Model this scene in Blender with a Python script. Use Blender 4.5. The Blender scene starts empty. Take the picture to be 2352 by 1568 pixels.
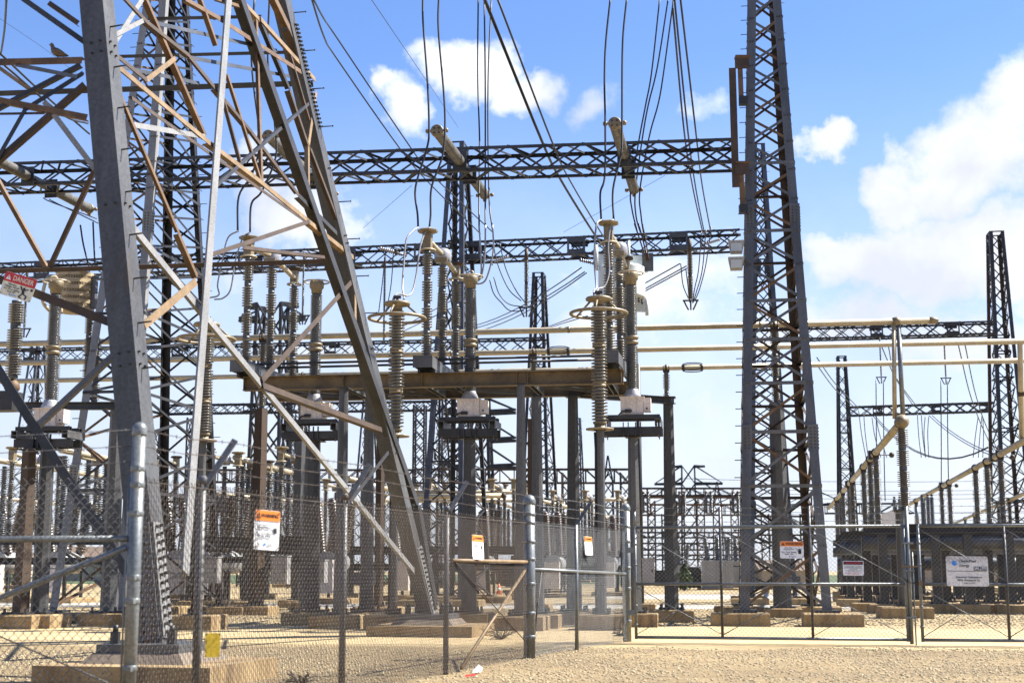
import bpy, math, random
import numpy as np
from mathutils import Vector, Matrix

random.seed(7)
rng = np.random.default_rng(7)
SC = bpy.context.scene
COL = SC.collection
V = Vector

# ------------------------------------------------------------------ camera
FPX, CX, CY, EYE = 3267.0, 1176.0, 784.0, 1.2          # picture measured 2352 px wide
PITCH = math.atan(526 / FPX)
cam = bpy.data.cameras.new('camera')
cam.sensor_width = 36.0
cam.lens = 36.0 * FPX / 2352.0
cam.clip_start, cam.clip_end = 0.2, 3000.0
cam.dof.use_dof = True
cam.dof.focus_distance = 31.0
cam.dof.aperture_fstop = 2.4
camo = bpy.data.objects.new('camera', cam)
camo.location = (0, 0, EYE)
camo.rotation_euler = (math.pi / 2 + PITCH, 0, 0)
COL.objects.link(camo)
SC.camera = camo
SC.render.resolution_x, SC.render.resolution_y = 1024, 682

# ------------------------------------------------------------------ light
SUN_DIR = V((0.82, 0.20, 1.0)).normalized()             # towards the sun: right, a little behind the yard
SUN_EL = math.asin(SUN_DIR.z)
SUN_AZ = math.atan2(SUN_DIR.x, SUN_DIR.y)
sun = bpy.data.lights.new('sun', 'SUN')
sun.energy = 5.0
sun.angle = math.radians(0.53)
sun.color = (1.0, 0.955, 0.88)
suno = bpy.data.objects.new('sun', sun)
suno.rotation_euler = SUN_DIR.to_track_quat('Z', 'Y').to_euler()
suno.location = (40, 10, 60)
COL.objects.link(suno)
SC.view_settings.view_transform = 'Standard'
SC.view_settings.look = 'None'
SC.view_settings.gamma = 1.0
SC.view_settings.use_curve_mapping = False
SC.view_settings.exposure = 1.6


def build_world():
    w = bpy.data.worlds.new('World')
    SC.world = w
    w.use_nodes = True
    nt = w.node_tree
    nt.nodes.clear()
    N, L = nt.nodes, nt.links

    def math_(op, a, b=None, c=None, clamp=False):
        n = N.new('ShaderNodeMath'); n.operation = op; n.use_clamp = clamp
        for i, s in enumerate((a, b, c)):
            if s is None: continue
            if isinstance(s, (int, float)): n.inputs[i].default_value = s
            else: L.new(s, n.inputs[i])
        return n.outputs[0]

    def noise(vec, scale, detail, rough=0.55, off=(0, 0, 0)):
        m = N.new('ShaderNodeMapping'); L.new(vec, m.inputs[0]); m.inputs[1].default_value = off
        n = N.new('ShaderNodeTexNoise'); L.new(m.outputs[0], n.inputs['Vector'])
        n.inputs['Scale'].default_value = scale
        n.inputs['Detail'].default_value = detail
        n.inputs['Roughness'].default_value = rough
        return n.outputs['Fac']
    tc = N.new('ShaderNodeTexCoord')
    D = tc.outputs['Generated']
    sx = N.new('ShaderNodeSeparateXYZ'); L.new(D, sx.inputs[0])
    az = math_('ARCTAN2', sx.outputs[0], sx.outputs[1])
    el = math_('ARCSINE', sx.outputs[2])
    sky = N.new('ShaderNodeTexSky')
    sky.sky_type = 'NISHITA'
    sky.sun_disc = False
    sky.sun_elevation = SUN_EL
    sky.sun_rotation = SUN_AZ
    sky.air_density = 1.0
    sky.dust_density = 0.1
    sky.ozone_density = 4.0
    # puffy edges: the direction is bent a little by two noises before the cloud banks are measured
    n1 = noise(D, 9, 6, 0.6)
    n2 = noise(D, 9, 6, 0.6, (3.1, 1.7, 5.2))
    n3 = noise(D, 30, 5, 0.6, (1.3, 8.7, 2.2))
    wa = math_('ADD', az, math_('MULTIPLY', math_('SUBTRACT', n1, 0.5), 0.16))
    we = math_('ADD', el, math_('MULTIPLY', math_('SUBTRACT', n2, 0.5), 0.12))
    we = math_('ADD', we, math_('MULTIPLY', math_('SUBTRACT', n3, 0.5), 0.03))

    def blob(u, v, ru, rv, k):
        a0 = math.atan((u - CX) / FPX)
        e0 = math.atan((CY - v) / FPX) + PITCH
        ra, re = ru / FPX, rv / FPX
        dx = math_('DIVIDE', math_('SUBTRACT', wa, a0), ra)
        dy = math_('DIVIDE', math_('SUBTRACT', we, e0), re)
        d2 = math_('ADD', math_('MULTIPLY', dx, dx), math_('MULTIPLY', dy, dy))
        f = math_('SUBTRACT', 1.0, d2, clamp=True)
        return math_('MULTIPLY', f, k)
    cum = None
    banks = [(2290, 420, 170, 200, 1.0), (2350, 300, 120, 120, .9), (2140, 480, 130, 120, 1.0), (2060, 620, 260, 110, 1.0), (1935, 375, 95, 55, .85), (1960, 610, 160, 80, .9),
             (2240, 640, 260, 150, 1.0), (2430, 650, 260, 160, .9), (1960, 760, 360, 110, .8), (2200, 830, 380, 120, .75), (1600, 660, 200, 110, .62), (1350, 640, 170, 80, .5),
             (1060, 165, 160, 95, .82), (1225, 215, 125, 80, .78), (975, 120, 100, 55, .55), (860, 270, 95, 110, .80), (1425, 255, 95, 80, .56), (1660, 230, 60, 50, .42),
             (640, 490, 240, 120, .85), (790, 520, 120, 70, .7), (1450, 760, 420, 170, .72), (1000, 700, 330, 110, .52), (760, 800, 420, 120, .66), (520, 640, 220, 90, .5),
             (1650, 900, 300, 120, .62), (1100, 900, 300, 110, .6), (300, 900, 300, 90, .42), (2050, 980, 300, 90, .6)]
    for b in banks:
        x = blob(*b)
        cum = x if cum is None else math_('MAXIMUM', cum, x)
    # beyond the frame the same kind of broken cumulus goes on
    g = noise(D, 3.2, 7, 0.58, (7.3, 2.1, 4.4))
    gm = N.new('ShaderNodeMapRange'); gm.interpolation_type = 'SMOOTHSTEP'
    L.new(g, gm.inputs[0]); gm.inputs[1].default_value = 0.52; gm.inputs[2].default_value = 0.72
    absaz = math_('ABSOLUTE', az)
    outside = N.new('ShaderNodeMapRange'); L.new(absaz, outside.inputs[0])
    outside.inputs[1].default_value = 0.36; outside.inputs[2].default_value = 0.5
    above = N.new('ShaderNodeMapRange'); L.new(el, above.inputs[0])
    above.inputs[1].default_value = 0.42; above.inputs[2].default_value = 0.55
    om = math_('MAXIMUM', outside.outputs[0], above.outputs[0])
    gen = math_('MULTIPLY', math_('MULTIPLY', gm.outputs[0], om), 0.7)
    dens = math_('MAXIMUM', cum, gen)
    wisp = noise(D, 18, 7, 0.65, (2.2, 2.9, 0.4))
    field = math_('ADD', dens, math_('MULTIPLY', math_('SUBTRACT', wisp, 0.5), math_('MULTIPLY', math_('MINIMUM', dens, 0.35), 2.6)))
    sm = N.new('ShaderNodeMapRange'); sm.interpolation_type = 'SMOOTHSTEP'
    L.new(field, sm.inputs[0]); sm.inputs[1].default_value = 0.06; sm.inputs[2].default_value = 0.85
    dens = sm.outputs[0]
    # thin veil towards the horizon
    veil = N.new('ShaderNodeMapRange'); veil.interpolation_type = 'SMOOTHSTEP'
    L.new(el, veil.inputs[0]); veil.inputs[1].default_value = 0.37; veil.inputs[2].default_value = -0.02
    veil.inputs[3].default_value = 0.0; veil.inputs[4].default_value = 0.96
    tot = math_('MAXIMUM', dens, veil.outputs[0])
    shade = noise(D, 7, 5, 0.6, (0.2, 4.4, 9.1))
    cc = N.new('ShaderNodeMixRGB')
    sr = N.new('ShaderNodeMapRange'); L.new(shade, sr.inputs[0]); sr.inputs[1].default_value = 0.36; sr.inputs[2].default_value = 0.62
    hi = N.new('ShaderNodeMapRange'); L.new(el, hi.inputs[0]); hi.inputs[1].default_value = 0.12; hi.inputs[2].default_value = 0.30; hi.inputs[3].default_value = 0.35
    L.new(math_('MULTIPLY', sr.outputs[0], hi.outputs[0]), cc.inputs[0])
    cc.inputs[1].default_value = (5.3, 5.6, 6.35, 1)
    cc.inputs[2].default_value = (8.3, 8.4, 8.6, 1)
    tint = N.new('ShaderNodeMixRGB'); tint.blend_type = 'MULTIPLY'; tint.inputs[0].default_value = 1
    L.new(sky.outputs[0], tint.inputs[1]); tint.inputs[2].default_value = (1.06, 1.16, 1.42, 1)   # deep summer blue
    mix = N.new('ShaderNodeMixRGB')
    L.new(tot, mix.inputs[0]); L.new(tint.outputs[0], mix.inputs[1]); L.new(cc.outputs[0], mix.inputs[2])
    bg = N.new('ShaderNodeBackground'); bg.inputs['Strength'].default_value = 0.052
    L.new(mix.outputs[0], bg.inputs['Color'])
    out = N.new('ShaderNodeOutputWorld'); L.new(bg.outputs[0], out.inputs[0])


build_world()

# ------------------------------------------------------------------ sight lines: where a reading in the photograph lies in the yard
_sp, _cp = math.sin(PITCH), math.cos(PITCH)
K = 0.34178
_ZO = {0: (0, 0), 1: (0, 0), 2: (775.2, 0), 3: (1548.1, 0), 4: (0, 516.8), 5: (775.2, 516.8), 6: (1548.1, 516.8),
       7: (0, 1033.6), 8: (775.2, 1033.6), 9: (1548.1, 1033.6)}


def rd(k, x, y):
    return (_ZO[k][0] + K * x, _ZO[k][1] + K * y)


def ray(u, v):
    a = (u - CX) / FPX; b = (CY - v) / FPX
    return V((a, _cp - b * _sp, _sp + b * _cp))


EYEP = V((0, 0, EYE))


def at(u, v, Y):
    r = ray(u, v); return EYEP + r * (Y / r.y)


def pz(u, v, z):
    r = ray(u, v); return EYEP + r * ((z - EYE) / r.z)


def on_plane(u, v, p0, n):
    r = ray(u, v); return EYEP + r * ((p0 - EYEP).dot(n) / r.dot(n))


G = math.radians(8.6)                                    # the yard's grid is turned a little against the view
E1 = V((math.cos(G), -math.sin(G), 0))
E2 = V((math.sin(G), math.cos(G), 0))
UP = V((0, 0, 1))

# ------------------------------------------------------------------ materials
MATS = {}


def _nodes(name):
    m = bpy.data.materials.new(name); m.use_nodes = True
    nt = m.node_tree
    return m, nt, nt.nodes['Principled BSDF']


def surf(name, c1, c2, rough=0.55, metal=0.0, scale=3.0, rust=0.0, rustc=(0.17, 0.075, 0.025), bump=0.0, fine=40.0, streak=False, spec=0.5):
    """two-tone surface with fine mottling, optional rust or dirt patches; all in world coordinates"""
    k = 1.0 if name.startswith(('plate', 'board', 'box_paint', 'trap', 'concrete', 'gravel')) else 0.72
    c1, c2, rustc = ([x * k for x in c] for c in (c1, c2, rustc))
    m, nt, b = _nodes(name)
    N, L = nt.nodes, nt.links
    geo = N.new('ShaderNodeNewGeometry')
    pos = geo.outputs['Position']
    mp = N.new('ShaderNodeMapping'); L.new(pos, mp.inputs[0])
    if streak: mp.inputs[3].default_value = (1, 1, 0.18)
    n1 = N.new('ShaderNodeTexNoise'); L.new(mp.outputs[0], n1.inputs['Vector'])
    n1.inputs['Scale'].default_value = scale; n1.inputs['Detail'].default_value = 5; n1.inputs['Roughness'].default_value = 0.65
    n2 = N.new('ShaderNodeTexNoise'); L.new(pos, n2.inputs['Vector'])
    n2.inputs['Scale'].default_value = fine; n2.inputs['Detail'].default_value = 3
    r1 = N.new('ShaderNodeMapRange'); L.new(n1.outputs['Fac'], r1.inputs[0]); r1.inputs[1].default_value = 0.32; r1.inputs[2].default_value = 0.68
    mx = N.new('ShaderNodeMixRGB'); L.new(r1.outputs[0], mx.inputs[0])
    mx.inputs[1].default_value = (*c1, 1); mx.inputs[2].default_value = (*c2, 1)
    r2 = N.new('ShaderNodeMapRange'); L.new(n2.outputs['Fac'], r2.inputs[0]); r2.inputs[1].default_value = 0.25; r2.inputs[2].default_value = 0.75
    r2.inputs[3].default_value = 0.72; r2.inputs[4].default_value = 1.28
    mu = N.new('ShaderNodeMixRGB'); mu.blend_type = 'MULTIPLY'; mu.inputs[0].default_value = 1
    L.new(mx.outputs[0], mu.inputs[1]); L.new(r2.outputs[0], mu.inputs[2])
    col = mu.outputs[0]
    if rust > 0:
        n3 = N.new('ShaderNodeTexNoise'); L.new(mp.outputs[0], n3.inputs['Vector'])
        n3.inputs['Scale'].default_value = scale * 0.8 + 1.0; n3.inputs['Detail'].default_value = 7; n3.inputs['Roughness'].default_value = 0.7
        r3 = N.new('ShaderNodeMapRange'); L.new(n3.outputs['Fac'], r3.inputs[0])
        r3.inputs[1].default_value = 0.72 - 0.42 * rust; r3.inputs[2].default_value = 0.86 - 0.42 * rust
        m3 = N.new('ShaderNodeMixRGB'); L.new(r3.outputs[0], m3.inputs[0]); L.new(col, m3.inputs[1])
        m3.inputs[2].default_value = (*rustc, 1)
        col = m3.outputs[0]
    L.new(col, b.inputs['Base Color'])
    b.inputs['Roughness'].default_value = rough
    b.inputs['Metallic'].default_value = metal
    b.inputs['Specular IOR Level'].default_value = spec
    if bump:
        bp = N.new('ShaderNodeBump'); bp.inputs['Strength'].default_value = bump; bp.inputs['Distance'].default_value = 0.01
        L.new(n2.outputs['Fac'], bp.inputs['Height']); L.new(bp.outputs[0], b.inputs['Normal'])
    MATS[name] = m
    return m


def plain(name, c, rough=0.5, metal=0.0):
    m, nt, b = _nodes(name)
    b.inputs['Base Color'].default_value = (*c, 1)
    b.inputs['Roughness'].default_value = rough
    b.inputs['Metallic'].default_value = metal
    MATS[name] = m
    return m


surf('galv', (0.08, 0.084, 0.088), (0.16, 0.164, 0.172), 0.48, 0.25, 2.0, 0.34, (0.13, 0.08, 0.035), streak=True)
surf('galv_light', (0.21, 0.21, 0.205), (0.33, 0.325, 0.31), 0.55, 0.1, 2.0, 0.22, (0.36, 0.24, 0.12), streak=True)
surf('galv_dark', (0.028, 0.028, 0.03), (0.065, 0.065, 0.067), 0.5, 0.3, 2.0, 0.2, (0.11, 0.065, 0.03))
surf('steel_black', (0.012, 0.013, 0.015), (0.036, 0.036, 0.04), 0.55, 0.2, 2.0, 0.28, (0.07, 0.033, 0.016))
surf('steel_blue', (0.05, 0.057, 0.07), (0.11, 0.118, 0.137), 0.5, 0.3, 2.0, 0.1, (0.11, 0.065, 0.03))
surf('rust', (0.085, 0.045, 0.019), (0.21, 0.12, 0.05), 0.65, 0.05, 3.0, 0.45, (0.13, 0.06, 0.022))
surf('rust_tan', (0.17, 0.105, 0.045), (0.33, 0.225, 0.115), 0.6, 0.05, 3.0, 0.35, (0.30, 0.165, 0.06))
surf('rust_dark', (0.035, 0.022, 0.013), (0.09, 0.052, 0.028), 0.65, 0.05, 3.0, 0.3, (0.11, 0.045, 0.016))
surf('rust_plate', (0.09, 0.058, 0.023), (0.23, 0.155, 0.065), 0.6, 0.05, 2.2, 0.42, (0.075, 0.05, 0.03), streak=False)
surf('galv_post', (0.055, 0.056, 0.058), (0.13, 0.131, 0.13), 0.5, 0.15, 1.6, 0.3, (0.085, 0.06, 0.035), bump=0.15, fine=22, streak=True)
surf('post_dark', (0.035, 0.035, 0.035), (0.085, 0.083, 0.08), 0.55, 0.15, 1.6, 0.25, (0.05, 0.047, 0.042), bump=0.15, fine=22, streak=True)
surf('post_rust', (0.038, 0.022, 0.011), (0.085, 0.048, 0.023), 0.65, 0.05, 1.6, 0.3, (0.05, 0.03, 0.018), bump=0.15, fine=22, streak=True)
surf('porcelain', (0.115, 0.108, 0.095), (0.20, 0.19, 0.17), 0.25, 0.0, 4.0, 0.12, (0.16, 0.13, 0.09))
surf('porcelain_grey', (0.085, 0.092, 0.10), (0.15, 0.158, 0.17), 0.25, 0.0, 4.0)
surf('porcelain_brown', (0.085, 0.06, 0.045), (0.15, 0.11, 0.08), 0.3, 0.0, 4.0)
surf('cap_metal', (0.10, 0.107, 0.115), (0.17, 0.178, 0.19), 0.5, 0.3, 5.0)
surf('alu_pipe', (0.46, 0.385, 0.25), (0.58, 0.50, 0.35), 0.42, 0.25, 2.5, 0.12, (0.42, 0.33, 0.2))
surf('cast_tan', (0.20, 0.155, 0.085), (0.32, 0.255, 0.155), 0.5, 0.1, 6.0, 0.25, (0.24, 0.16, 0.07))
surf('cast_grey', (0.32, 0.325, 0.36), (0.42, 0.425, 0.46), 0.45, 0.1, 4.0)
surf('box_paint', (0.50, 0.44, 0.40), (0.60, 0.54, 0.49), 0.5, 0.0, 5.0, 0.1, (0.38, 0.33, 0.28))
surf('box_grey', (0.33, 0.33, 0.32), (0.41, 0.405, 0.39), 0.5, 0.0, 5.0, 0.1, (0.22, 0.18, 0.13))
surf('trap_paint', (0.50, 0.545, 0.545), (0.60, 0.64, 0.64), 0.5, 0.0, 4.0)
surf('trap_bronze', (0.30, 0.235, 0.14), (0.42, 0.33, 0.2), 0.5, 0.1, 4.0, 0.3, (0.15, 0.1, 0.055))
surf('concrete', (0.20, 0.13, 0.055), (0.33, 0.235, 0.115), 0.85, 0.0, 1.8, 0.5, (0.12, 0.075, 0.035), bump=0.5, fine=28, streak=True)
surf('grout', (0.16, 0.12, 0.085), (0.25, 0.195, 0.14), 0.85, 0.0, 3.0, bump=0.4)
surf('cable_black', (0.012, 0.012, 0.013), (0.028, 0.026, 0.024), 0.5, 0.1, 3.0)
surf('cable_brown', (0.05, 0.034, 0.025), (0.10, 0.06, 0.04), 0.5, 0.2, 3.0)
surf('cable_alu', (0.28, 0.27, 0.26), (0.40, 0.385, 0.37), 0.4, 0.4, 3.0)
surf('pipe_galv', (0.17, 0.185, 0.185), (0.28, 0.295, 0.295), 0.42, 0.45, 2.5, 0.14, (0.26, 0.2, 0.12))
surf('pipe_dark', (0.07, 0.07, 0.07), (0.15, 0.147, 0.145), 0.5, 0.3, 4.0, 0.2, (0.12, 0.08, 0.05))
surf('wire_galv', (0.10, 0.104, 0.108), (0.17, 0.174, 0.178), 0.45, 0.4, 6.0, 0.1, (0.2, 0.12, 0.06))
surf('wire_rust', (0.05, 0.032, 0.02), (0.095, 0.072, 0.056), 0.6, 0.2, 1.2, 0.4, (0.11, 0.06, 0.03))
surf('bolt_dark', (0.03, 0.028, 0.026), (0.07, 0.06, 0.05), 0.5, 0.3)
surf('gravel_stone', (0.11, 0.075, 0.035), (0.48, 0.39, 0.24), 0.85, 0.0, 14.0, 0.12, (0.25, 0.17, 0.09))
surf('leaf', (0.035, 0.075, 0.018), (0.075, 0.13, 0.03), 0.6, 0.0, 6.0)
surf('bark', (0.09, 0.065, 0.04), (0.15, 0.11, 0.07), 0.8)
surf('grass_green', (0.05, 0.09, 0.02), (0.10, 0.13, 0.035), 0.8, 0.0, 2.0)
surf('wall_tan', (0.42, 0.35, 0.27), (0.50, 0.43, 0.34), 0.8, 0.0, 1.0)
surf('roof_brown', (0.17, 0.12, 0.085), (0.26, 0.19, 0.14), 0.7, 0.0, 1.0)
surf('feather', (0.10, 0.075, 0.05), (0.2, 0.15, 0.10), 0.8, 0.0, 20.0)
surf('board', (0.66, 0.63, 0.57), (0.74, 0.70, 0.64), 0.5, 0.0, 6.0)
surf('plate_white', (0.78, 0.78, 0.76), (0.84, 0.84, 0.82), 0.45, 0.0, 6.0)
surf('plate_cream', (0.62, 0.60, 0.46), (0.72, 0.70, 0.55), 0.45, 0.0, 6.0)
surf('plate_yellow', (0.66, 0.45, 0.02), (0.74, 0.52, 0.04), 0.5, 0.0, 6.0)
plain('print_black', (0.015, 0.015, 0.016), 0.5)
plain('print_orange', (0.86, 0.235, 0.02), 0.5)
plain('print_red', (0.50, 0.02, 0.025), 0.5)
plain('print_blue', (0.02, 0.23, 0.68), 0.5)
plain('print_white', (0.82, 0.82, 0.8), 0.5)
plain('cone_orange', (0.75, 0.13, 0.03), 0.5)
plain('glass_dark', (0.03, 0.035, 0.04), 0.12)
plain('lamp_glass', (0.4, 0.42, 0.42), 0.15)


def M(n): return MATS[n]


# ------------------------------------------------------------------ objects
ORG = {}


def tag(o, label, cat, group=None, kind=None):
    if label: o['label'] = label
    if cat: o['category'] = cat
    if group: o['group'] = group
    if kind: o['kind'] = kind
    return o


def thing(name, loc, label, cat, group=None):
    o = bpy.data.objects.new(name, None)
    COL.objects.link(o)
    o.empty_display_size = 0.2
    o.location = loc
    ORG[o.name] = V(loc)
    return tag(o, label, cat, group)


def copy_tree(o, parent=None):
    c = o.copy(); COL.objects.link(c)
    if parent: c.parent = parent
    for ch in o.children: copy_tree(ch, c)
    return c


def dup(o, loc, label=None, group=None, rz=None, scale=None):
    c = copy_tree(o)
    c.location = loc
    ORG[c.name] = V(loc)
    if rz is not None: c.rotation_euler.z = rz
    if scale is not None: c.scale = (scale,) * 3
    if label: c['label'] = label
    if group: c['group'] = group
    return c


def perp(d, hint):
    s = hint - d * hint.dot(d)
    if s.length < 1e-6:
        s = V((1, 0, 0)) - d * d.x
    return s.normalized()


class MB:
    def __init__(s):
        s.v = []; s.f = []; s.sm = []

    def add(s, vs, fs, smooth=False):
        n = len(s.v)
        s.v.extend([tuple(p) for p in vs])
        s.f.extend([tuple(i + n for i in f) for f in fs])
        s.sm.extend([smooth] * len(fs))
        return s

    def hexa(s, p):
        return s.add(p, [(0, 3, 2, 1), (4, 5, 6, 7), (0, 1, 5, 4), (1, 2, 6, 5), (2, 3, 7, 6), (3, 0, 4, 7)])

    def box(s, c, sx, sy, sz, ax=None, ay=None, az=None):
        c = V(c); ax = ax or E1; ay = ay or E2; az = az or UP
        x, y, z = ax * sx / 2, ay * sy / 2, az * sz / 2
        return s.hexa([c - x - y - z, c + x - y - z, c + x + y - z, c - x + y - z, c - x - y + z, c + x - y + z, c + x + y + z, c - x + y + z])

    def bar(s, p, q, w, h, n):
        """box beam: w across, h along n"""
        p, q = V(p), V(q); d = (q - p).normalized(); n = perp(d, n); t = d.cross(n)
        a, b = t * w / 2, n * h / 2
        return s.hexa([p - a - b, p + a - b, p + a + b, p - a + b, q - a - b, q + a - b, q + a + b, q - a + b])

    def angle(s, p, q, n, a, t=None, flip=False, b=None):
        """steel angle: one flange lies square to n, the other runs back along -n"""
        p, q = V(p), V(q); d = (q - p).normalized(); n = perp(d, n); w = d.cross(n)
        if flip: w = -w
        t = t or max(a * 0.11, 0.005); b = b or a
        pts = [(0, 0), (a, 0), (a, t), (t, t), (t, b), (0, b)]
        off = -w * a / 2
        A = [p + off + w * i - n * j for i, j in pts]; B = [q + off + w * i - n * j for i, j in pts]
        k = 6
        fs = [(i, (i + 1) % k, (i + 1) % k + k, i + k) for i in range(k)]
        fs += [(0, 5, 4, 3), (0, 3, 2, 1), (6, 7, 8, 9), (6, 9, 10, 11)]
        return s.add(A + B, fs)

    def heel(s, p, q, f1, f2, a, t=None):
        """corner leg: heel on the line pq, flanges along f1 and f2"""
        p, q = V(p), V(q); d = (q - p).normalized()
        f1 = perp(d, f1); f2 = perp(d, f2); t = t or a * 0.1
        pts = [(0, 0), (a, 0), (a, t), (t, t), (t, a), (0, a)]
        A = [p + f1 * i + f2 * j for i, j in pts]; B = [q + f1 * i + f2 * j for i, j in pts]
        fs = [(i, (i + 1) % 6, (i + 1) % 6 + 6, i + 6) for i in range(6)]
        fs += [(0, 5, 4, 3), (0, 3, 2, 1), (6, 7, 8, 9), (6, 9, 10, 11)]
        return s.add(A + B, fs)

    def ibeam(s, p, q, w, h, t=0.02):
        p, q = V(p), V(q)
        s.bar(p + UP * (h / 2 - t / 2), q + UP * (h / 2 - t / 2), w, t, UP)
        s.bar(p - UP * (h / 2 - t / 2), q - UP * (h / 2 - t / 2), w, t, UP)
        return s.bar(p, q, t, h - 2 * t, UP)

    def chan(s, p, q, w, h, t=0.015):
        """upside-down trough along pq"""
        p, q = V(p), V(q); d = (q - p).normalized(); sd = d.cross(UP).normalized()
        s.bar(p + UP * (h / 2 - t / 2), q + UP * (h / 2 - t / 2), w, t, UP)
        for k in (-1, 1):
            o = sd * k * (w / 2 - t / 2) - UP * t / 2
            s.bar(p + o, q + o, t, h - t, UP)
        return s

    def tube(s, pts, r, n=8, cap=True, closed=False, smooth=True):
        pts = [V(p) for p in pts]; m = len(pts)
        rr = r if isinstance(r, (list, tuple)) else [r] * m
        vs = []; nrm = None
        for i in range(m):
            if closed: d = (pts[(i + 1) % m] - pts[i - 1]).normalized()
            else: d = (pts[min(i + 1, m - 1)] - pts[max(i - 1, 0)]).normalized()
            if nrm is None: nrm = perp(d, V((0.3, 0.2, 1)) if abs(d.z) < 0.9 else V((1, 0.3, 0)))
            else: nrm = perp(d, nrm)
            b = d.cross(nrm)
            for j in range(n):
                a = 2 * math.pi * j / n
                vs.append(pts[i] + (nrm * math.cos(a) + b * math.sin(a)) * rr[i])
        fs = []
        for i in range(m if closed else m - 1):
            i2 = (i + 1) % m
            for j in range(n):
                fs.append((i * n + j, i * n + (j + 1) % n, i2 * n + (j + 1) % n, i2 * n + j))
        s.add(vs, fs, smooth)
        if cap and not closed:
            k = len(s.v) - len(vs)
            s.f.append(tuple(k + j for j in range(n))[::-1]); s.sm.append(False)
            s.f.append(tuple(k + (m - 1) * n + j for j in range(n))); s.sm.append(False)
        return s

    def cyl(s, p, q, r, n=10, r2=None, smooth=True):
        return s.tube([p, q], [r, r if r2 is None else r2], n, smooth=smooth)

    def lathe(s, prof, n=12, c=(0, 0, 0), axis=None, smooth=True):
        """prof: (radius, height) pairs"""
        c = V(c); z = (axis or UP).normalized(); x = perp(z, V((1, 0.2, 0)) if abs(z.x) < 0.9 else V((0, 1, 0))); y = z.cross(x)
        vs = []
        for r, h in prof:
            for j in range(n):
                a = 2 * math.pi * j / n
                vs.append(c + z * h + (x * math.cos(a) + y * math.sin(a)) * r)
        fs = [(i * n + j, i * n + (j + 1) % n, (i + 1) * n + (j + 1) % n, (i + 1) * n + j) for i in range(len(prof) - 1) for j in range(n)]
        fs.append(tuple(range(n))[::-1]); k = (len(prof) - 1) * n
        fs.append(tuple(k + j for j in range(n)))
        return s.add(vs, fs, smooth)

    def ring(s, c, R, r, axis=None, n=20, m=6, a0=0, a1=2 * math.pi):
        c = V(c); z = (axis or UP).normalized(); x = perp(z, V((1, 0.2, 0)) if abs(z.x) < 0.9 else V((0, 1, 0))); y = z.cross(x)
        full = abs(a1 - a0 - 2 * math.pi) < 1e-4
        pts = [c + (x * math.cos(a0 + (a1 - a0) * i / n) + y * math.sin(a0 + (a1 - a0) * i / n)) * R for i in range(n if full else n + 1)]
        return s.tube(pts, r, m, closed=full)

    def bolts(s, c, ux, uy, nrm, nx, ny, px, py, r=0.014, h=0.016):
        c = V(c)
        for i in range(nx):
            for j in range(ny):
                p = c + ux * ((i - (nx - 1) / 2) * px) + uy * ((j - (ny - 1) / 2) * py)
                s.box(p + nrm * h / 2, 2 * r, 2 * r, h, ux, uy, nrm)
        return s

    def build(s, name, mat, parent=None, org=None, label=None, kind=None):
        me = bpy.data.meshes.new(name)
        o0 = ORG.get(parent.name, V((0, 0, 0))) if parent is not None else V(org if org is not None else (0, 0, 0))
        me.from_pydata([(x - o0.x, y - o0.y, z - o0.z) for x, y, z in s.v], [], s.f)
        if any(s.sm): me.polygons.foreach_set('use_smooth', s.sm)
        me.materials.append(M(mat) if isinstance(mat, str) else mat)
        o = bpy.data.objects.new(name, me); COL.objects.link(o)
        if parent is not None:
            o.parent = parent; ORG[o.name] = o0
        else:
            o.location = o0; ORG[o.name] = o0
        if label: o['label'] = label
        if kind: o['kind'] = kind
        return o


def share(o, parent, loc=(0, 0, 0), rot=None):
    """another part with the same mesh"""
    c = bpy.data.objects.new(o.name.split('.')[0], o.data); COL.objects.link(c)
    c.parent = parent; c.location = loc
    if rot is not None: c.rotation_euler = rot
    return c


def curve_pts(pts, n=8):
    """smooth line through the points"""
    P = [V(p) for p in pts]
    if len(P) == 2: return P
    out = []
    Q = [P[0] * 2 - P[1]] + P + [P[-1] * 2 - P[-2]]
    for i in range(1, len(Q) - 2):
        a, b, c, d = Q[i - 1], Q[i], Q[i + 1], Q[i + 2]
        for k in range(n):
            t = k / n
            out.append(0.5 * ((2 * b) + (c - a) * t + (2 * a - 5 * b + 4 * c - d) * t * t + (3 * b - a - 3 * c + d) * t ** 3))
    out.append(P[-1])
    return out


def sag_pts(p, q, sag, n=14):
    p, q = V(p), V(q)
    return [p.lerp(q, i / n) - UP * (4 * sag * (i / n) * (1 - i / n)) for i in range(n + 1)]


def wire(name, pts, r, mat, label, cat, group=None, n=6):
    o = MB().tube(pts, r, n).build(name, mat, org=pts[0])
    return tag(o, label, cat, group)


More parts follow.
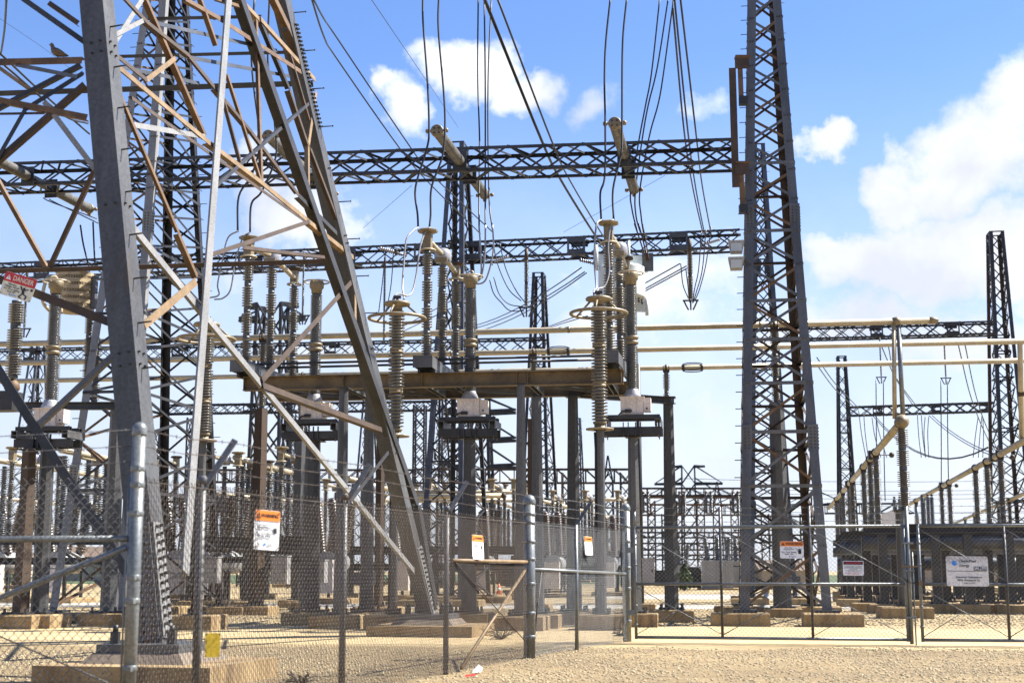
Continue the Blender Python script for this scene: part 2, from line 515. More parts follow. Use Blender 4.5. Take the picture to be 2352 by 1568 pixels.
# ================================================================== the ground
def ground_mat(name, c1, c2, stone, sc, bumpd):
    m, nt, b = _nodes(name)
    N, L = nt.nodes, nt.links
    geo = N.new('ShaderNodeNewGeometry'); pos = geo.outputs['Position']

    def noise(scale, det, ro=0.6):
        n = N.new('ShaderNodeTexNoise'); L.new(pos, n.inputs['Vector']); n.inputs['Scale'].default_value = scale
        n.inputs['Detail'].default_value = det; n.inputs['Roughness'].default_value = ro
        return n.outputs['Fac']
    big = noise(0.28, 5); mid = noise(3.0, 6); fine = noise(sc, 4, 0.7)
    vo = N.new('ShaderNodeTexVoronoi'); L.new(pos, vo.inputs['Vector']); vo.inputs['Scale'].default_value = sc
    r = N.new('ShaderNodeMapRange'); L.new(big, r.inputs[0]); r.inputs[1].default_value = 0.36; r.inputs[2].default_value = 0.64
    mx = N.new('ShaderNodeMixRGB'); L.new(r.outputs[0], mx.inputs[0]); mx.inputs[1].default_value = (*c1, 1); mx.inputs[2].default_value = (*c2, 1)
    r2 = N.new('ShaderNodeMapRange'); L.new(mid, r2.inputs[0]); r2.inputs[1].default_value = 0.3; r2.inputs[2].default_value = 0.7
    r2.inputs[3].default_value = 0.78; r2.inputs[4].default_value = 1.15
    mu = N.new('ShaderNodeMixRGB'); mu.blend_type = 'MULTIPLY'; mu.inputs[0].default_value = 1
    L.new(mx.outputs[0], mu.inputs[1]); L.new(r2.outputs[0], mu.inputs[2])
    sep = N.new('ShaderNodeSeparateXYZ'); L.new(vo.outputs['Color'], sep.inputs[0])
    r3 = N.new('ShaderNodeMapRange'); L.new(sep.outputs[0], r3.inputs[0]); r3.inputs[3].default_value = 1 - stone; r3.inputs[4].default_value = 1 + stone * 0.6
    m3 = N.new('ShaderNodeMixRGB'); m3.blend_type = 'MULTIPLY'; m3.inputs[0].default_value = 1
    L.new(mu.outputs[0], m3.inputs[1]); L.new(r3.outputs[0], m3.inputs[2])
    L.new(m3.outputs[0], b.inputs['Base Color'])
    b.inputs['Roughness'].default_value = 0.9
    ad = N.new('ShaderNodeMath'); ad.operation = 'MULTIPLY_ADD'; L.new(vo.outputs['Distance'], ad.inputs[0]); ad.inputs[1].default_value = -0.8; L.new(fine, ad.inputs[2])
    bp = N.new('ShaderNodeBump'); bp.inputs['Strength'].default_value = 0.9; bp.inputs['Distance'].default_value = bumpd
    L.new(ad.outputs[0], bp.inputs['Height']); L.new(bp.outputs[0], b.inputs['Normal'])
    MATS[name] = m
    return m


ground_mat('yard_gravel', (0.275, 0.20, 0.095), (0.38, 0.29, 0.15), 0.35, 60.0, 0.008)
ground_mat('apron_gravel', (0.17, 0.115, 0.05), (0.29, 0.21, 0.10), 0.45, 48.0, 0.012)
ground_mat('drive_sand', (0.41, 0.30, 0.145), (0.47, 0.355, 0.185), 0.10, 40.0, 0.006)
ground_mat('road_pale', (0.33, 0.30, 0.245), (0.39, 0.36, 0.30), 0.06, 30.0, 0.004)


def sheet(name, y0, y1, z, mat, x0=-300, x1=300, step=None):
    """a strip of ground lying along the yard's grid"""
    nx = 2 if step is None else int((x1 - x0) / step) + 1
    vs = []; fs = []
    xs = np.linspace(x0, x1, max(nx, 2))
    ph = random.random() * 9
    for x in xs:
        w0 = 0 if step is None else 0.35 * math.sin(x * 0.7 + ph) + 0.22 * math.sin(x * 1.9 + 2 * ph)
        w1 = 0 if step is None else 0.35 * math.sin(x * 0.6 + 3 * ph) + 0.22 * math.sin(x * 2.1 + ph)
        vs.append(E1 * x + E2 * (y0 + w0) + UP * z); vs.append(E1 * x + E2 * (y1 + w1) + UP * z)
    for i in range(len(xs) - 1):
        fs.append((2 * i, 2 * i + 2, 2 * i + 3, 2 * i + 1))
    o = MB().add(vs, fs).build(name, mat)
    o['kind'] = 'structure'
    return o


gb = MB().add([(-1200, -60, 0), (1200, -60, 0), (1200, 2400, 0), (-1200, 2400, 0)], [(0, 1, 2, 3)]).build('ground', 'yard_gravel')
gb['kind'] = 'structure'
sheet('driveway', 23.6, 31.5, 0.004, 'drive_sand', -60, 60, 0.5)
sheet('gravel_apron', -40, 22.6, 0.004, 'apron_gravel', -60, 60, 0.5)
sheet('service_road', 46, 52, 0.004, 'road_pale', -120, 120)
sheet('service_road', 62, 76, 0.004, 'road_pale', -6, 160)
sheet('grass_verge', 128, 420, 0.004, 'grass_green', -500, 500)


def scatter_stones(name, n, xr, yr, s0, s1, seed, dens=None):
    r = np.random.default_rng(seed)
    base = np.array([(1, 0, 0), (-1, 0, 0), (0, 1, 0), (0, -1, 0), (0, 0, 1), (0, 0, -1)], float)
    fb = np.array([(0, 2, 4), (2, 1, 4), (1, 3, 4), (3, 0, 4), (2, 0, 5), (1, 2, 5), (3, 1, 5), (0, 3, 5)])
    x = r.uniform(*xr, n); y = r.uniform(*yr, n)
    if dens is not None:
        k = r.uniform(0, 1, n) < dens(x, y)
        x, y = x[k], y[k]; n = len(x)
    s = s0 + (s1 - s0) * r.uniform(0, 1, n) ** 2
    a = r.uniform(0, 6.28, n)
    vv = base[None] * (s[:, None, None] * r.uniform(0.6, 1.3, (n, 6, 1)))
    vv[:, :, 2] *= 0.62
    vx = vv[:, :, 0] * np.cos(a)[:, None] - vv[:, :, 1] * np.sin(a)[:, None] + x[:, None]
    vy = vv[:, :, 0] * np.sin(a)[:, None] + vv[:, :, 1] * np.cos(a)[:, None] + y[:, None]
    vz = vv[:, :, 2] + s[:, None] * 0.25
    co = np.stack([vx, vy, vz], -1).reshape(-1, 3)
    fi = (fb[None] + (np.arange(n) * 6)[:, None, None]).reshape(-1)
    me = bpy.data.meshes.new(name)
    me.vertices.add(n * 6); me.vertices.foreach_set('co', co.reshape(-1))
    me.loops.add(n * 24); me.loops.foreach_set('vertex_index', fi.astype(np.int32))
    me.polygons.add(n * 8); me.polygons.foreach_set('loop_start', np.arange(0, n * 24, 3, dtype=np.int32))
    me.update(); me.validate()
    me.materials.append(M('gravel_stone'))
    o = bpy.data.objects.new(name, me); COL.objects.link(o)
    return o


def fence_line_y(x):                                     # ground line of the two fence runs and the gate
    return 19.1 + (x - 0.26) * 2.83 if x < 0.26 else (19.1 + (x - 0.26) * 3.05 if x < 2.0 else 24.5 - (x - 2.0) * 0.1)


def dens_fore(x, y):
    m = np.clip(np.sin(x * 1.7 + np.sin(y * 1.3) * 1.2) * 0.22 + 0.6, 0, 1)
    edge = 23.0 + 0.35 * np.sin(x * 1.3) + 0.2 * np.sin(x * 3.1)
    near = np.clip((edge - y) * 1.2, 0, 1)
    return m * near


tag(scatter_stones('gravel', 135000, (-8.5, 9.5), (11.5, 24.0), 0.006, 0.026, 3, dens_fore),
    'loose tan gravel in front of the gates and around the fence', 'gravel', kind='stuff')
tag(scatter_stones('gravel', 26000, (-17, 19), (32, 46), 0.010, 0.038, 5),
    'scattered gravel between the concrete footings inside the yard', 'gravel', kind='stuff')


# ================================================================== lattice towers
def block(t, c, sx, sy, z1, mat='concrete', z0=-0.3):
    m = MB(); c = V(c)
    b = 0.025
    lo = [c + E1 * sx / 2 * i + E2 * sy / 2 * j + UP * (z0 - c.z) for i, j in ((-1, -1), (1, -1), (1, 1), (-1, 1))]
    mi = [c + E1 * sx / 2 * i + E2 * sy / 2 * j + UP * (z1 - b - c.z) for i, j in ((-1, -1), (1, -1), (1, 1), (-1, 1))]
    hi = [c + E1 * (sx / 2 - b) * i + E2 * (sy / 2 - b) * j + UP * (z1 - c.z) for i, j in ((-1, -1), (1, -1), (1, 1), (-1, 1))]
    rj = lambda p, k: p + V((random.uniform(-k, k), random.uniform(-k, k), random.uniform(-k, 0)))
    mi = [rj(p, 0.014) for p in mi]; hi = [rj(p, 0.010) for p in hi]
    m.add(lo + mi + hi, [(0, 1, 5, 4), (1, 2, 6, 5), (2, 3, 7, 6), (3, 0, 4, 7), (4, 5, 9, 8), (5, 6, 10, 9), (6, 7, 11, 10), (7, 4, 8, 11), (8, 9, 10, 11)])
    return m.build('footing', mat, t)


class Mast:
    """four corner legs that lean in; rectangle on plan"""

    def __init__(s, u, v, Y, W, Dp, Wt, Dt, zt, zk=15.0):
        g = pz(u, v, 0) if Y is None else V((at(u, v, Y).x, Y, 0))
        s.c = g + E1 * W / 2 + E2 * Dp / 2
        s.W, s.Dp, s.Wt, s.Dt, s.zt, s.zk = W, Dp, Wt, Dt, zt, zk     # above the knee zk the legs run parallel

    def at(s, i, j, z):
        k = z / s.zk if s.zk == 15.0 else min(z / s.zk, 1.0)
        w = max(s.W + (s.Wt - s.W) * k, 0.42); d = max(s.Dp + (s.Dt - s.Dp) * k, 0.5)
        return s.c + E1 * (i * w / 2) + E2 * (j * d / 2) + UP * z


def lattice_tower(label, ms, levels, leg, brace, mats, detail, foot=0.25, fsz=(1.35, 1.35), group=None, horiz=(), plates=()):
    t = thing('lattice_tower', ms.c, label, 'tower', group)
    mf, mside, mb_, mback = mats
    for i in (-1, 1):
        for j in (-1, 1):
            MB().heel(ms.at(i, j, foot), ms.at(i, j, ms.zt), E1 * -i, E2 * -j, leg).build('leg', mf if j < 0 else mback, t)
            p = ms.at(i, j, foot)
            MB().box(p - UP * 0.0 + E1 * -i * leg / 2 + E2 * -j * leg / 2 + UP * 0.02, leg * 2.6, leg * 2.6, 0.05).build('base_plate', 'galv_dark', t)
            block(t, p, fsz[0], fsz[1], foot - 0.012)
    faces = [((-1, -1), (1, -1), -E2, 1), ((-1, 1), (1, 1), E2, 1), ((-1, -1), (-1, 1), -E1, 1), ((1, -1), (1, 1), E1, 1)]
    lots = MB()
    for fi, (a, b, n, st) in enumerate(faces):
        lv = levels
        for k in range(len(lv) - 1):
            z0, z1 = lv[k], lv[k + 1]
            for q, (pa, pb) in enumerate((((*a, z0), (*b, z1)), ((*b, z0), (*a, z1)))):
                P = ms.at(*pa) ; Q = ms.at(*pb)
                ctr = n * (-0.004 - 0.012 * q)
                if detail:
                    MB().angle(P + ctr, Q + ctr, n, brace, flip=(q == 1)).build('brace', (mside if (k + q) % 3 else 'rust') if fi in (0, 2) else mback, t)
                else:
                    lots.angle(P + ctr, Q + ctr, n, brace, flip=(q == 1))
    for z in horiz:
        for (a, b, n, st) in faces:
            m = MB().angle(ms.at(*a, z) + n * 0.012, ms.at(*b, z) + n * 0.012, n, brace * 1.25)
            if detail: m.build('strut', mside if n is not E2 else mback, t)
            else: lots.v and None; lots.angle(ms.at(*a, z) + n * 0.012, ms.at(*b, z) + n * 0.012, n, brace * 1.25)
    if not detail:
        o = lots.build('bracing', mb_, t); o['kind'] = 'stuff'
    # top ring
    for (a, b, n, st) in faces:
        MB().angle(ms.at(*a, ms.zt), ms.at(*b, ms.zt), n, brace * 1.3).build('top_strut', mback, t)
    if plates:
        bl = MB()
        for z in plates:
            for i in (-1, 1):
                c = ms.at(i, -1, z) + E1 * -i * (leg / 2)
                MB().box(c - E2 * 0.012, leg * 1.08, 0.016, 0.62).build('splice_plate', mf, t)
                bl.bolts(c - E2 * 0.02, E1, UP, -E2, 2, 7, leg * 0.42, 0.075)
                c2 = ms.at(1, -1, z) + E2 * leg / 2
                if i > 0:
                    MB().box(c2 + E1 * 0.012, 0.016, leg * 1.08, 0.62).build('splice_plate', mf, t)
                    bl.bolts(c2 + E1 * 0.02, E2, UP, E1, 2, 7, leg * 0.42, 0.075)
        for z in levels[:-1]:
            for i in (-1, 1):
                c = ms.at(i, -1, z) + E1 * -i * (leg / 2)
                bl.bolts(c - E2 * 0.004, E1, UP, -E2, 2, 1, 0.06, 0.05, 0.012, 0.03)
        o = bl.build('bolts', 'bolt_dark', t); o['kind'] = 'stuff'
    # step bolts up one leg
    st = MB(); zz = foot + 1.0; k = 0
    while zz < ms.zt:
        p = ms.at(1, 1, zz)
        if k % 2: st.cyl(p, p + E1 * 0.2, 0.011, 4)
        else: st.cyl(p, p + E2 * 0.2, 0.011, 4)
        p = ms.at(-1, -1, zz)
        st.cyl(p, p - E1 * 0.17, 0.011, 4)
        zz += 0.4; k += 1
    o = st.build('step_bolts', 'steel_black', t); o['kind'] = 'stuff'
    return t


def zlevels(vs, y0, s):
    out = []
    for v in vs:
        z = 5.0
        for _ in range(12): z = at(1700, v, y0 + s * z).z
        out.append(z)
    return sorted(out)


LV = [0.35, 1.75, 3.1, 4.35, 5.5, 6.55, 7.5, 8.4, 9.25, 10.05, 10.82, 11.55, 12.25, 12.95, 13.63, 14.3, 14.95, 15.6, 16.25]
MAST_R = Mast(1700, 1436, None, 2.02, 6.4, 0.86, 2.1, 16.25)
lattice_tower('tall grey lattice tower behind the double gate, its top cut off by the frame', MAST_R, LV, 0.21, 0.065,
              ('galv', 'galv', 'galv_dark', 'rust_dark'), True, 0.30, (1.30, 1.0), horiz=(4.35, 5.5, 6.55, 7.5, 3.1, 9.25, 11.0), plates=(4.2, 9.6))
# the hinged bracket that carries the girder end
MAST_2 = Mast(108, 1430, None, 1.85, 6.7, 0.72, 2.1, 17.0)
lattice_tower('lattice tower with pale legs standing behind the big near pylon at the left', MAST_2, LV + [16.9], 0.20, 0.06,
              ('galv_light', 'galv_dark', 'galv_dark', 'steel_black'), True, 0.25, (1.5, 1.1), horiz=(3.1, 5.5, 7.5, 9.25, 11.2), plates=(3.4, 9.9))
LVF = [0.3 + 1.05 * i for i in range(16)]
MAST_C = Mast(956, 1392, None, 1.6, 6.0, 0.58, 1.0, 17.1, 12.6)
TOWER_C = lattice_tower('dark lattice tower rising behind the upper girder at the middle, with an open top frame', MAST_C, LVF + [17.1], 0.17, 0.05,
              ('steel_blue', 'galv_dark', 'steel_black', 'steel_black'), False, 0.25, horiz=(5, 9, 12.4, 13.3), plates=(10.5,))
MAST_R2 = Mast(1722, 1388, None, 1.7, 5.4, 0.46, 1.0, 17.7, 12.9)
lattice_tower('thinner rust-streaked lattice tower seen through the tall tower behind the gate', MAST_R2, [0.3 + 0.72 * i for i in range(24)] + [17.7], 0.16, 0.045,
              ('steel_blue', 'galv_dark', 'steel_black', 'rust_dark'), False, 0.25, horiz=(5, 9, 12.4, 13.3), plates=(3.4, 12.8))
MAST_3 = Mast(1186, 1361, None, 1.9, 5.5, 0.66, 1.2, 18.3, 13.2)
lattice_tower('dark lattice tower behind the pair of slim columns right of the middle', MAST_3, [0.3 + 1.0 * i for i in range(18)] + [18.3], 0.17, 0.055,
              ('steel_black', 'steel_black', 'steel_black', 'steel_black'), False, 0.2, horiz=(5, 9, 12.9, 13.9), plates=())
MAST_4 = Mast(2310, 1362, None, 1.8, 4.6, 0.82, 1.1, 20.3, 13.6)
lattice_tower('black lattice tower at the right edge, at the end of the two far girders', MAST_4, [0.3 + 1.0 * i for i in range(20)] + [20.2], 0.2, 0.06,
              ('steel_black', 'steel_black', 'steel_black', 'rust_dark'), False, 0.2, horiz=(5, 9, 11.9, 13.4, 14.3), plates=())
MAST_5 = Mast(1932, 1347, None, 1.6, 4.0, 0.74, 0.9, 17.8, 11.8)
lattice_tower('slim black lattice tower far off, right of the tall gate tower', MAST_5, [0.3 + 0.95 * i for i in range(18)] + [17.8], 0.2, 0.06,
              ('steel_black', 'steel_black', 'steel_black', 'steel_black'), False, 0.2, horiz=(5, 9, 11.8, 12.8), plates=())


# ================================================================== box girders
def girder(label, pL, pR, h, d, panel, ch, lace, mats, detail, group=None, heavy=()):
    pL, pR = V(pL), V(pR); ax = (pR - pL).normalized(); bk = UP.cross(ax).normalized()
    up = ax.cross(bk) * -1
    if up.z < 0: up = -up
    if bk.y < 0: bk = -bk
    t = thing('box_girder', pL, label, 'girder', group)
    Ln = (pR - pL).length; n = max(1, round(Ln / panel)); st = Ln / n

    def q(i, f, g): return pL + ax * (i * st) + bk * (d * f) + up * (h * g)
    for f in (0, 1):
        for g in (0, 1):
            MB().heel(q(0, f, g), q(n, f, g), bk * (1 if f == 0 else -1), up * (1 if g == 0 else -1), ch).build('chord', mats[0] if f == 0 else mats[1], t)
    lots = MB(); lots2 = MB()

    def put(P, Q, nn, k, mat, flip):
        if detail: MB().angle(P, Q, nn, lace, flip=flip).build('lacing', mat, t)
        else: lots.angle(P, Q, nn, lace, flip=flip)
    for i in range(n):
        for f, nn in ((0, -bk), (1, bk)):
            put(q(i, f, 0) + nn * 0.002, q(i + 1, f, 1) + nn * 0.002, nn, i, mats[0] if f == 0 else mats[1], False)
            put(q(i, f, 1) - nn * 0.012, q(i + 1, f, 0) - nn * 0.012, nn, i, (mats[2] if i % 3 == 1 else mats[0]) if f == 0 else mats[1], True)
        for g, nn in ((0, -up), (1, up)):
            a, b = (0, 1) if i % 2 else (1, 0)
            put(q(i, a, g) + nn * 0.002, q(i + 0.5, b, g) + nn * 0.002, nn, i, mats[1], False)
            put(q(i + 0.5, b, g) - nn * 0.012, q(i + 1, a, g) - nn * 0.012, nn, i, mats[1], True)
    if not detail:
        o = lots.build('lacing', mats[1], t); o['kind'] = 'stuff'
    for x in heavy:                                       # gusset plates where strings and supports hang
        b = MB()
        for f in (0, 1):
            for g in (0, 1):
                c = pL + ax * x + bk * (d * f + (-0.012 if f == 0 else 0.012)) + up * (h * (0.16 if g == 0 else 0.84))
                MB().bar(c - ax * 0.32, c + ax * 0.32, 0.01, h * 0.30, up).build('gusset_plate', mats[3], t)
                b.bolts(c, ax, up, (-bk if f == 0 else bk), 6, 2, 0.1, h * 0.14, 0.016, 0.02)
        for k in (-1, 1):
            MB().bar(pL + ax * (x + 0.3 * k) - bk * 0.02, pL + ax * (x + 0.3 * k) - bk * 0.02 + up * h, 0.08, 0.02, bk).build('gusset_strut', mats[3], t)
        o = b.build('bolts', 'bolt_dark', t); o['kind'] = 'stuff'
    return t, (lambda x, f, g: pL + ax * x + bk * (d * f) + up * (h * g)), Ln


def gline(u0, v0, u1, v1, Y1):
    """bottom front chord through two readings, along the grid, right end at depth Y1"""
    R = at(u1, v1, Y1)
    # left end: same height, on the sight line of u0
    z = R.z
    Lp = pz(u0, v0, z)
    return Lp, R


R1 = at(1692, 374, 33.6)
z1 = R1.z
L1 = pz(-60, 434, z1)
L1 = V((L1.x, R1.y + (R1.x - L1.x) * math.tan(math.radians(7.0)), z1 + 0.05))
girder('long box girder carrying the horizontal insulators, ending at the tall gate tower', L1, R1, 0.64, 0.86, 0.93, 0.085, 0.05,
       ('galv_dark', 'steel_black', 'rust_dark', 'galv'), True)
R2 = at(1700, 569, 50.5)
L2 = V((at(-60, 620, 56).x, 56.5, R2.z))
G2, g2, G2L = girder('second girder behind the switches, with bolted gusset plates and hanging insulators', L2, R2, 0.72, 0.86, 0.93, 0.09, 0.045,
                     ('galv_dark', 'steel_black', 'rust_dark', 'steel_blue'), False,
                     heavy=[2.8, 11.5, 15.6, 18.6, 20.5, 24.5, 28.3])
R3 = at(1252, 806, 78)
L3 = V((at(-60, 830, 84).x, 82.5, R3.z))
girder('third, more distant girder at the left, crossing behind the pale bus pipes', L3, R3, 0.8, 0.9, 1.0, 0.1, 0.05, ('steel_black', 'steel_black', 'rust_dark', 'galv_dark'), False,
       heavy=[4, 13, 22, 30])
R4 = at(2292, 772, 75); L4 = at(1790, 781, 77)
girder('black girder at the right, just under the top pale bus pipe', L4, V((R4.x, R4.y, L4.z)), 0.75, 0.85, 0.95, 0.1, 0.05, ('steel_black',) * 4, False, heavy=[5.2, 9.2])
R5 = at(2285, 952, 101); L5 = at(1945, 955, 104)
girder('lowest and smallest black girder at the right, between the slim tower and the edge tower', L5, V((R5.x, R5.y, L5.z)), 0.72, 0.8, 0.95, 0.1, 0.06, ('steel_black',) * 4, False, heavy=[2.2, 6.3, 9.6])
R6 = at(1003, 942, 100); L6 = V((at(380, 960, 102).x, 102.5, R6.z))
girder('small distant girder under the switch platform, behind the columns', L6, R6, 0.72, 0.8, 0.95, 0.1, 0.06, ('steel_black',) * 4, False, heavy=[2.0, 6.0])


def girder_bracket():
    """rusty bracket between girder and tall tower"""
    p = at(1690, 345, 33.4)
    t = thing('girder_bracket', at(1690, 480, 33.3), 'rusty steel hanger joining the upper girder to the tall tower', 'bracket')
    MB().bar(at(1682, 157, 33.2), at(1690, 430, 33.2), 0.17, 0.05, -E2).build('hanger_plate', 'rust_dark', t)
    MB().bar(at(1700, 160, 33.25), at(1703, 240, 33.25), 0.12, 0.16, -E2).build('hanger_channel', 'rust', t)
    MB().bar(at(1702, 385, 33.25), at(1706, 480, 33.25), 0.12, 0.16, -E2).build('hanger_channel', 'rust', t)
    for v in (132, 375):
        MB().bar(at(1688, v, 33.25), at(1722, v, 33.25), 0.05, 0.22, -E2).build('top_plate', 'rust', t)
        MB().bar(at(1688, v + 14, 33.15), at(1720, v + 14, 33.15), 0.26, 0.03, -E2).build('side_plate', 'rust_dark', t)
    for v in (232, 480):
        MB().bar(at(1698, v, 33.2), at(1716, v, 33.2), 0.2, 0.2, -E2).build('shoe', 'steel_black', t)


girder_bracket()


# ================================================================== the big near pylon (its two near legs and the braces between them)
PL = pz(372, 1476, 0.42)                                 # foot of the nearest leg
PR = pz(1003, 1408, 0.40)                                # foot of the leg farther back on the right
e2p = V((PR.x - PL.x, PR.y - PL.y, 0)).normalized()      # along the right-hand face
e1p = V((e2p.y, -e2p.x, 0))                              # along the left-hand face, pointing right


def lean_top(foot, u, v, direction):
    """point on the sight line (u, v) that lies above the foot in the given lean direction"""
    d = V((direction.x, direction.y, 0)).normalized(); n = V((d.y, -d.x, 0))
    return on_plane(u, v, foot, n)


W1 = 12.6
TL = lean_top(PL, 236, 0, -e1p * 0.80 + e2p * 0.32)
nA = (TL - PL).cross(e2p).normalized()                   # plane of the right-hand face
if nA.x < 0: nA = -nA
nB = (TL - PL).cross(e1p).normalized()                   # plane of the left-hand face
if nB.y > 0: nB = -nB
TR = on_plane(668, 0, PL, nA)
nC = (TR - PR).cross(e1p).normalized()                   # plane of the far face, through the right-hand leg
if nC.y > 0: nC = -nC
PY = thing('transmission_pylon', PL, 'huge nearby steel pylon with thick legs and rusty braces, rising out of the frame', 'pylon')


def extend(p, q, k):
    return p + (q - p) * k


MB().heel(PL, extend(PL, TL, 1.25), -e1p, e2p, 0.31, 0.024).build('leg', 'galv_post', PY)
MB().heel(PR, extend(PR, TR, 1.2), -e1p, -e2p, 0.36, 0.028).build('leg', 'galv_post', PY)


def face_plane(f):
    return {'A': (PL, nA), 'B': (PL, nB), 'C': (PR, nC)}[f]


def pmember(face, a, b, w, mat, name='brace', off=0.0, flip=False, flat=False, ext=0.0):
    p0, n = face_plane(face)
    P = on_plane(*a, p0, n) + n * off; Q = on_plane(*b, p0, n) + n * off
    if ext: P, Q = extend(Q, P, 1 + ext), extend(P, Q, 1 + ext)
    size = w * ((P + Q) / 2).y / FPX
    m = MB()
    if flat: m.bar(P, Q, size, size * 0.16, n)
    else: m.angle(P, Q, n, size, flip=flip)
    return m.build(name, mat, PY)


Z = lambda x, y, k=1: rd(k, x, y)
# right-hand face
A = [
    ((273, 152), (478, 323), 14, 'rust_tan'), ((478, 323), (608, 422), 13, 'rust_tan'), ((608, 422), (713, 508), 13, 'rust_tan'), ((713, 508), (815, 590), 12, 'rust_tan'),
    ((308, 224), (712, 512), 9, 'rust_dark'), ((342, -4), (478, 310), 13, 'rust'), ((280, 217), (413, 534), 12, 'rust'), ((413, 534), (456, 634), 13, 'rust'),
    ((270, 125), (342, 184), 12, 'rust_dark'), ((342, 182), (407, 133), 12, 'rust_tan'), ((308, 285), (476, 313), 13, 'galv_light'),
    ((256, 118), (333, -4), 13, 'galv_light'), ((263, 82), (331, 47), 11, 'galv_light'),
    ((338, 48), (437, 127), 11, 'rust_dark'), ((437, 127), (496, 200), 12, 'rust_dark'), ((496, 200), (581, 301), 11, 'rust_dark'), ((581, 301), (690, 447), 12, 'rust_dark'), ((690, 447), (778, 535), 12, 'galv_dark'),
    ((288, -6), (338, 48), 12, 'rust_dark'),
    ((465, -4), (502, 103), 11, 'rust'), ((526, 170), (603, 412), 10, 'rust'), ((514, 208), (560, 380), 8, 'rust_dark'),
    ((594, 45), (607, 420), 11, 'rust'), ((556, -4), (601, 44), 13, 'rust_tan'), ((601, 44), (726, 183), 13, 'rust_tan'),
    ((428, -3), (502, 39), 11, 'rust'), ((502, 39), (704, 171), 12, 'rust'), ((500, -4), (556, 14), 8, 'rust'),
    ((600, 39), (670, 205), 14, 'galv_dark'), ((670, 205), (716, 342), 13, 'rust_dark'), ((716, 342), (778, 505), 12, 'rust_dark'), ((670, 123), (714, 275), 8, 'rust_dark'),
    ((634, -6), (668, 64), 22, 'rust'), ((668, 64), (707, 150), 18, 'rust_dark'),
    ((730, 210), (713, 330), 11, 'rust_tan'), ((713, 330), (714, 440), 10, 'rust_tan'),
    ((713, 508), (489, 584), 10, 'rust_dark'), ((560, 567), (748, 590), 8, 'rust_dark'),
    ((820, 636), (606, 872), 12, 'rust_dark'), ((608, 884), (880, 986), 13, 'rust_dark'),
    ((896, 1037), (789, 1175), 9, 'galv_dark'), ((338, 745), (456, 645), 19, 'rust_tan'),
    ((818, 640), (818, 735), 12, 'rust_tan'), ((715, 235), (498, 428), 8, 'galv_dark'),
]
for i, (a, b, w, mt) in enumerate(A):
    pmember('A', a, b, w, mt, off=-0.01 - 0.004 * (i % 6), flip=bool(i % 2))
pmember('A', (300, 500), (958, 1309), 17, 'galv_light', off=-0.05)                       # long pale diagonal
pmember('A', (519, -10), (415, 1316), 30, 'galv_light', 'leg_brace', off=0.05, flat=True)  # broad pale plate beside the near leg
pmember('A', (551, -10), (958, 1160), 30, 'galv_dark', 'leg_brace', off=0.03)
pmember('A', (958, 1160), (998, 1392), 30, 'galv_dark', 'leg_brace', off=0.05)
for a, b, w, mt in [((430, 123), (682, 172), 9, 'steel_blue'), ((376, 48), (652, 113), 9, 'steel_blue'), ((273, 143), (476, 187), 9, 'steel_blue')]:
    pmember('A', a, b, w, mt, off=-0.12)
# left-hand face
Bm = [((51, -4), (229, 121), 13, 'galv_dark'), ((110, 5), (178, 52), 12, 'rust_dark'), ((-30, 142), (186, 137), 17, 'rust'),
      ((-20, 252), (182, 146), 11, 'galv_dark'), ((51, 252), (188, 166), 12, 'galv_dark'), ((-25, 378), (190, 190), 14, 'rust_dark'), ((-25, 395), (56, 252), 11, 'galv_dark'),
      ((-25, 224), (198, 268), 14, 'rust'), ((34, 147), (176, 175), 10, 'galv'), ((-10, 150), (66, 204), 9, 'rust_tan'), ((-20, 260), (100, 258), 6, 'rust_dark'),
      ((98, 231), (214, 385), 13, 'galv_light'), ((-20, 634), (248, 738), 20, 'rust_dark'), ((-40, 795), (292, 1319), 22, 'galv_dark'), ((255, 815), (80, 978), 13, 'galv')]
for i, (a, b, w, mt) in enumerate(Bm):
    pmember('B', a, b, w, mt, off=-0.01 - 0.004 * (i % 6), flip=bool(i % 2))
# far face
for i, (a, b, w, mt) in enumerate([((-40, 216), (718, 191), 13, 'galv_dark'), ((270, 130), (668, 120), 8, 'galv_dark'), ((338, 43), (598, 38), 8, 'galv_dark'), ((-40, 625), (806, 599), 11, 'rust_dark'),
                                   ((-20, 400), (100, 615), 10, 'rust'), ((214, 385), (108, 614), 10, 'rust_dark')]):
    pmember('C', a, b, w, mt, 'strut', off=-0.02 - 0.01 * i)
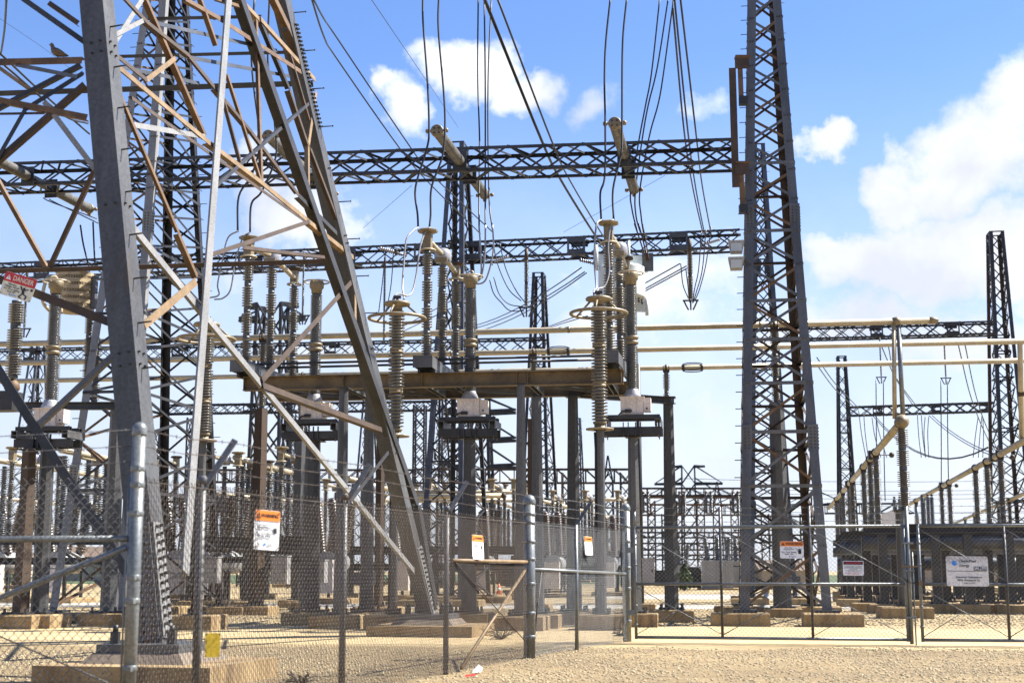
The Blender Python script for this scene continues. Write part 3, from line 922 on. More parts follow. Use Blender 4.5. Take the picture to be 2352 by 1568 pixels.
# foot plates, splice plates and bolts
bl = MB()
for P, T, sgn, big in ((PL, TL, 1, True), (PR, TR, -1, False)):
    d = (T - P).normalized()
    f1 = perp(d, -e1p); f2 = perp(d, e2p * sgn)
    n1 = perp(d, -e2p) if sgn > 0 else perp(d, e2p)
    n2 = perp(d, e1p)
    L0, L1_ = 0.06, 1.35
    MB().bar(P + d * L0 + f2 * 0.14 + n2 * 0.012, P + d * L1_ + f2 * 0.14 + n2 * 0.012, 0.25, 0.016, n2).build('splice_plate', 'galv_light', PY)
    MB().bar(P + d * L0 + f1 * 0.14 - e2p * 0.012 * sgn, P + d * L1_ + f1 * 0.14 - e2p * 0.012 * sgn, 0.25, 0.016, -e2p * sgn).build('splice_plate', 'galv', PY)
    for k in range(14):
        for q in (0.07, 0.19):
            c = P + d * (0.12 + k * 0.09 + (0.03 if q > 0.1 else 0)) + f2 * q + n2 * 0.03
            bl.cyl(c - n2 * 0.01, c + n2 * 0.03, 0.02, 6, smooth=False)
            c = P + d * (0.12 + k * 0.09 + (0.03 if q > 0.1 else 0)) + f1 * q - e2p * sgn * 0.03
            bl.cyl(c, c - e2p * sgn * 0.03, 0.02, 6, smooth=False)
    for z in (3.2, 3.35, 5.2, 7.2, 7.34, 8.6):
        for q in (0.08, 0.2):
            c = P + d * z + f1 * q
            bl.cyl(c, c - e2p * sgn * 0.025, 0.014, 6, smooth=False)
            c = P + d * z + f2 * q
            bl.cyl(c, c + n2 * 0.03, 0.014, 6, smooth=False)
    cz = P - f1 * 0 + (f1 + f2) * 0.12
    base = V((cz.x, cz.y, 0))
    MB().box(base + UP * (P.z - 0.045), 0.95, 0.95, 0.09, e1p, e2p).build('base_plate', 'galv', PY)
    for i in (-1, 1):
        for j in (-1, 1):
            q = base + e1p * 0.33 * i + e2p * 0.33 * j + UP * P.z
            MB().cyl(q, q + UP * 0.13, 0.055, 6, smooth=False).cyl(q + UP * 0.13, q + UP * 0.2, 0.03, 8).build('anchor_bolt', 'galv_dark', PY)
    MB().add([base + e1p * a + e2p * b + UP * (P.z - 0.09) for a, b in ((-.5, -.5), (.5, -.5), (.5, .5), (-.5, .5))] +
             [base + e1p * a + e2p * b + UP * (P.z - 0.22) for a, b in ((-.62, -.62), (.62, -.62), (.62, .62), (-.62, .62))],
             [(0, 1, 2, 3), (0, 4, 5, 1), (1, 5, 6, 2), (2, 6, 7, 3), (3, 7, 4, 0)]).build('grout_pad', 'grout', PY)
    fb = MB().box(base + e1p * 0.05 - UP * 0.05, 2.0, 1.9, 2 * (P.z - 0.2) + 0.1, e1p, e2p).build('footing', 'concrete', PY)
# step bolts on the legs
for k in range(14):
    c = extend(PR, TR, 0.32 + 0.06 * k); dR = (TR - PR).normalized()
    bl.cyl(c, c + e1p * 0.22, 0.011, 5).cyl(c + e1p * 0.22, c + e1p * 0.235, 0.018, 5)
for k in range(9):
    c = extend(PL, TL, 0.40 + 0.07 * k) + e2p * 0.14
    bl.cyl(c, c + e1p * 0.17 + UP * 0.015, 0.011, 5)
dR = (TR - PR).normalized()
for k in range(26):                                      # riveted seam high on the right leg
    c = extend(PR, TR, 0.80) + dR * (0.075 * k)
    bl.cyl(c + perp(dR, -e2p) * 0.05, c + perp(dR, -e2p) * 0.05 + e1p * 0.05, 0.02, 6, smooth=False)
    bl.cyl(c + perp(dR, -e2p) * 0.15, c + perp(dR, -e2p) * 0.15 + e1p * 0.05, 0.02, 6, smooth=False)
o = bl.build('bolts', 'bolt_dark', PY); o['kind'] = 'stuff'

# bird on the rusty beam
def bird():
    p0, n = face_plane('B')
    b = on_plane(127, 131, p0, n) + UP * 0.015 + n * -0.06
    t = thing('dove', b, 'brown dove perched on the rusty beam at the upper left', 'bird')
    prof = [(0.004, -0.15), (0.018, -0.10), (0.034, -0.05), (0.046, 0.0), (0.048, 0.04), (0.040, 0.075), (0.026, 0.105), (0.021, 0.125), (0.025, 0.145), (0.024, 0.16), (0.012, 0.175), (0.005, 0.182)]
    m = MB()
    path = [V((0.13, 0, 0.015)), V((0.085, 0, 0.03)), V((0.05, 0, 0.045)), V((0.01, 0, 0.06)), V((-0.025, 0, 0.078)), V((-0.055, 0, 0.10)), V((-0.072, 0, 0.128)), V((-0.08, 0, 0.15)), V((-0.088, 0, 0.168)), V((-0.097, 0, 0.178)), V((-0.112, 0, 0.178)), V((-0.13, 0, 0.174))]
    rad = [0.012, 0.026, 0.038, 0.05, 0.052, 0.044, 0.03, 0.023, 0.026, 0.024, 0.010, 0.003]
    m.tube([b + e1p * p.x + UP * p.z for p in path], rad, 12)
    m.build('body', 'feather', t)
    for s in (-1, 1):
        m = MB().tube([b + e1p * -0.03 + UP * 0.09 - e2p * 0.04 * s, b + e1p * 0.03 + UP * 0.066 - e2p * 0.047 * s, b + e1p * 0.09 + UP * 0.04 - e2p * 0.024 * s, b + e1p * 0.14 + UP * 0.018 - e2p * 0.008 * s], [0.012, 0.022, 0.014, 0.004], 8)
        m.build('wing', 'feather', t)
        MB().cyl(b + e2p * 0.015 * s - UP * 0.02, b + e2p * 0.018 * s + UP * 0.03, 0.004, 5).build('leg', 'rust_dark', t)


bird()


# ================================================================== insulators
def sheds(H, n, rc, rs):
    """profile of a shedded porcelain from 0 to H"""
    pr = [(rc * 1.05, 0.0), (rc, H * 0.02)]
    p = H * 0.96 / n
    for i in range(n):
        z = H * 0.02 + i * p
        pr += [(rc, z + p * 0.10), (rs, z + p * 0.36), (rs * 0.985, z + p * 0.52), (rc * 1.12, z + p * 0.80)]
    pr += [(rc, H * 0.985), (rc * 1.05, H)]
    return pr


_col = {}


def insulator_parts(t, base, H, units, rs, n=14, mat='porcelain', per=8, capr=0.62, axis=None, taper=0.0, name='porcelain'):
    """stack of porcelain units with metal caps between them; parts under t"""
    axis = axis or UP
    h = H / units; cap = min(0.07, h * 0.1)
    for i in range(units):
        r = rs * (1 - taper * i / max(units, 1))
        key = (round(h, 3), round(r, 4), n, mat, per)
        c = base + axis * (i * h)
        m = MB().lathe([(a, b + cap) for a, b in sheds(h - 2 * cap, per, r * 0.52, r)], n, c, axis)
        m.build(name, mat, t)
        MB().lathe([(r * capr, 0), (r * capr, cap)], n, c, axis).build('flange', 'cap_metal', t)
        MB().lathe([(r * capr, h - cap), (r * capr, h - 0.004)], n, c, axis).build('flange', 'cap_metal', t)


ORD_L = ['first', 'second', 'third', 'fourth', 'fifth', 'sixth', 'seventh', 'eighth', 'ninth', 'tenth', 'eleventh']
ORD = ['first', 'second', 'third', 'fourth', 'fifth', 'sixth', 'seventh', 'eighth', 'ninth', 'tenth']
# ---- three-column disconnect switches on the steel platform
def switch(label, tops, zt, zb, group, rs=0.125, arm=True, units=4, lowered=False):
    T = [pz(u, v, zt) for u, v in tops]
    B = [V((p.x, p.y, zb)) for p in T]
    ax = (T[2] - T[0]); ax.z = 0; L_ = ax.length; ax.normalize()
    t = thing('disconnect_switch', B[0], label, 'switch', group)
    for p in B:
        insulator_parts(t, p, zt - zb, units, rs, 14, 'porcelain', 8)
    sd = ax.cross(UP)
    # live parts
    for i, k in ((0, 1), (2, -1)):
        c = T[i]
        MB().ring(c + UP * 0.02, 0.175, 0.022, n=24).build('grading_ring', 'alu_pipe', t)
        if i == 0:
            m = MB().hexa([c + ax * a * 0.11 + sd * b * 0.09 + UP * 0.06 for a, b in ((-1, -1), (1, -1), (1, 1), (-1, 1))] + [c + ax * a * 0.10 + sd * b * 0.10 + UP * 0.40 for a, b in ((-1, -1), (1, -1), (1, 1), (-1, 1))])
            m.build('terminal_casting', 'cast_tan', t)
            MB().lathe([(0.10, 0.40), (0.23, 0.44), (0.24, 0.48), (0.21, 0.50)], 8, c, smooth=False).build('terminal_cap', 'cast_tan', t)
        else:
            MB().box(c + UP * 0.22, 0.17, 0.2, 0.3, sd, ax).build('terminal_casting', 'cast_tan', t)
            MB().lathe([(0.08, 0.36), (0.19, 0.39), (0.2, 0.43), (0.16, 0.46)], 8, c, smooth=False).build('terminal_cap', 'rust_dark', t)
        for s in (-1, 1):
            MB().bar(c + UP * 0.02 + sd * 0.02 * s, c + UP * 0.02 + sd * 0.17 * s, 0.03, 0.015, UP).build('ring_bracket', 'cap_metal', t)
    c = T[1] + UP * 0.20
    prof = [(0.03, -0.17), (0.17, -0.16), (0.205, -0.08), (0.205, 0.06), (0.18, 0.13), (0.11, 0.17), (0.02, 0.18)]
    MB().lathe(prof, 8, c, smooth=True).build('centre_housing', 'cast_grey', t)
    MB().box(c - UP * 0.12 - ax * 0.17, 0.28, 0.05, 0.10, sd, ax).build('hinge_block', 'cast_tan', t)
    MB().cyl(T[0] + UP * 0.26 + ax * 0.05, c + UP * 0.02 - ax * 0.15, 0.062, 14).build('blade', 'cast_tan' if lowered else 'alu_pipe', t)
    MB().cyl(c + UP * 0.0 + ax * 0.15, T[2] + UP * 0.18 - ax * 0.04, 0.062, 14).build('blade', 'alu_pipe', t)
    MB().box(T[0] + UP * 0.05, 0.16, 0.16, 0.06, sd, ax).build('contact', 'cap_metal', t)
    return t, T, B


ZB, ZT = 5.88, 8.32
swM, TM, BM = switch('middle one of the three switch phases, left of the close pair of columns', [(982, 577), (1017, 607), (1048, 644)], ZT, ZB, 'disconnect switches on the steel platform')
swR, TR_, BR = switch('right-hand switch phase, three columns bunched in front of the pale round coil', [(1398, 560), (1422, 593), (1437, 632)], ZT, ZB, 'disconnect switches on the steel platform')
swL, TL_, BL = switch('left-hand switch phase, seen between the broad pale plate and the dark pylon brace', [(571, 592), (625, 610), (676, 655)], ZT, ZB, 'disconnect switches on the steel platform')


# ---- steel columns (tapered, many-sided) with concrete footings
def column(label, u0, v0, w0, u1, v1, w1, mat='galv_post', sides=12, group=None, ftw=1.0, cap=True, name='steel_column', zf=0.30, cat='column', cable=False, Y=None):
    """top reading, bottom reading (where the base plate sits on the footing), widths in picture units"""
    b = pz(u1, v1, zf) if Y is None else V((at(u1, v1, Y).x, Y, zf))
    top = at(u0, v0, b.y)
    t = thing(name, V((b.x, b.y, 0)), label, cat, group)
    r0 = w0 * b.y / FPX / 2 * 1.02; r1 = w1 * b.y / FPX / 2 * 1.02
    MB().tube([b, V((b.x, b.y, top.z))], [r1, r0], sides, smooth=False).build('shaft', mat, t)
    bp_ = MB().box(b + UP * 0.02, r1 * 3.2, r1 * 3.2, 0.04).build('base_plate', 'galv_dark', t)
    for i in (-1, 1):
        for j in (-1, 1):
            p = b + E1 * i * r1 * 1.35 + E2 * j * r1 * 1.35
            MB().cyl(p, p + UP * 0.12, 0.03, 6, smooth=False).build('anchor_bolt', 'galv_dark', bp_)
    block(t, b, ftw, ftw, zf - 0.004)
    if cap: MB().box(V((b.x, b.y, top.z + 0.012)), r0 * 2.8, r0 * 2.8, 0.024).build('cap_plate', 'galv_dark', t)
    if cable:
        pts = [V((b.x - r1 * 1.05, b.y - r1 * 0.4, 0.3)), V((b.x - r1 * 1.0, b.y - r1 * 0.4, top.z * 0.4)), V((b.x - r0 * 1.05, b.y - r0 * 0.5, top.z * 0.9)), V((b.x - r0 * 1.2, b.y - r0 * 0.5, top.z - 0.05))]
        MB().tube(pts, 0.02, 6).build('ground_cable', 'cable_black', t)
    return t, V((b.x, b.y, top.z))


# ---- the platform itself
def platform():
    zt = 5.56
    fl = pz(561, 866, zt); fr = pz(1432, 848, zt)
    ax = V((fr.x - fl.x, fr.y - fl.y, 0)).normalized(); dp = V((-ax.y, ax.x, 0))
    L_ = (fr - fl).length
    t = thing('switch_platform', V((fl.x, fl.y, 0)), 'long rusty I-beam platform carrying the three switches', 'platform')
    back = 2.1
    f0 = V((fl.x, fl.y, zt)); f1 = f0 + ax * L_
    hb = 0.32
    MB().ibeam(f0 - UP * hb / 2, f1 - UP * hb / 2, 0.2, hb, 0.02).build('beam', 'rust_plate', t)
    MB().ibeam(f0 + dp * back - UP * hb / 2, f1 + dp * back + ax * 0.1 - UP * hb / 2, 0.2, hb, 0.02).build('beam', 'rust_plate', t)
    for x in (0.02, 2.35, 3.55, 4.15, 6.3, 6.55, L_ - 0.55, L_ - 0.05):
        MB().box(f0 + ax * x - UP * hb / 2 - dp * 0.05, 0.014, 0.09, hb - 0.04, ax, dp).build('stiffener', 'rust_plate', t)
    for B_ in (BL, BM, BR):
        a = V((B_[0].x, B_[0].y, ZB - 0.13)) - dp * 0.42; b = V((B_[2].x, B_[2].y, ZB - 0.13)) + dp * 0.35
        w = MB().chan(a, b, 0.40, 0.25)
        w.build('cross_channel', 'galv', t)
        MB().box(a + dp * 0.012 + UP * 0.0, 0.44, 0.02, 0.27, ax, dp).build('end_plate', 'galv', t)
        for sgn in (-1, 1):
            MB().bar(V((B_[0].x, B_[0].y, zt + 0.03)) + ax * 0.17 * sgn, V((B_[2].x, B_[2].y, zt + 0.03)) + ax * 0.17 * sgn, 0.06, 0.08, UP).build('packing_strip', 'galv_dark', t)
    for x in (2.4, 4.25, 4.9, 6.6, 8.35):
        a = f0 + ax * x + dp * 0.12 - UP * (hb - 0.10); b = f0 + ax * (x) + dp * (back - 0.12) - UP * (hb - 0.10)
        MB().chan(a, b, 0.13, 0.18).build('joist', 'galv', t)
    for x0, x1 in ((0.3, 2.2), (4.4, 6.4), (6.8, 8.2), (2.6, 4.1)):
        MB().angle(f0 + ax * x0 + dp * 0.15 - UP * 0.26, f0 + ax * x1 + dp * (back - 0.15) - UP * 0.22, UP, 0.08).build('wind_brace', 'galv', t)
    # operating pipes between the phases
    for dx, s in ((0.5, 0.0), (1.0, -0.02)):
        p = V((BL[0].x, BL[0].y, ZB + 0.03 + s)) + dp * dx; q = V((BR[0].x, BR[0].y, ZB + 0.03 + s)) + dp * dx
        MB().cyl(p, q, 0.03, 8).build('drive_pipe', 'galv_dark', t)
    return t, f0, ax, dp, L_


PLAT, pf0, pax, pdp, pL_ = platform()
gP = 'columns under the switch platform'
column('front column of the switch platform, left, beside the pylon brace', 788, 893, 21, 780, 1409, 31, group=gP, ftw=1.05)
column('back column of the switch platform, left, just right of its front twin, with a grey control box low on it', 846, 917, 20, 841, 1404, 33, group=gP)
column('front column of the switch platform, right, the paler left one of the close pair', 1198, 884, 18, 1197, 1412, 33, 'galv_post', group=gP, ftw=1.055)
column('back column of the switch platform, right, the other one of the close pair', 1233, 912, 20, 1235, 1408, 32, 'galv_post', group=gP)
c1 = column('dark octagonal column at the left end of the plain steel frame', 1318, 912, 24, 1319, 1402, 37, 'post_dark', 8, 'columns of the plain steel frame')
c2 = column('dark octagonal column by the gate, right end of the plain steel frame, with an insulator above it', 1538, 914, 24, 1543, 1398, 34, 'post_dark', 8, 'columns of the plain steel frame', ftw=1.05)
tb = thing('frame_beam', c1[1], 'dark steel beam lying across the two octagonal columns near the gate', 'beam')
MB().ibeam(c1[1] + UP * 0.09 - E1 * 0.1, V((c2[1].x, c2[1].y, c1[1].z)) + UP * 0.09 + E1 * 0.14, 0.16, 0.17).build('beam', 'galv_dark', tb)
MB().box(V((c2[1].x, c2[1].y, c1[1].z)) + UP * 0.09 - E2 * 0.09, 0.28, 0.012, 0.17).build('end_plate', 'galv', tb)

# control box on the back column
def control_box(label, u, v, Y, w, h, d, mat='box_grey', group=None, legs=False):
    c = at(u, v, Y)
    t = thing('control_box', V((c.x, c.y, c.z - h / 2)), label, 'cabinet', group)
    MB().box(c, w, d, h).build('cabinet', mat, t)
    door = MB().box(c - E2 * (d / 2 + 0.012), w * 0.9, 0.02, h * 0.92).build('door', mat, t)
    MB().box(c - E2 * (d / 2 + 0.03) + E1 * w * 0.36, 0.025, 0.02, h * 0.14).build('handle', 'bolt_dark', door)
    MB().box(c + UP * (h / 2 + 0.015), w * 1.08, d * 1.1, 0.03).build('hood', mat, t)
    return t


control_box('wide grey box strapped low round a platform column behind the wire mesh', 833, 1329, 33.8, 0.55, 0.26, 0.3, 'galv')
control_box('tan cabinet behind the near fence, left of the slim grey column', 645, 1309, 40, 0.46, 0.75, 0.35, 'box_grey')
control_box('tan cabinet half hidden behind the thick column at the left of the middle', 735, 1312, 41, 0.36, 0.62, 0.35, 'box_grey')
control_box('beige cabinet hanging beside the rusty column, behind the gate post', 1489, 1310, 37, 0.30, 0.58, 0.25, 'box_paint')
control_box('tan cabinet behind the near fence under the thin left tower brace', 487, 1309, 39, 0.42, 0.68, 0.3, 'box_grey')

# ---- voltage transformers on platforms
def make_cvt(base, label):
    t = thing('voltage_transformer', base, label, 'transformer', 'voltage transformers on columns')
    b = base
    MB().box(b + UP * 0.20, 0.50, 0.46, 0.38).build('tank', 'box_paint', t)
    MB().box(b + UP * 0.395, 0.55, 0.51, 0.022).build('tank_lid', 'box_paint', t)
    for x in (-0.12, 0.12):
        MB().box(b + UP * 0.2 + E1 * x - E2 * 0.235, 0.012, 0.016, 0.36).build('tank_rib', 'box_paint', t)
    MB().box(b + UP * 0.23 + E1 * 0.335 - E2 * 0.03, 0.16, 0.3, 0.30).build('junction_box', 'box_paint', t)
    MB().cyl(b + UP * 0.14 + E1 * 0.33 - E2 * 0.17, b + UP * 0.14 + E1 * 0.33 - E2 * 0.19, 0.022, 10).build('cable_gland', 'bolt_dark', t)
    MB().tube([b + UP * 0.09 - E2 * 0.25, b + UP * 0.09 - E2 * 0.27 - E1 * 0.1, b + UP * 0.07 - E2 * 0.27 - E1 * 0.22, b - UP * 0.02 - E2 * 0.25 - E1 * 0.3], 0.018, 6).build('earth_lead', 'cable_black', t)
    MB().box(b + UP * 0.085 - E2 * 0.25 - E1 * 0.08, 0.14, 0.05, 0.07).build('earth_switch', 'galv_dark', t)
    MB().lathe([(0.20, 0.40), (0.19, 0.46), (0.145, 0.56), (0.135, 0.60)], 16, b).build('cone', 'cast_grey', t)
    for z0, H_ in ((0.60, 1.00), (1.80, 1.16)):
        MB().lathe([(a, z + z0) for a, z in sheds(H_, 25, 0.098, 0.14)], 16, b).build('porcelain', 'porcelain_grey', t)
    MB().lathe([(0.12, 1.60), (0.155, 1.62), (0.155, 1.68), (0.125, 1.69), (0.125, 1.72), (0.16, 1.74), (0.16, 1.79), (0.12, 1.80)], 16, b).build('flange', 'cast_tan', t)
    MB().lathe([(0.12, 2.96), (0.13, 3.06), (0.165, 3.10), (0.17, 3.22), (0.15, 3.26), (0.04, 3.27)], 16, b).build('head', 'cast_tan', t)
    MB().ring(b + UP * 3.24, 0.285, 0.018, n=28).build('grading_ring', 'alu_pipe', t)
    for k in range(3):
        a = k * 2.094 + 0.4
        d = E1 * math.cos(a) + E2 * math.sin(a)
        MB().cyl(b + UP * 3.21 + d * 0.15, b + UP * 3.235 + d * 0.285, 0.012, 6).build('ring_arm', 'alu_pipe', t)
    return t


def cvt_stand(label, u0, v0, w0, u1, v1, w1, uq, vq, mat, tlabel, proto=None, sides=8, ftw=1.0, scale=None):
    t, top = column(label, u0, v0, w0, u1, v1, w1, mat, sides, 'columns under the voltage transformers', ftw=ftw)
    tz = top.z
    # two-level steel deck
    def beam(a, b, w, h, mt='galv_dark', nm='deck_beam'):
        MB().chan(a, b, w, h).build(nm, mt, t)
    for s in (-1, 1):
        beam(top + E2 * 0.22 * s - E1 * 0.66 + UP * 0.13, top + E2 * 0.22 * s + E1 * 0.66 + UP * 0.13, 0.09, 0.18)
        beam(top + E1 * 0.58 * s - E2 * 0.42 + UP * 0.31, top + E1 * 0.58 * s + E2 * 0.42 + UP * 0.31, 0.14, 0.16, 'galv')
        beam(top + E2 * 0.24 * s - E1 * 0.62 + UP * 0.44, top + E2 * 0.24 * s + E1 * 0.62 + UP * 0.44, 0.13, 0.09)
        for k in (-1, 1):
            MB().cyl(top + E1 * 0.58 * k + E2 * 0.24 * s - UP * 0.02, top + E1 * 0.58 * k + E2 * 0.24 * s + UP * 0.5, 0.014, 5).build('tie_rod', 'galv', t)
    for x in (-0.19, -0.08, 0.08, 0.19):
        MB().bar(top + E1 * x - E2 * 0.30 + UP * 0.02, top + E1 * x - E2 * 0.28 + UP * 0.32, 0.02, 0.06, E2).build('fin', 'galv_dark', t)
    base = V((top.x, top.y, tz + 0.49))
    if proto is None: return make_cvt(base, tlabel)
    return dup(proto, base, tlabel, scale=scale)


CVT = cvt_stand('stained dark column right of the pylon leg, carrying a voltage transformer', 1079, 1009, 27, 1077, 1405, 36, 0, 0, 'post_dark',
                'voltage transformer with pink-grey tank behind the middle switch phase')
cvt_stand('rust-stained column beside the gate post, carrying a voltage transformer', 1449, 1005, 24, 1459, 1406, 33, 0, 0, 'galv_post',
          'voltage transformer with pink-grey tank at the right, in front of the pale round coil', CVT)
cvt_stand('broad streaked column in the left middle, carrying a voltage transformer', 711, 1014, 33, 711, 1403, 45, 0, 0, 'post_dark',
          'voltage transformer behind the left-hand switch phase, between two pylon braces', CVT)
cvt_stand('left one of the thick grey columns, under the voltage transformer beside the bronze coil', 97, 1033, 30, 90, 1408, 38, 0, 0, 'post_dark',
          'voltage transformer at the far left, below the bronze coil', CVT)

# ---- surge arresters on slender pipes
def arrester(label, u, v0, v1, ub, vb, w, plab, mat='galv_post'):
    b = pz(ub, vb, 0.32)
    t, top = column(plab, u, v1 + 3, w * 0.85, ub, vb, w, mat, 10, 'slim posts under the arresters', ftw=1.0, zf=0.32, cable=True)
    zt = at(u, v0, b.y).z
    a = thing('surge_arrester', top, label, 'arrester', 'surge arresters on slim posts')
    MB().lathe([(0.30, 0.0), (0.30, 0.03), (0.12, 0.05), (0.12, 0.12)], 14, top).build('base_flange', 'cast_tan', a)
    H_ = zt - top.z - 0.28; h = H_ / 3
    for i in range(3):
        c = top + UP * (0.12 + i * h)
        MB().lathe([(x, z + 0.06) for x, z in sheds(h - 0.12, 10 if i < 2 else 11, 0.095, 0.175)], 18, c).build('porcelain', 'porcelain', a)
        MB().lathe([(0.10, 0), (0.145, 0.01), (0.145, 0.055), (0.10, 0.06)], 16, c).build('flange', 'cast_tan', a)
        MB().lathe([(0.10, h - 0.06), (0.145, h - 0.05), (0.145, h - 0.004), (0.1, h)], 16, c).build('flange', 'cast_tan', a)
    tp = top + UP * (0.12 + H_)
    MB().lathe([(0.1, 0), (0.12, 0.05), (0.1, 0.1), (0.27, 0.12), (0.285, 0.16), (0.26, 0.19), (0.06, 0.2)], 18, tp).build('cap', 'cast_tan', a)
    MB().ring(tp - UP * 0.16, 0.60, 0.035, n=32, m=8).build('grading_ring', 'cast_tan', a)
    for k in range(3):
        g = k * 2.094 + 0.5; d = E1 * math.cos(g) + E2 * math.sin(g)
        MB().cyl(tp + UP * 0.13 + d * 0.22, tp - UP * 0.16 + d * 0.59, 0.022, 6).build('ring_arm', 'cast_tan', a)
    MB().cyl(tp + UP * 0.2, tp + UP * 0.3, 0.03, 8).box(tp + UP * 0.3, 0.16, 0.06, 0.06).build('terminal', 'bolt_dark', a)
    return tp + UP * 0.32


AR_M = arrester('tall surge arrester with a big ring, just right of the dark pylon brace', 905, 697, 1000, 903, 1409, 19, 'slim post behind the pylon leg, with a dark cable running down it')
AR_R = arrester('tall surge arrester with a big ring, left of the bunched switch columns at the right', 1369, 686, 984, 1382, 1409, 24, 'slim post right of the octagonal frame column, under the ringed arrester')
# arrester ring glimpsed behind the broad pale plate
AR_L = arrester('surge arrester hidden behind the broad pale pylon plate, only its ring showing', 455, 745, 1010, 452, 1409, 20, 'slim post hidden behind the broad pale pylon plate')


# ---- round coils (line traps)
def round_coil(label, u, v, Y, R, H_):
    c = at(u, v, Y)
    t = thing('line_trap', c - UP * H_ / 2, label, 'coil')
    n = 40
    prof = []
    for i in range(34):
        z = -H_ / 2 + H_ * i / 33
        prof.append((R * (0.93 if i in (0, 33) else (1.0 if i % 2 else 0.99)), z))
    MB().lathe(prof, n, c).build('winding', 'trap_paint', t)
    for s in (1, -1):
        for k in range(2):
            a = 0.35 + k * math.pi / 2
            d = E1 * math.cos(a) + E2 * math.sin(a)
            z = s * (H_ / 2 + 0.16)
            MB().bar(c + UP * z - d * R * 1.1, c + UP * z + d * R * 1.1, 0.03, 0.36, UP).build('spider_arm', 'trap_paint', t)
            for q in (-1, 1):
                e = c + UP * z + d * R * 1.1 * q
                MB().cyl(e - UP * 0.27, e + UP * (0.27 + 0.15 * (s > 0)), 0.045, 10).build('tie_tube', 'trap_paint', t)
    MB().box(c + UP * (H_ / 2 + 0.12) + E1 * R * 1.12, 0.3, 0.02, 0.5).build('terminal_pad', 'galv', t)
    d = MB()
    for k in range(12):
        a = k * 0.5236
        p = c + E1 * math.cos(a) * R * 0.86 + E2 * math.sin(a) * R * 0.86
        d.cyl(p - UP * (H_ / 2 + 0.03), p - UP * (H_ / 2 + 0.16), 0.03, 6)
    d.build('coil_spacers', 'galv', t)['kind'] = 'stuff'
    return c


TRAP = round_coil('pale grey-green round coil hung high behind the bunched switch columns', 1428, 650, 37.5, 0.63, 0.86)
tp = thing('post_insulator', TRAP - UP * 3.2, 'post insulator under the pale round coil, almost hidden by the switch columns', 'insulator')
insulator_parts(tp, TRAP - UP * 2.3 + E1 * 0.1, 1.7, 3, 0.15)


def slatted_coil(label, u, v, Y, R, H_):
    c = at(u, v, Y)
    t = thing('line_trap', c - UP * H_ / 2, label, 'coil')
    n = 10
    MB().lathe([(R * 0.86, -H_ / 2), (R * 0.86, H_ / 2)], 20, c).build('core', 'rust_dark', t)
    bars = MB()
    for i in range(72):
        a = 2 * math.pi * i / 72; d = E1 * math.cos(a) + E2 * math.sin(a)
        bars.box(c + d * R * 0.92, 0.02, 0.06, H_ * 0.98, d.cross(UP), d)
    bars.build('slats', 'trap_bronze', t)['kind'] = 'stuff'
    for k in range(6):
        z = -H_ / 2 + H_ * (k + 0.15) / 5.3
        MB().lathe([(R * 0.9, z - 0.05), (R * 1.04, z - 0.05), (R * 1.04, z + 0.05), (R * 0.9, z + 0.05)], n, c, smooth=False).build('band', 'trap_bronze', t)
    MB().box(c + E1 * R * 1.1 + E2 * 0.0, 0.12, 0.16, H_ * 0.9).build('end_frame', 'galv', t)
    MB().box(c + UP * (H_ / 2 + 0.04), R * 1.6, R * 1.6, 0.06).build('end_frame', 'trap_bronze', t)
    MB().ring(c + E1 * R * 1.25 + UP * 0.2, 0.75, 0.04, axis=E2, n=16, a0=-1.0, a1=1.2).build('arc_horn', 'alu_pipe', t)
    return c


TRAP_B = slatted_coil('bronze slatted coil at the left, beside the tilted danger sign', 172, 673, 37.5, 0.5, 0.98)
tp = thing('post_insulator', TRAP_B - UP * 3, 'ribbed insulator carrying the bronze coil, behind the pale tower leg', 'insulator')
insulator_parts(tp, TRAP_B - UP * 2.35 + E1 * 0.45, 1.75, 3, 0.12)
for lab, u, v0, v1, Y, rs, un in [('dark ribbed insulator at the left edge under the tilted danger sign', 29, 690, 868, 33.0, 0.19, 3),
                                  ('ribbed insulator just right of the voltage transformer at the far left', 124, 770, 925, 38.5, 0.125, 3),
                                  ('insulator half hidden between the near pylon leg and the leaning tower leg', 216, 775, 925, 37.5, 0.135, 3)]:
    p = at(u, v1, Y); q = at(u, v0, Y)
    t = thing('post_insulator', p, lab, 'insulator')
    insulator_parts(t, p, q.z - p.z, un, rs)
    if u < 60:
        MB().lathe([(0.06, -0.02), (0.16, -0.12), (0.18, -0.26), (0.1, -0.36)], 14, p).build('base_bell', 'rust', t)
        MB().box(p - UP * 0.55 - E1 * 0.3, 0.9, 0.5, 0.45).build('bracket', 'galv_dark', t)
cA = column('dark brown column at the far left edge with a rusty lit side', 57, 1034, 30, 47, 1409, 37, 'post_rust', 4, ftw=1.05)
cB = column('thick grey column behind the left gate rail, right of the leaning tower leg', 262, 940, 32, 250, 1405, 40, 'galv_post', 8, ftw=1.0)
t = thing('frame_beam', cB[1], 'grey beam at the left, level with the bottom of the ribbed insulators', 'beam')
MB().ibeam(at(58, 932, cB[1].y + 0.9), at(275, 932, cB[1].y - 0.1), 0.2, 0.17).build('beam', 'galv_dark', t)


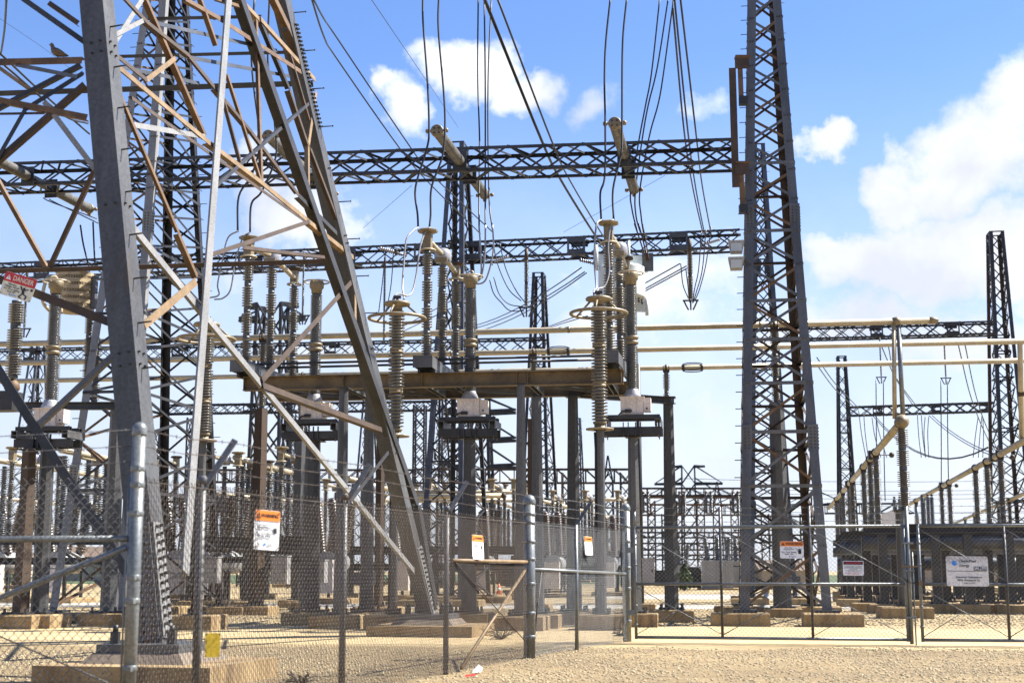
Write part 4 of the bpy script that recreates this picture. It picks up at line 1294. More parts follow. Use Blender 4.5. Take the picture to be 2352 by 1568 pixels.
# ---- horizontal insulators through the front girder
def through_insulator(label, uf, vf, ub, vb, z, r=0.135):
    a = pz(uf, vf, z); b = pz(ub, vb, z)
    d = (b - a).normalized(); L_ = (b - a).length
    g0 = None
    t = thing('horizontal_insulator', a, label, 'insulator', 'horizontal insulators through the front girder')
    # girder front and back faces
    yf = L1.y + (R1.y - L1.y) * ((a.x - L1.x) / (R1.x - L1.x))
    sf = max((yf - a.y) / d.y - 0.12, 1.2); sb = sf + 1.25
    for s0, s1, cnt in ((0.05, sf, 4), (sb, L_ - 0.05, 4)):
        h = (s1 - s0) / cnt
        for k in range(cnt):
            c = a + d * (s0 + k * h)
            pr = [(r * 0.8, 0.0), (r * 0.92, 0.02)]
            m_ = 13
            for i in range(m_):
                zz = 0.03 + (h - 0.06) * i / m_
                pr += [(r * 0.90, zz), (r, zz + (h - 0.06) / m_ * 0.5)]
            pr += [(r * 0.92, h - 0.02), (r * 0.8, h - 0.004)]
            MB().lathe(pr, 16, c, d).build('porcelain', 'porcelain', t)
        for k in range(1, cnt):
            c = a + d * (s0 + k * h)
            MB().lathe([(r * 0.96, -0.016), (r * 0.96, 0.016)], 16, c, d).build('joint', 'cap_metal', t)
    MB().lathe([(r * 1.0, -0.05), (r * 1.12, -0.04), (r * 1.12, 0.03), (r * 0.9, 0.05)], 16, a, d).build('end_cap', 'cast_tan', t)
    MB().lathe([(r * 0.9, -0.05), (r * 1.1, -0.03), (r * 1.1, 0.04), (r * 0.95, 0.05)], 16, b, d).build('end_cap', 'cast_tan', t)
    sd = d.cross(UP).normalized()
    for k in range(4):
        q = k * 1.5708 + 0.785
        MB().cyl(a - d * 0.05 + sd * math.cos(q) * r * 0.6 + UP * math.sin(q) * r * 0.6, a - d * 0.075 + sd * math.cos(q) * r * 0.6 + UP * math.sin(q) * r * 0.6, 0.022, 6).build('cap_bolt', 'bolt_dark', t)
    MB().box(a + d * (sf + 0.02), 0.34, 0.03, 0.5, sd, d).build('mount_plate', 'galv_dark', t)
    MB().box(a + d * sb, 0.34, 0.03, 0.5, sd, d).build('mount_plate', 'galv_dark', t)
    MB().bar(a + d * sf, a + d * sb, 0.16, 0.16, UP).build('saddle_beam', 'galv', t)
    ends = []
    for k in (-1, 1):
        e = a - d * 0.02 + sd * k * 0.22
        MB().cyl(a - d * 0.02 + sd * k * r, e, 0.03, 8).lathe([(0.03, -0.05), (0.055, -0.03), (0.055, 0.03), (0.03, 0.05)], 10, e, sd).build('clamp', 'cast_tan', t)
        ends.append(e)
    for k in (-1, 0, 1):
        e = b + d * 0.03 + sd * k * 0.2 - UP * (0.02 if k else 0.16)
        MB().cyl(b + d * 0.02, e, 0.025, 8).lathe([(0.02, -0.05), (0.05, -0.03), (0.05, 0.03), (0.02, 0.05)], 10, e, UP).build('clamp', 'cast_tan', t)
    return a, b, ends


HZ = z1 + 0.27
HI = {}
HI['M'] = through_insulator('horizontal insulator through the girder at the middle, in front of the open tower top', 1004, 301, 1113, 446, HZ)
HI['R'] = through_insulator('horizontal insulator through the girder at the right, nearest the tall gate tower', 1412, 284, 1456, 434, HZ)
HI['L'] = through_insulator('horizontal insulator seen between the pylon braces, left of the dark pylon leg', 617, 313, 757, 443, HZ)
HI['LL'] = through_insulator('horizontal insulator at the far left edge under the pylon braces', -12, 365, 204, 479, HZ)


# ================================================================== long pale bus pipes
def Yz(v, z, u=1176): return pz(u, v, z).y


def line_u(p, q, u):
    """point of the line pq seen at picture column u"""
    lo, hi = -3.0, 4.0
    f = lambda k: (lambda r: CX + FPX * r.x / (r.y * _cp + (r.z - EYE) * _sp) - u)(p.lerp(q, k))
    a, b = lo, hi
    # solve x = m*(y cp + (z-e) sp) directly
    m = (u - CX) / FPX
    d = q - p
    num = m * (p.y * _cp + (p.z - EYE) * _sp) - p.x
    den = d.x - m * (d.y * _cp + d.z * _sp)
    return p + d * (num / den)


PIPES = {}


def bus_pipe(key, u0, v0, u1, v1, z, r, label, couplers=(), joints=(), endball=None):
    p = pz(u0, v0, z); q = pz(u1, v1, z)
    PIPES[key] = (p, q)
    t = thing('bus_pipe', p, label, 'pipe', 'long bus pipes across the yard')
    MB().cyl(p, q, r, 14).build('tube', 'alu_pipe', t)
    d = (q - p).normalized()
    L_ = (q - p).length
    for k in range(1, int(L_ / 5.2)):
        c = p + d * (k * 5.2 + (hash(key) % 3))
        MB().cyl(c - d * 0.03, c + d * 0.03, r * 1.07, 14).build('weld_collar', 'cast_tan', t)
    for u in joints:
        c = line_u(p, q, u)
        for zz in (-1, 1):
            MB().cyl(c + d * 0.30 * zz - d * 0.04, c + d * 0.30 * zz + d * 0.04, r * 1.35, 12).build('joint_clamp', 'galv_dark', t)
        for k in range(6):
            a = k * 1.047; o = UP * math.cos(a) * r * 1.35 + d.cross(UP) * math.sin(a) * r * 1.35
            MB().tube(curve_pts([c - d * 0.32 + o, c - d * 0.15 + o * 1.3, c + d * 0.15 + o * 1.3, c + d * 0.32 + o], 3), 0.018, 5).build('flexible_braid', 'bolt_dark', t)
    for u in couplers:
        c = line_u(p, q, u)
        MB().ring(c, r * 1.12, 0.035, axis=d, n=14, m=6).build('support_clamp', 'rust_dark', t)
    if endball: MB().lathe([(0.02, 0.0), (r * 1.15, 0.02), (r * 1.22, 0.1), (r * 0.95, 0.2), (0.03, 0.25)], 14, q - d * 0.05, d).build('end_cap', 'cast_tan', t)
    return t


ZBUS = 7.75
bus_pipe('A', -60, 792, 2138, 736, ZBUS, 0.083, 'top one of the three long pale bus pipes, with a capped right end', (605, 1778), (), True)
bus_pipe('B', -60, 836, 2352, 783.5, ZBUS, 0.083, 'middle one of the three long pale bus pipes running right across the yard', (1225,), (1283,))
bus_pipe('C', -60, 877, 2352, 828, ZBUS, 0.083, 'lowest of the three long pale bus pipes crossing the yard', (1530, 695), (1591,))


def bus_support(label, key, u, drop, mat, collab, r=0.17, units=3, sides=4, vb=None, w=0.36):
    c = line_u(*PIPES[key], u)
    top = c - UP * 0.14
    t = thing('post_insulator', top - UP * drop, label, 'insulator', 'insulators under the long bus pipes')
    insulator_parts(t, top - UP * drop, drop, units, r, 14, 'porcelain', 10)
    MB().box(top + UP * 0.02, 0.2, 0.14, 0.06).build('saddle', 'rust_dark', t)
    for s in (-1, 1):
        MB().box(top + UP * 0.1 + E1 * 0.09 * s, 0.03, 0.16, 0.2).build('saddle_ear', 'rust_dark', t)
    if collab:
        b = V((c.x, c.y, 0.25))
        ct = thing('steel_column', V((c.x, c.y, 0)), collab, 'column', 'columns under the long bus pipes')
        MB().tube([b, top - UP * drop], [w / 2 * 1.2, w / 2], sides, smooth=False).build('shaft', mat, ct)
        MB().box(b + UP * 0.02, w * 1.5, w * 1.5, 0.04).build('base_plate', 'galv_dark', ct)
        block(ct, b, 1.0, 1.0, 0.25)


bus_support('slim insulator under the top bus pipe, left of the middle, above the rusty post', 'A', 605, 1.9, 'post_rust', 'rusty brown post behind the near fence with the first warning placard', 0.12, 3, 4)
bus_support('insulator under the top bus pipe, seen inside the tall gate tower', 'A', 1778, 2.0, 'galv_post', 'grey column standing inside the outline of the tall gate tower', 0.125, 3, 8, w=0.42)
bus_support('insulator under the middle bus pipe, beside the dark tower right of the middle', 'B', 1225, 1.9, 'post_rust', 'brown post hidden behind the close pair of platform columns', 0.12, 3, 4)
bus_support('small insulator above the dark octagonal column by the gate', 'C', 1530, 1.9, None, None, 0.12, 3)
bus_support('insulator under the lowest bus pipe, behind the left-hand switch phase', 'C', 695, 1.9, 'galv_post', 'plain post far behind the broad streaked column', 0.12, 3)
column('brown post between the slim post and the streaked platform column', 870, 950, 19, 869, 1391, 22, 'post_rust', 4, ftw=1.1)

# ================================================================== bus rows running away from the viewer on the right
def bus_row(label, u0, v0, u1, v1, z, r, cols, ilabel, group, ztop=2.55, rs=0.155, n=6, balls=(), units=4, first_ball=False):
    p = pz(u0, v0, z); q = pz(u1, v1, z)
    t = thing('bus_pipe', p, label, 'pipe', 'bus pipes running away from the viewer')
    MB().cyl(p, q, r, 12).build('tube', 'alu_pipe', t)
    d = (q - p).normalized()
    for k in range(1, int((q - p).length / 3.0)):
        c = p + d * k * 3.0
        MB().cyl(c - d * 0.05, c + d * 0.05, r * 1.06, 12).build('weld_collar', 'cast_tan', t)
    if first_ball:
        c = p - d * 0.02
        MB().lathe([(0.02, -0.14), (0.1, -0.1), (0.15, 0.0), (0.1, 0.1), (0.05, 0.14)], 14, c, d).build('end_ball', 'cast_tan', t)
    proto = None
    for i, u in enumerate(cols):
        c = line_u(p, q, u)
        b = V((c.x, c.y, ztop))
        if proto is None:
            proto = thing('post_insulator', b, 'first ' + ilabel, 'insulator', group)
            insulator_parts(proto, b, z - r - 0.08 - ztop, units, rs, 12, 'porcelain', 8)
            MB().box(b + UP * (z - r - 0.05 - ztop), 0.2, 0.2, 0.06).build('saddle', 'rust_dark', proto)
            MB().ring(b + UP * (z - ztop), r * 1.15, 0.035, axis=d, n=12, m=5).build('clamp', 'rust_dark', proto)
        else:
            dup(proto, b, ORD[i] + ' ' + ilabel)
    for u in balls:
        c = line_u(p, q, u)
        MB().cyl(c, c + E1 * 0.55, 0.015, 5).lathe([(0.01, -0.09), (0.08, -0.06), (0.1, 0), (0.08, 0.06), (0.01, 0.09)], 10, c + E1 * 0.6, E1).build('corona_ball', 'rust_dark', t)
        MB().box(c, 0.34, 0.3, 0.3).build('joint_clamp', 'bolt_dark', t)
    return p, q


ZB1 = 5.05
row1 = bus_row('nearest of the slanting bus pipes at the right, ending in a ball under the dropper', 2070, 969, 1903, 1167, ZB1, 0.105, [2011, 1998, 1983, 1957, 1950, 1936, 1921],
               'insulator from the near end under the ball-ended slanting bus pipe', 'insulators under the slanting bus pipe nearest the gate tower', balls=(2006, 1950))
row2 = bus_row('middle one of the slanting bus pipes at the right, running out of the right edge', 2420, 975, 1963, 1227, ZB1, 0.105, [2297, 2266, 2240, 2180, 2162, 2121, 2104, 2075],
               'insulator from the near end under the middle slanting bus pipe at the right', 'insulators under the middle slanting bus pipe', balls=(2284, 2166))
row3 = bus_row('rightmost slanting bus pipe, low at the right edge behind the tower', 2420, 1105, 2135, 1225, ZB1, 0.105, [2318, 2293, 2238, 2217, 2190, 2160],
               'insulator from the near end under the rightmost slanting bus pipe', 'insulators under the rightmost slanting bus pipe', balls=(2305,))
# the tall insulator on its own column that carries the near end of the first row
fe = row1[0]
bt = at(2072, 1172, fe.y)
t = thing('post_insulator', V((fe.x, fe.y, bt.z)), 'tall insulator on its own grey column right behind the meeting gate leaves', 'insulator')
insulator_parts(t, V((fe.x, fe.y, bt.z)), fe.z - 0.12 - bt.z, 4, 0.165, 16, 'porcelain', 8)
MB().lathe([(0.03, -0.17), (0.13, -0.12), (0.19, 0.0), (0.13, 0.12), (0.03, 0.17)], 16, fe - E2 * 0.15, E2).build('end_ball', 'cast_tan', t)
MB().ring(fe + E2 * 0.12, 0.13, 0.045, axis=E2, n=14).build('clamp', 'rust_dark', t)
column('grey column with the tall insulator, right behind the meeting gate leaves', 2071, 1173, 22, 2077, 1398, 26, 'galv_post', 8, ftw=1.3, Y=fe.y)
# droppers from the high pipes to the rows
pa = line_u(*PIPES['A'], 2059); 
t = thing('bus_dropper', fe, 'two upright pipes from the top bus pipe down to the ball-ended bus', 'pipe')
MB().cyl(pa - UP * 0.05 - E1 * 0.07, V((fe.x - 0.14, fe.y + 0.1, fe.z + 0.1)), 0.058, 12).build('tube', 'alu_pipe', t)
MB().cyl(pa - UP * 0.05 + E1 * 0.05, fe + UP * 0.14 + E1 * 0.05, 0.062, 12).build('tube', 'pipe_galv', t)
MB().lathe([(0.1, -0.1), (0.13, 0), (0.1, 0.1)], 12, pa, E1).build('clamp', 'cast_tan', t)
pb = line_u(*PIPES['B'], 2343); qb = line_u(*row2, 2347)
t = thing('bus_dropper', qb, 'upright pale pipe at the right edge below the middle bus pipe', 'pipe')
MB().cyl(pb, qb, 0.08, 12).build('tube', 'alu_pipe', t)
MB().lathe([(0.09, -0.1), (0.12, 0), (0.09, 0.1)], 12, (pb + qb) / 2, UP).build('coupling', 'rust_dark', t)


# ---- dark substructure of the rows
def frame_rows():
    t = thing('tube_rack', V((at(2120, 1400, 50).x, 50, 0)), 'dark frame of thick horizontal steel tubes behind the gates at the right', 'rack')
    for (u0, Y0, u1, Y1, z, r, nm) in ((1986, 42.5, 2480, 40.5, 2.42, 0.0, 'beam'), (1935, 47.5, 2480, 44.5, 2.35, 0.0, 'beam'), (1922, 56, 2480, 53, 2.45, 0, 'beam'), (1915, 66, 2480, 63, 2.45, 0, 'beam')):
        a = at(u0, 1300, Y0); b = at(u1, 1300, Y1)
        MB().ibeam(V((a.x, a.y, z)), V((b.x, b.y, z)), 0.34, 0.26, 0.03).build(nm, 'galv_dark', t)
        MB().cyl(V((a.x, a.y, z - 0.42)), V((b.x, b.y, z - 0.42)), 0.22, 14).build('tube', 'steel_blue', t)
    for (u0, Y0, u1, Y1, z, r) in ((1925, 58, 2480, 55, 1.45, 0.26),):
        a = at(u0, 1300, Y0); b = at(u1, 1300, Y1)
        MB().cyl(V((a.x, a.y, z)), V((b.x, b.y, z)), r, 14).build('tube', 'steel_blue', t)
    return t


frame_rows()
gF = 'dark columns of the tube frame behind the gates'
proto = None
specs = [(1990, 43, 1), (2029, 41.5, 1), (2225, 41, 1), (2270, 41.6, 1), (2320, 41, 1), (2150, 41.4, 1), (2172, 43.5, 0), (1952, 49, 0), (2102, 47, 0), (2055, 48, 0), (2196, 48, 0), (2245, 47.5, 0), (2300, 47, 0), (2345, 46, 0),
         (1940, 57, 0), (1970, 57, 0), (2010, 56.6, 0), (2060, 56, 0), (2115, 55.5, 0), (2165, 55, 0), (2215, 55, 0), (2262, 54.5, 0), (2310, 54, 0), (1935, 66, 0), (1985, 66, 0), (2040, 65, 0), (2095, 65, 0), (2150, 64, 0), (2205, 64, 0), (2260, 64, 0), (2330, 63, 0)]
for u, Y, big in specs:
    p = at(u, 1300, Y); p.z = 0
    if proto is None:
        proto = thing('steel_column', p, 'dark column with a pale concrete footing, one of those under the tube frame', 'column', gF)
        MB().box(p + UP * 1.25, 0.24, 0.24, 1.95).build('shaft', 'galv_dark', proto)
        MB().box(p + UP * 0.30, 0.5, 0.5, 0.05).build('base_plate', 'galv_dark', proto)
        for i in (-1, 1):
            MB().cyl(p + E1 * 0.19 * i - E2 * 0.19 + UP * 0.3, p + E1 * 0.19 * i - E2 * 0.19 + UP * 0.45, 0.03, 6).build('anchor_bolt', 'galv_dark', proto)
        block(proto, p + UP * 0.27, 0.95, 0.8, 0.27)
    else:
        dup(proto, p)
# bushings and tanks peeping over the frame
for lab, u, v0, v1, Y in [('cluster of slim grey bushings behind the slanting pipes, left group', 2070, 1145, 1230, 70), ('cluster of slim grey bushings behind the slanting pipes, right group', 2135, 1140, 1230, 68)]:
    p = at(u, v1, Y)
    t = thing('bushing_cluster', p, lab, 'bushing')
    H_ = at(u, v0, Y).z - p.z
    for k in (-1, 0, 1):
        c = p + E1 * 0.22 * k + E2 * 0.3 * abs(k)
        MB().lathe(sheds(H_, 20, 0.075, 0.11), 10, c).build('bushing', 'porcelain_grey', t)
        MB().lathe([(0.02, 0.0), (0.09, 0.05), (0.02, 0.12)], 8, c + UP * (H_ + 0.02)).build('cap', 'rust_dark', t)
c = at(2041, 1200, 62)
t = thing('expansion_tank', c, 'pale tilted tank standing above the dark tube frame', 'tank')
MB().box(c, 0.75, 0.6, 0.9, (E1 * 0.92 + UP * 0.38).normalized(), E2, (UP * 0.92 - E1 * 0.38).normalized()).build('tank', 'board', t)
MB().cyl(c - UP * 1.2 - E1 * 0.3, c - UP * 0.4 - E1 * 0.15, 0.06, 8).build('leg', 'galv_dark', t)
MB().cyl(c - UP * 1.2 + E1 * 0.3, c - UP * 0.4 + E1 * 0.15, 0.06, 8).build('leg', 'galv_dark', t)

# ================================================================== fence and gates
def chainlink(p0, p1, h, z0=0.03, w=0.0355, r=0.0034, dep=0.006):
    """woven wire: every upright wire zig-zags and hooks its neighbours"""
    p0 = np.array(p0[:2]); p1 = np.array(p1[:2])
    Ln = np.linalg.norm(p1 - p0); ax = (p1 - p0) / Ln; nr = np.array([-ax[1], ax[0]])
    nw = int(Ln / w); ns = int(h / w)
    i = np.arange(nw)[:, None]; k = np.arange(ns + 1)[None]
    alt = (k + i) % 2
    x = (i + alt) * w + (rng.normal(0, 0.0012, (nw, ns + 1)))
    dz = z0 + k * (h / ns) + 0 * i
    dd = np.where(alt == 1, dep, -dep) + 0.012 * np.sin(x * 0.9) + 0.008 * np.sin(dz * 3 + x)
    P = np.stack([p0[0] + ax[0] * x + nr[0] * dd, p0[1] + ax[1] * x + nr[1] * dd, dz + 0 * x], -1)
    # three-sided wire
    offs = []
    for a in (0.5, 2.6, 4.7):
        offs.append(np.array([ax[0] * math.cos(a) + nr[0] * math.sin(a), ax[1] * math.cos(a) + nr[1] * math.sin(a), 0.55 * math.cos(a + 1.5)]) * r)
    offs = np.array(offs)
    vs = (P[:, :, None, :] + offs[None, None]).reshape(-1, 3)
    idx = np.arange(nw * (ns + 1) * 3).reshape(nw, ns + 1, 3)
    q = []
    for j in range(3):
        j2 = (j + 1) % 3
        q.append(np.stack([idx[:, :-1, j], idx[:, :-1, j2], idx[:, 1:, j2], idx[:, 1:, j]], -1).reshape(-1, 4))
    q = np.concatenate(q)
    return vs, q


def mesh_np(name, vs, q, mat, parent):
    o0 = ORG[parent.name]
    vs = vs - np.array(o0)[None]
    me = bpy.data.meshes.new(name)
    me.vertices.add(len(vs)); me.vertices.foreach_set('co', vs.astype(np.float32).reshape(-1))
    me.loops.add(q.size); me.loops.foreach_set('vertex_index', q.reshape(-1).astype(np.int32))
    me.polygons.add(len(q)); me.polygons.foreach_set('loop_start', np.arange(0, q.size, q.shape[1], dtype=np.int32))
    me.update()
    me.materials.append(M(mat))
    o = bpy.data.objects.new(name, me); COL.objects.link(o); o.parent = parent
    o['kind'] = 'stuff'
    ORG[o.name] = o0
    return o


def barbed(t, pts, label=None, mat='wire_rust'):
    m = MB().tube(pts, 0.0032, 5)
    m2 = []
    for a, b in zip(pts[:-1], pts[1:]):
        L_ = (b - a).length; d = (b - a).normalized()
        for k in range(int(L_ / 0.13)):
            c = a + d * (k * 0.13 + 0.05)
            for s in (0.7, -0.7):
                e = (UP * math.cos(k + s) + d.cross(UP) * math.sin(k + s) + d * s * 0.6) * 0.018
                m.cyl(c - e, c + e, 0.002, 3)
    m.build('barbed_wire', mat, t)


def post(t, p, z0, z1, r, mat, nm='post', domed=True, bands=()):
    p = V((p.x, p.y, 0))
    t = MB().cyl(p + UP * z0, p + UP * z1, r, 18).build(nm, mat, t)
    if domed:
        MB().lathe([(r * 1.08, -0.05), (r * 1.12, -0.04), (r * 1.12, 0.0), (r * 1.0, r * 0.45), (r * 0.7, r * 0.85), (r * 0.25, r * 1.05), (0.004, r * 1.08)], 18, p + UP * z1).build('post_cap', mat, t)
    for z in bands:
        MB().lathe([(r * 1.02, -0.022), (r * 1.1, -0.018), (r * 1.1, 0.018), (r * 1.02, 0.022)], 16, p + UP * z).build('tension_band', mat, t)
        MB().box(p + UP * z - E2 * r * 1.1 + E1 * 0.02, 0.04, 0.05, 0.035).build('band_bolt', mat, t)


FP0 = pz(304, 1598 + 30, 0); FP0 = V((at(308, 1300, 10.6).x, 10.6, 0))
FP1 = V((pz(1216, 1512, 0).x, pz(1216, 1512, 0).y, 0))
FP2 = V((pz(1441, 1473, 0).x, pz(1441, 1473, 0).y, 0))
fax = (FP1 - FP0).normalized()
HM = 1.86
# --- near run
t1 = thing('chain_link_fence', FP0, 'nearest chain-link fence run with rusty barbed wire, in front of the big pylon', 'fence')
ztop = pz(313, 985, 0)
post(t1, FP0, -0.1, at(313, 985, FP0.y).z, 0.049, 'pipe_galv', 'terminal_post', True, (0.5, 0.98, 1.15, 1.62, 1.83, 1.95))
post(t1, FP0 - E1 * 0.075 + E2 * 0.02, -0.1, 1.9, 0.008, 'pipe_galv', 'tension_bar', False)
post(t1, FP1, -0.1, at(1220, 1150, FP1.y).z, 0.083, 'pipe_galv', 'corner_post', True, (0.30, 0.62, 1.02, 1.36, 1.60, 1.86, 1.98))
vs, q = chainlink(FP0, FP1 - fax * 0.1, HM)
mesh_np('wire_mesh', vs, q, 'wire_rust', t1)
LP = []
for u in (455, 791, 1030):
    p = line_u(FP0, FP1, u); LP.append(p)
    post(t1, p + fax.cross(UP) * -0.035, -0.1, 1.92, 0.033, 'pipe_dark', 'line_post', False)
    tip = V((p.x, p.y, 1.92)) + fax.cross(UP) * -0.0 + V((0.20, 0.12, 0.34))
    MB().bar(V((p.x, p.y, 1.90)), tip, 0.05, 0.02, E2).build('barb_arm', 'galv', t1)
    MB().lathe([(0.04, -0.03), (0.042, 0.02), (0.03, 0.04)], 12, V((p.x, p.y, 1.92)) + fax.cross(UP) * -0.035).build('arm_cap', 'galv', t1)
ends0 = [V((FP0.x, FP0.y, z)) for z in (2.0, 2.12, 2.24)]
ends1 = [V((FP1.x, FP1.y, z)) for z in (2.0, 2.12, 2.24)]
for k in range(3):
    pts = [ends0[k]]
    for p in LP:
        tip = V((p.x, p.y, 1.92)) + V((0.20, 0.12, 0.34)) * (0.25 + 0.34 * k)
        pts.append((pts[-1] + tip) / 2 - UP * 0.02); pts.append(tip)
    pts += [(pts[-1] + ends1[k]) / 2 - UP * 0.02, ends1[k]]
    barbed(t1, pts)
MB().tube(sag_pts(FP0 + UP * 1.86, FP1 + UP * 1.86, 0.02), 0.004, 4).build('top_tension_wire', 'wire_rust', t1)
a = line_u(FP0, FP1, 1036)
MB().cyl(V((a.x, a.y, 1.32)), V((FP1.x, FP1.y, 1.32)) - fax * 0.08, 0.024, 12).build('brace_rail', 'rust_tan', t1)
# slanting brace and truss rod by the corner post
MB().cyl(V((FP1.x, FP1.y, 1.22)) + V((-0.05, -0.06, 0)), V((a.x, a.y, 0.05)) + fax * 0.35, 0.02, 10).build('diagonal_brace', 'rust_tan', t1)
MB().cyl(V((a.x, a.y, 1.3)) + V((0.04, 0.04, 0)), V((FP1.x, FP1.y, 0.25)) - fax * 0.2, 0.007, 6).build('truss_rod', 'rust_dark', t1)
# --- run from the corner post to the gate post
t2 = thing('chain_link_fence', FP1, 'short chain-link fence run between the two domed posts, left of the gate', 'fence')
fx2 = (FP2 - FP1).normalized()
vs, q = chainlink(FP1 + fx2 * 0.1, FP2 - fx2 * 0.08, HM)
mesh_np('wire_mesh', vs, q, 'wire_galv', t2)
MB().cyl(V((FP1.x, FP1.y, 1.22)) + fx2 * 0.1, V((FP2.x, FP2.y, 1.15)) - fx2 * 0.08, 0.024, 12).build('brace_rail', 'pipe_galv', t2)
p = line_u(FP1, FP2, 1325)
post(t2, p, -0.1, 1.9, 0.03, 'pipe_galv', 'line_post', False)
tip = V((p.x, p.y, 1.9)) + V((0.24, 0.05, 0.36))
MB().bar(V((p.x, p.y, 1.9)), tip, 0.05, 0.02, E2).build('barb_arm', 'galv', t2)
post(t2, FP2, -0.1, at(1433, 1166, FP2.y).z, 0.072, 'pipe_galv', 'gate_post', True, (0.35, 0.9, 1.25, 1.7, 1.95))
for k in range(3):
    tp_ = V((p.x, p.y, 1.9)) + V((0.24, 0.05, 0.36)) * (0.25 + 0.34 * k)
    barbed(t2, [ends1[k], tp_, V((FP2.x, FP2.y, 1.98 + 0.12 * k))], mat='wire_galv')
MB().tube(sag_pts(FP1 + UP * 1.86, FP2 + UP * 1.86, 0.01), 0.004, 4).build('top_tension_wire', 'wire_galv', t2)
MB().cyl(V((FP1.x, FP1.y, 0.05)) + fx2 * 0.12, V((FP1.x, FP1.y, 1.25)) + fx2 * 0.55, 0.012, 6).build('truss_rod', 'rust_dark', t2)
# --- run leaving to the left of the terminal post
t3 = thing('chain_link_fence', FP0 - E1 * 3.4, 'closest fence panel at the bottom left, with a thick rail and a slanting brace', 'fence')
vs, q = chainlink(FP0 - E1 * 3.4, FP0 - E1 * 0.1, HM)
mesh_np('wire_mesh', vs, q, 'wire_galv', t3)
rz = at(100, 1237, 10.7).z
MB().cyl(V((FP0.x, FP0.y, rz)) - E1 * 3.4, V((FP0.x, FP0.y, rz)) - E1 * 0.05, 0.024, 12).build('brace_rail', 'pipe_galv', t3)
lp = at(-20, 1385, 10.9)
MB().cyl(lp - E1 * 0.3 - UP * 0.1, V((FP0.x, FP0.y, rz)) - E1 * 0.06 - UP * 0.06, 0.024, 12).build('diagonal_brace', 'pipe_galv', t3)
MB().cyl(at(-20, 1452, 10.8), at(300, 1590, 10.6), 0.006, 6).build('truss_rod', 'pipe_dark', t3)
for k in range(3):
    barbed(t3, [V((FP0.x, FP0.y, 1.95 + 0.13 * k)) - E1 * 3.4, V((FP0.x, FP0.y, 1.93 + 0.13 * k)) - E1 * 1.6, ends0[k]], mat='pipe_dark')


def gate(label, uL, uR, uM, Yl, Yr, tall_at, left_latch, zt=1.93, zm=0.98):
    a = V((at(uL, 1300, Yl).x, Yl, 0)); b = V((at(uR, 1300, Yr).x, Yr, 0))
    ax = (b - a).normalized(); nn = V((-ax.y, ax.x, 0))
    t = thing('gate', a, label, 'gate')
    z0 = 0.09
    r = 0.026
    for z, nm in ((z0, 'bottom_rail'), (zm, 'middle_rail'), (zt, 'top_rail')):
        MB().cyl(a + UP * z, b + UP * z, r, 12).build(nm, 'pipe_galv', t)
    for p, zz in ((a, zt + 0.02), (b, zt + 0.02)):
        MB().cyl(p + UP * (z0 - 0.03), p + UP * zz, r * 1.02, 12).build('end_upright', 'pipe_galv', t)
    ups = []
    for u, hh in uM:
        p = line_u(a, b, u)
        MB().cyl(p + UP * z0, p + UP * hh, r * 0.92, 12).build('upright', 'pipe_dark', t)
        ups.append(p)
    for p, hh in tall_at:
        q_ = a if p == 'a' else b
        MB().cyl(q_ + UP * zt, q_ + UP * hh, r * 0.9, 12).build('barb_post', 'pipe_galv', t)
    nodes = [a] + ups + [b]
    for i in range(len(nodes) - 1):
        p, q_ = nodes[i], nodes[i + 1]
        for (x0, x1) in ((p, q_), (q_, p)):
            MB().cyl(x0 + UP * (zm - 0.05) + nn * 0.015, x1 + UP * (z0 + 0.05) + nn * 0.015, 0.006, 6).build('truss_rod', 'pipe_galv', t) if (i + (x0 is p)) % 2 else None
        MB().cyl(p + UP * (zt - 0.04) + nn * 0.015, q_ + UP * (zm + 0.05) + nn * 0.015, 0.006, 6).build('truss_rod', 'pipe_galv', t)
        MB().cyl(p + UP * (z0 + 0.04) + nn * 0.02, p.lerp(q_, 0.45) + UP * (z0 + 0.42) + nn * 0.02, 0.006, 6).build('truss_rod', 'pipe_dark', t)
    vs, q = chainlink(a + ax * 0.03 - nn * 0.03, b - ax * 0.03 - nn * 0.03, zt - z0 + 0.04, z0 - 0.02)
    mesh_np('wire_mesh', vs, q, 'wire_galv', t)
    for k in range(3):
        barbed(t, sag_pts(a + UP * (zt + 0.1 + 0.115 * k), b + UP * (zt + 0.1 + 0.115 * k), 0.015, 8), mat='wire_galv')
    for z in (0.3, 0.62, 1.3, 1.65):
        for p in (a, b):
            MB().lathe([(r * 1.04, -0.015), (r * 1.3, -0.012), (r * 1.3, 0.012), (r * 1.04, 0.015)], 10, p + UP * z).build('tension_band', 'pipe_galv', t)
    return t, a, b, ax, nn


g1, ga, gb_, gax, gnn = gate('wide left leaf of the chain-link gate, with the orange warning sign on it', 1459, 2079, ((1660, 2.27), (1868, 2.27)), 24.6, 23.7, (('a', 2.2),), False)
g2, ha, hb, hax, hnn = gate('right leaf of the chain-link gate, with the big company sign on it', 2112, 2500, ((2320, 1.95),), 23.6, 23.2, (('a', 2.23),), True)
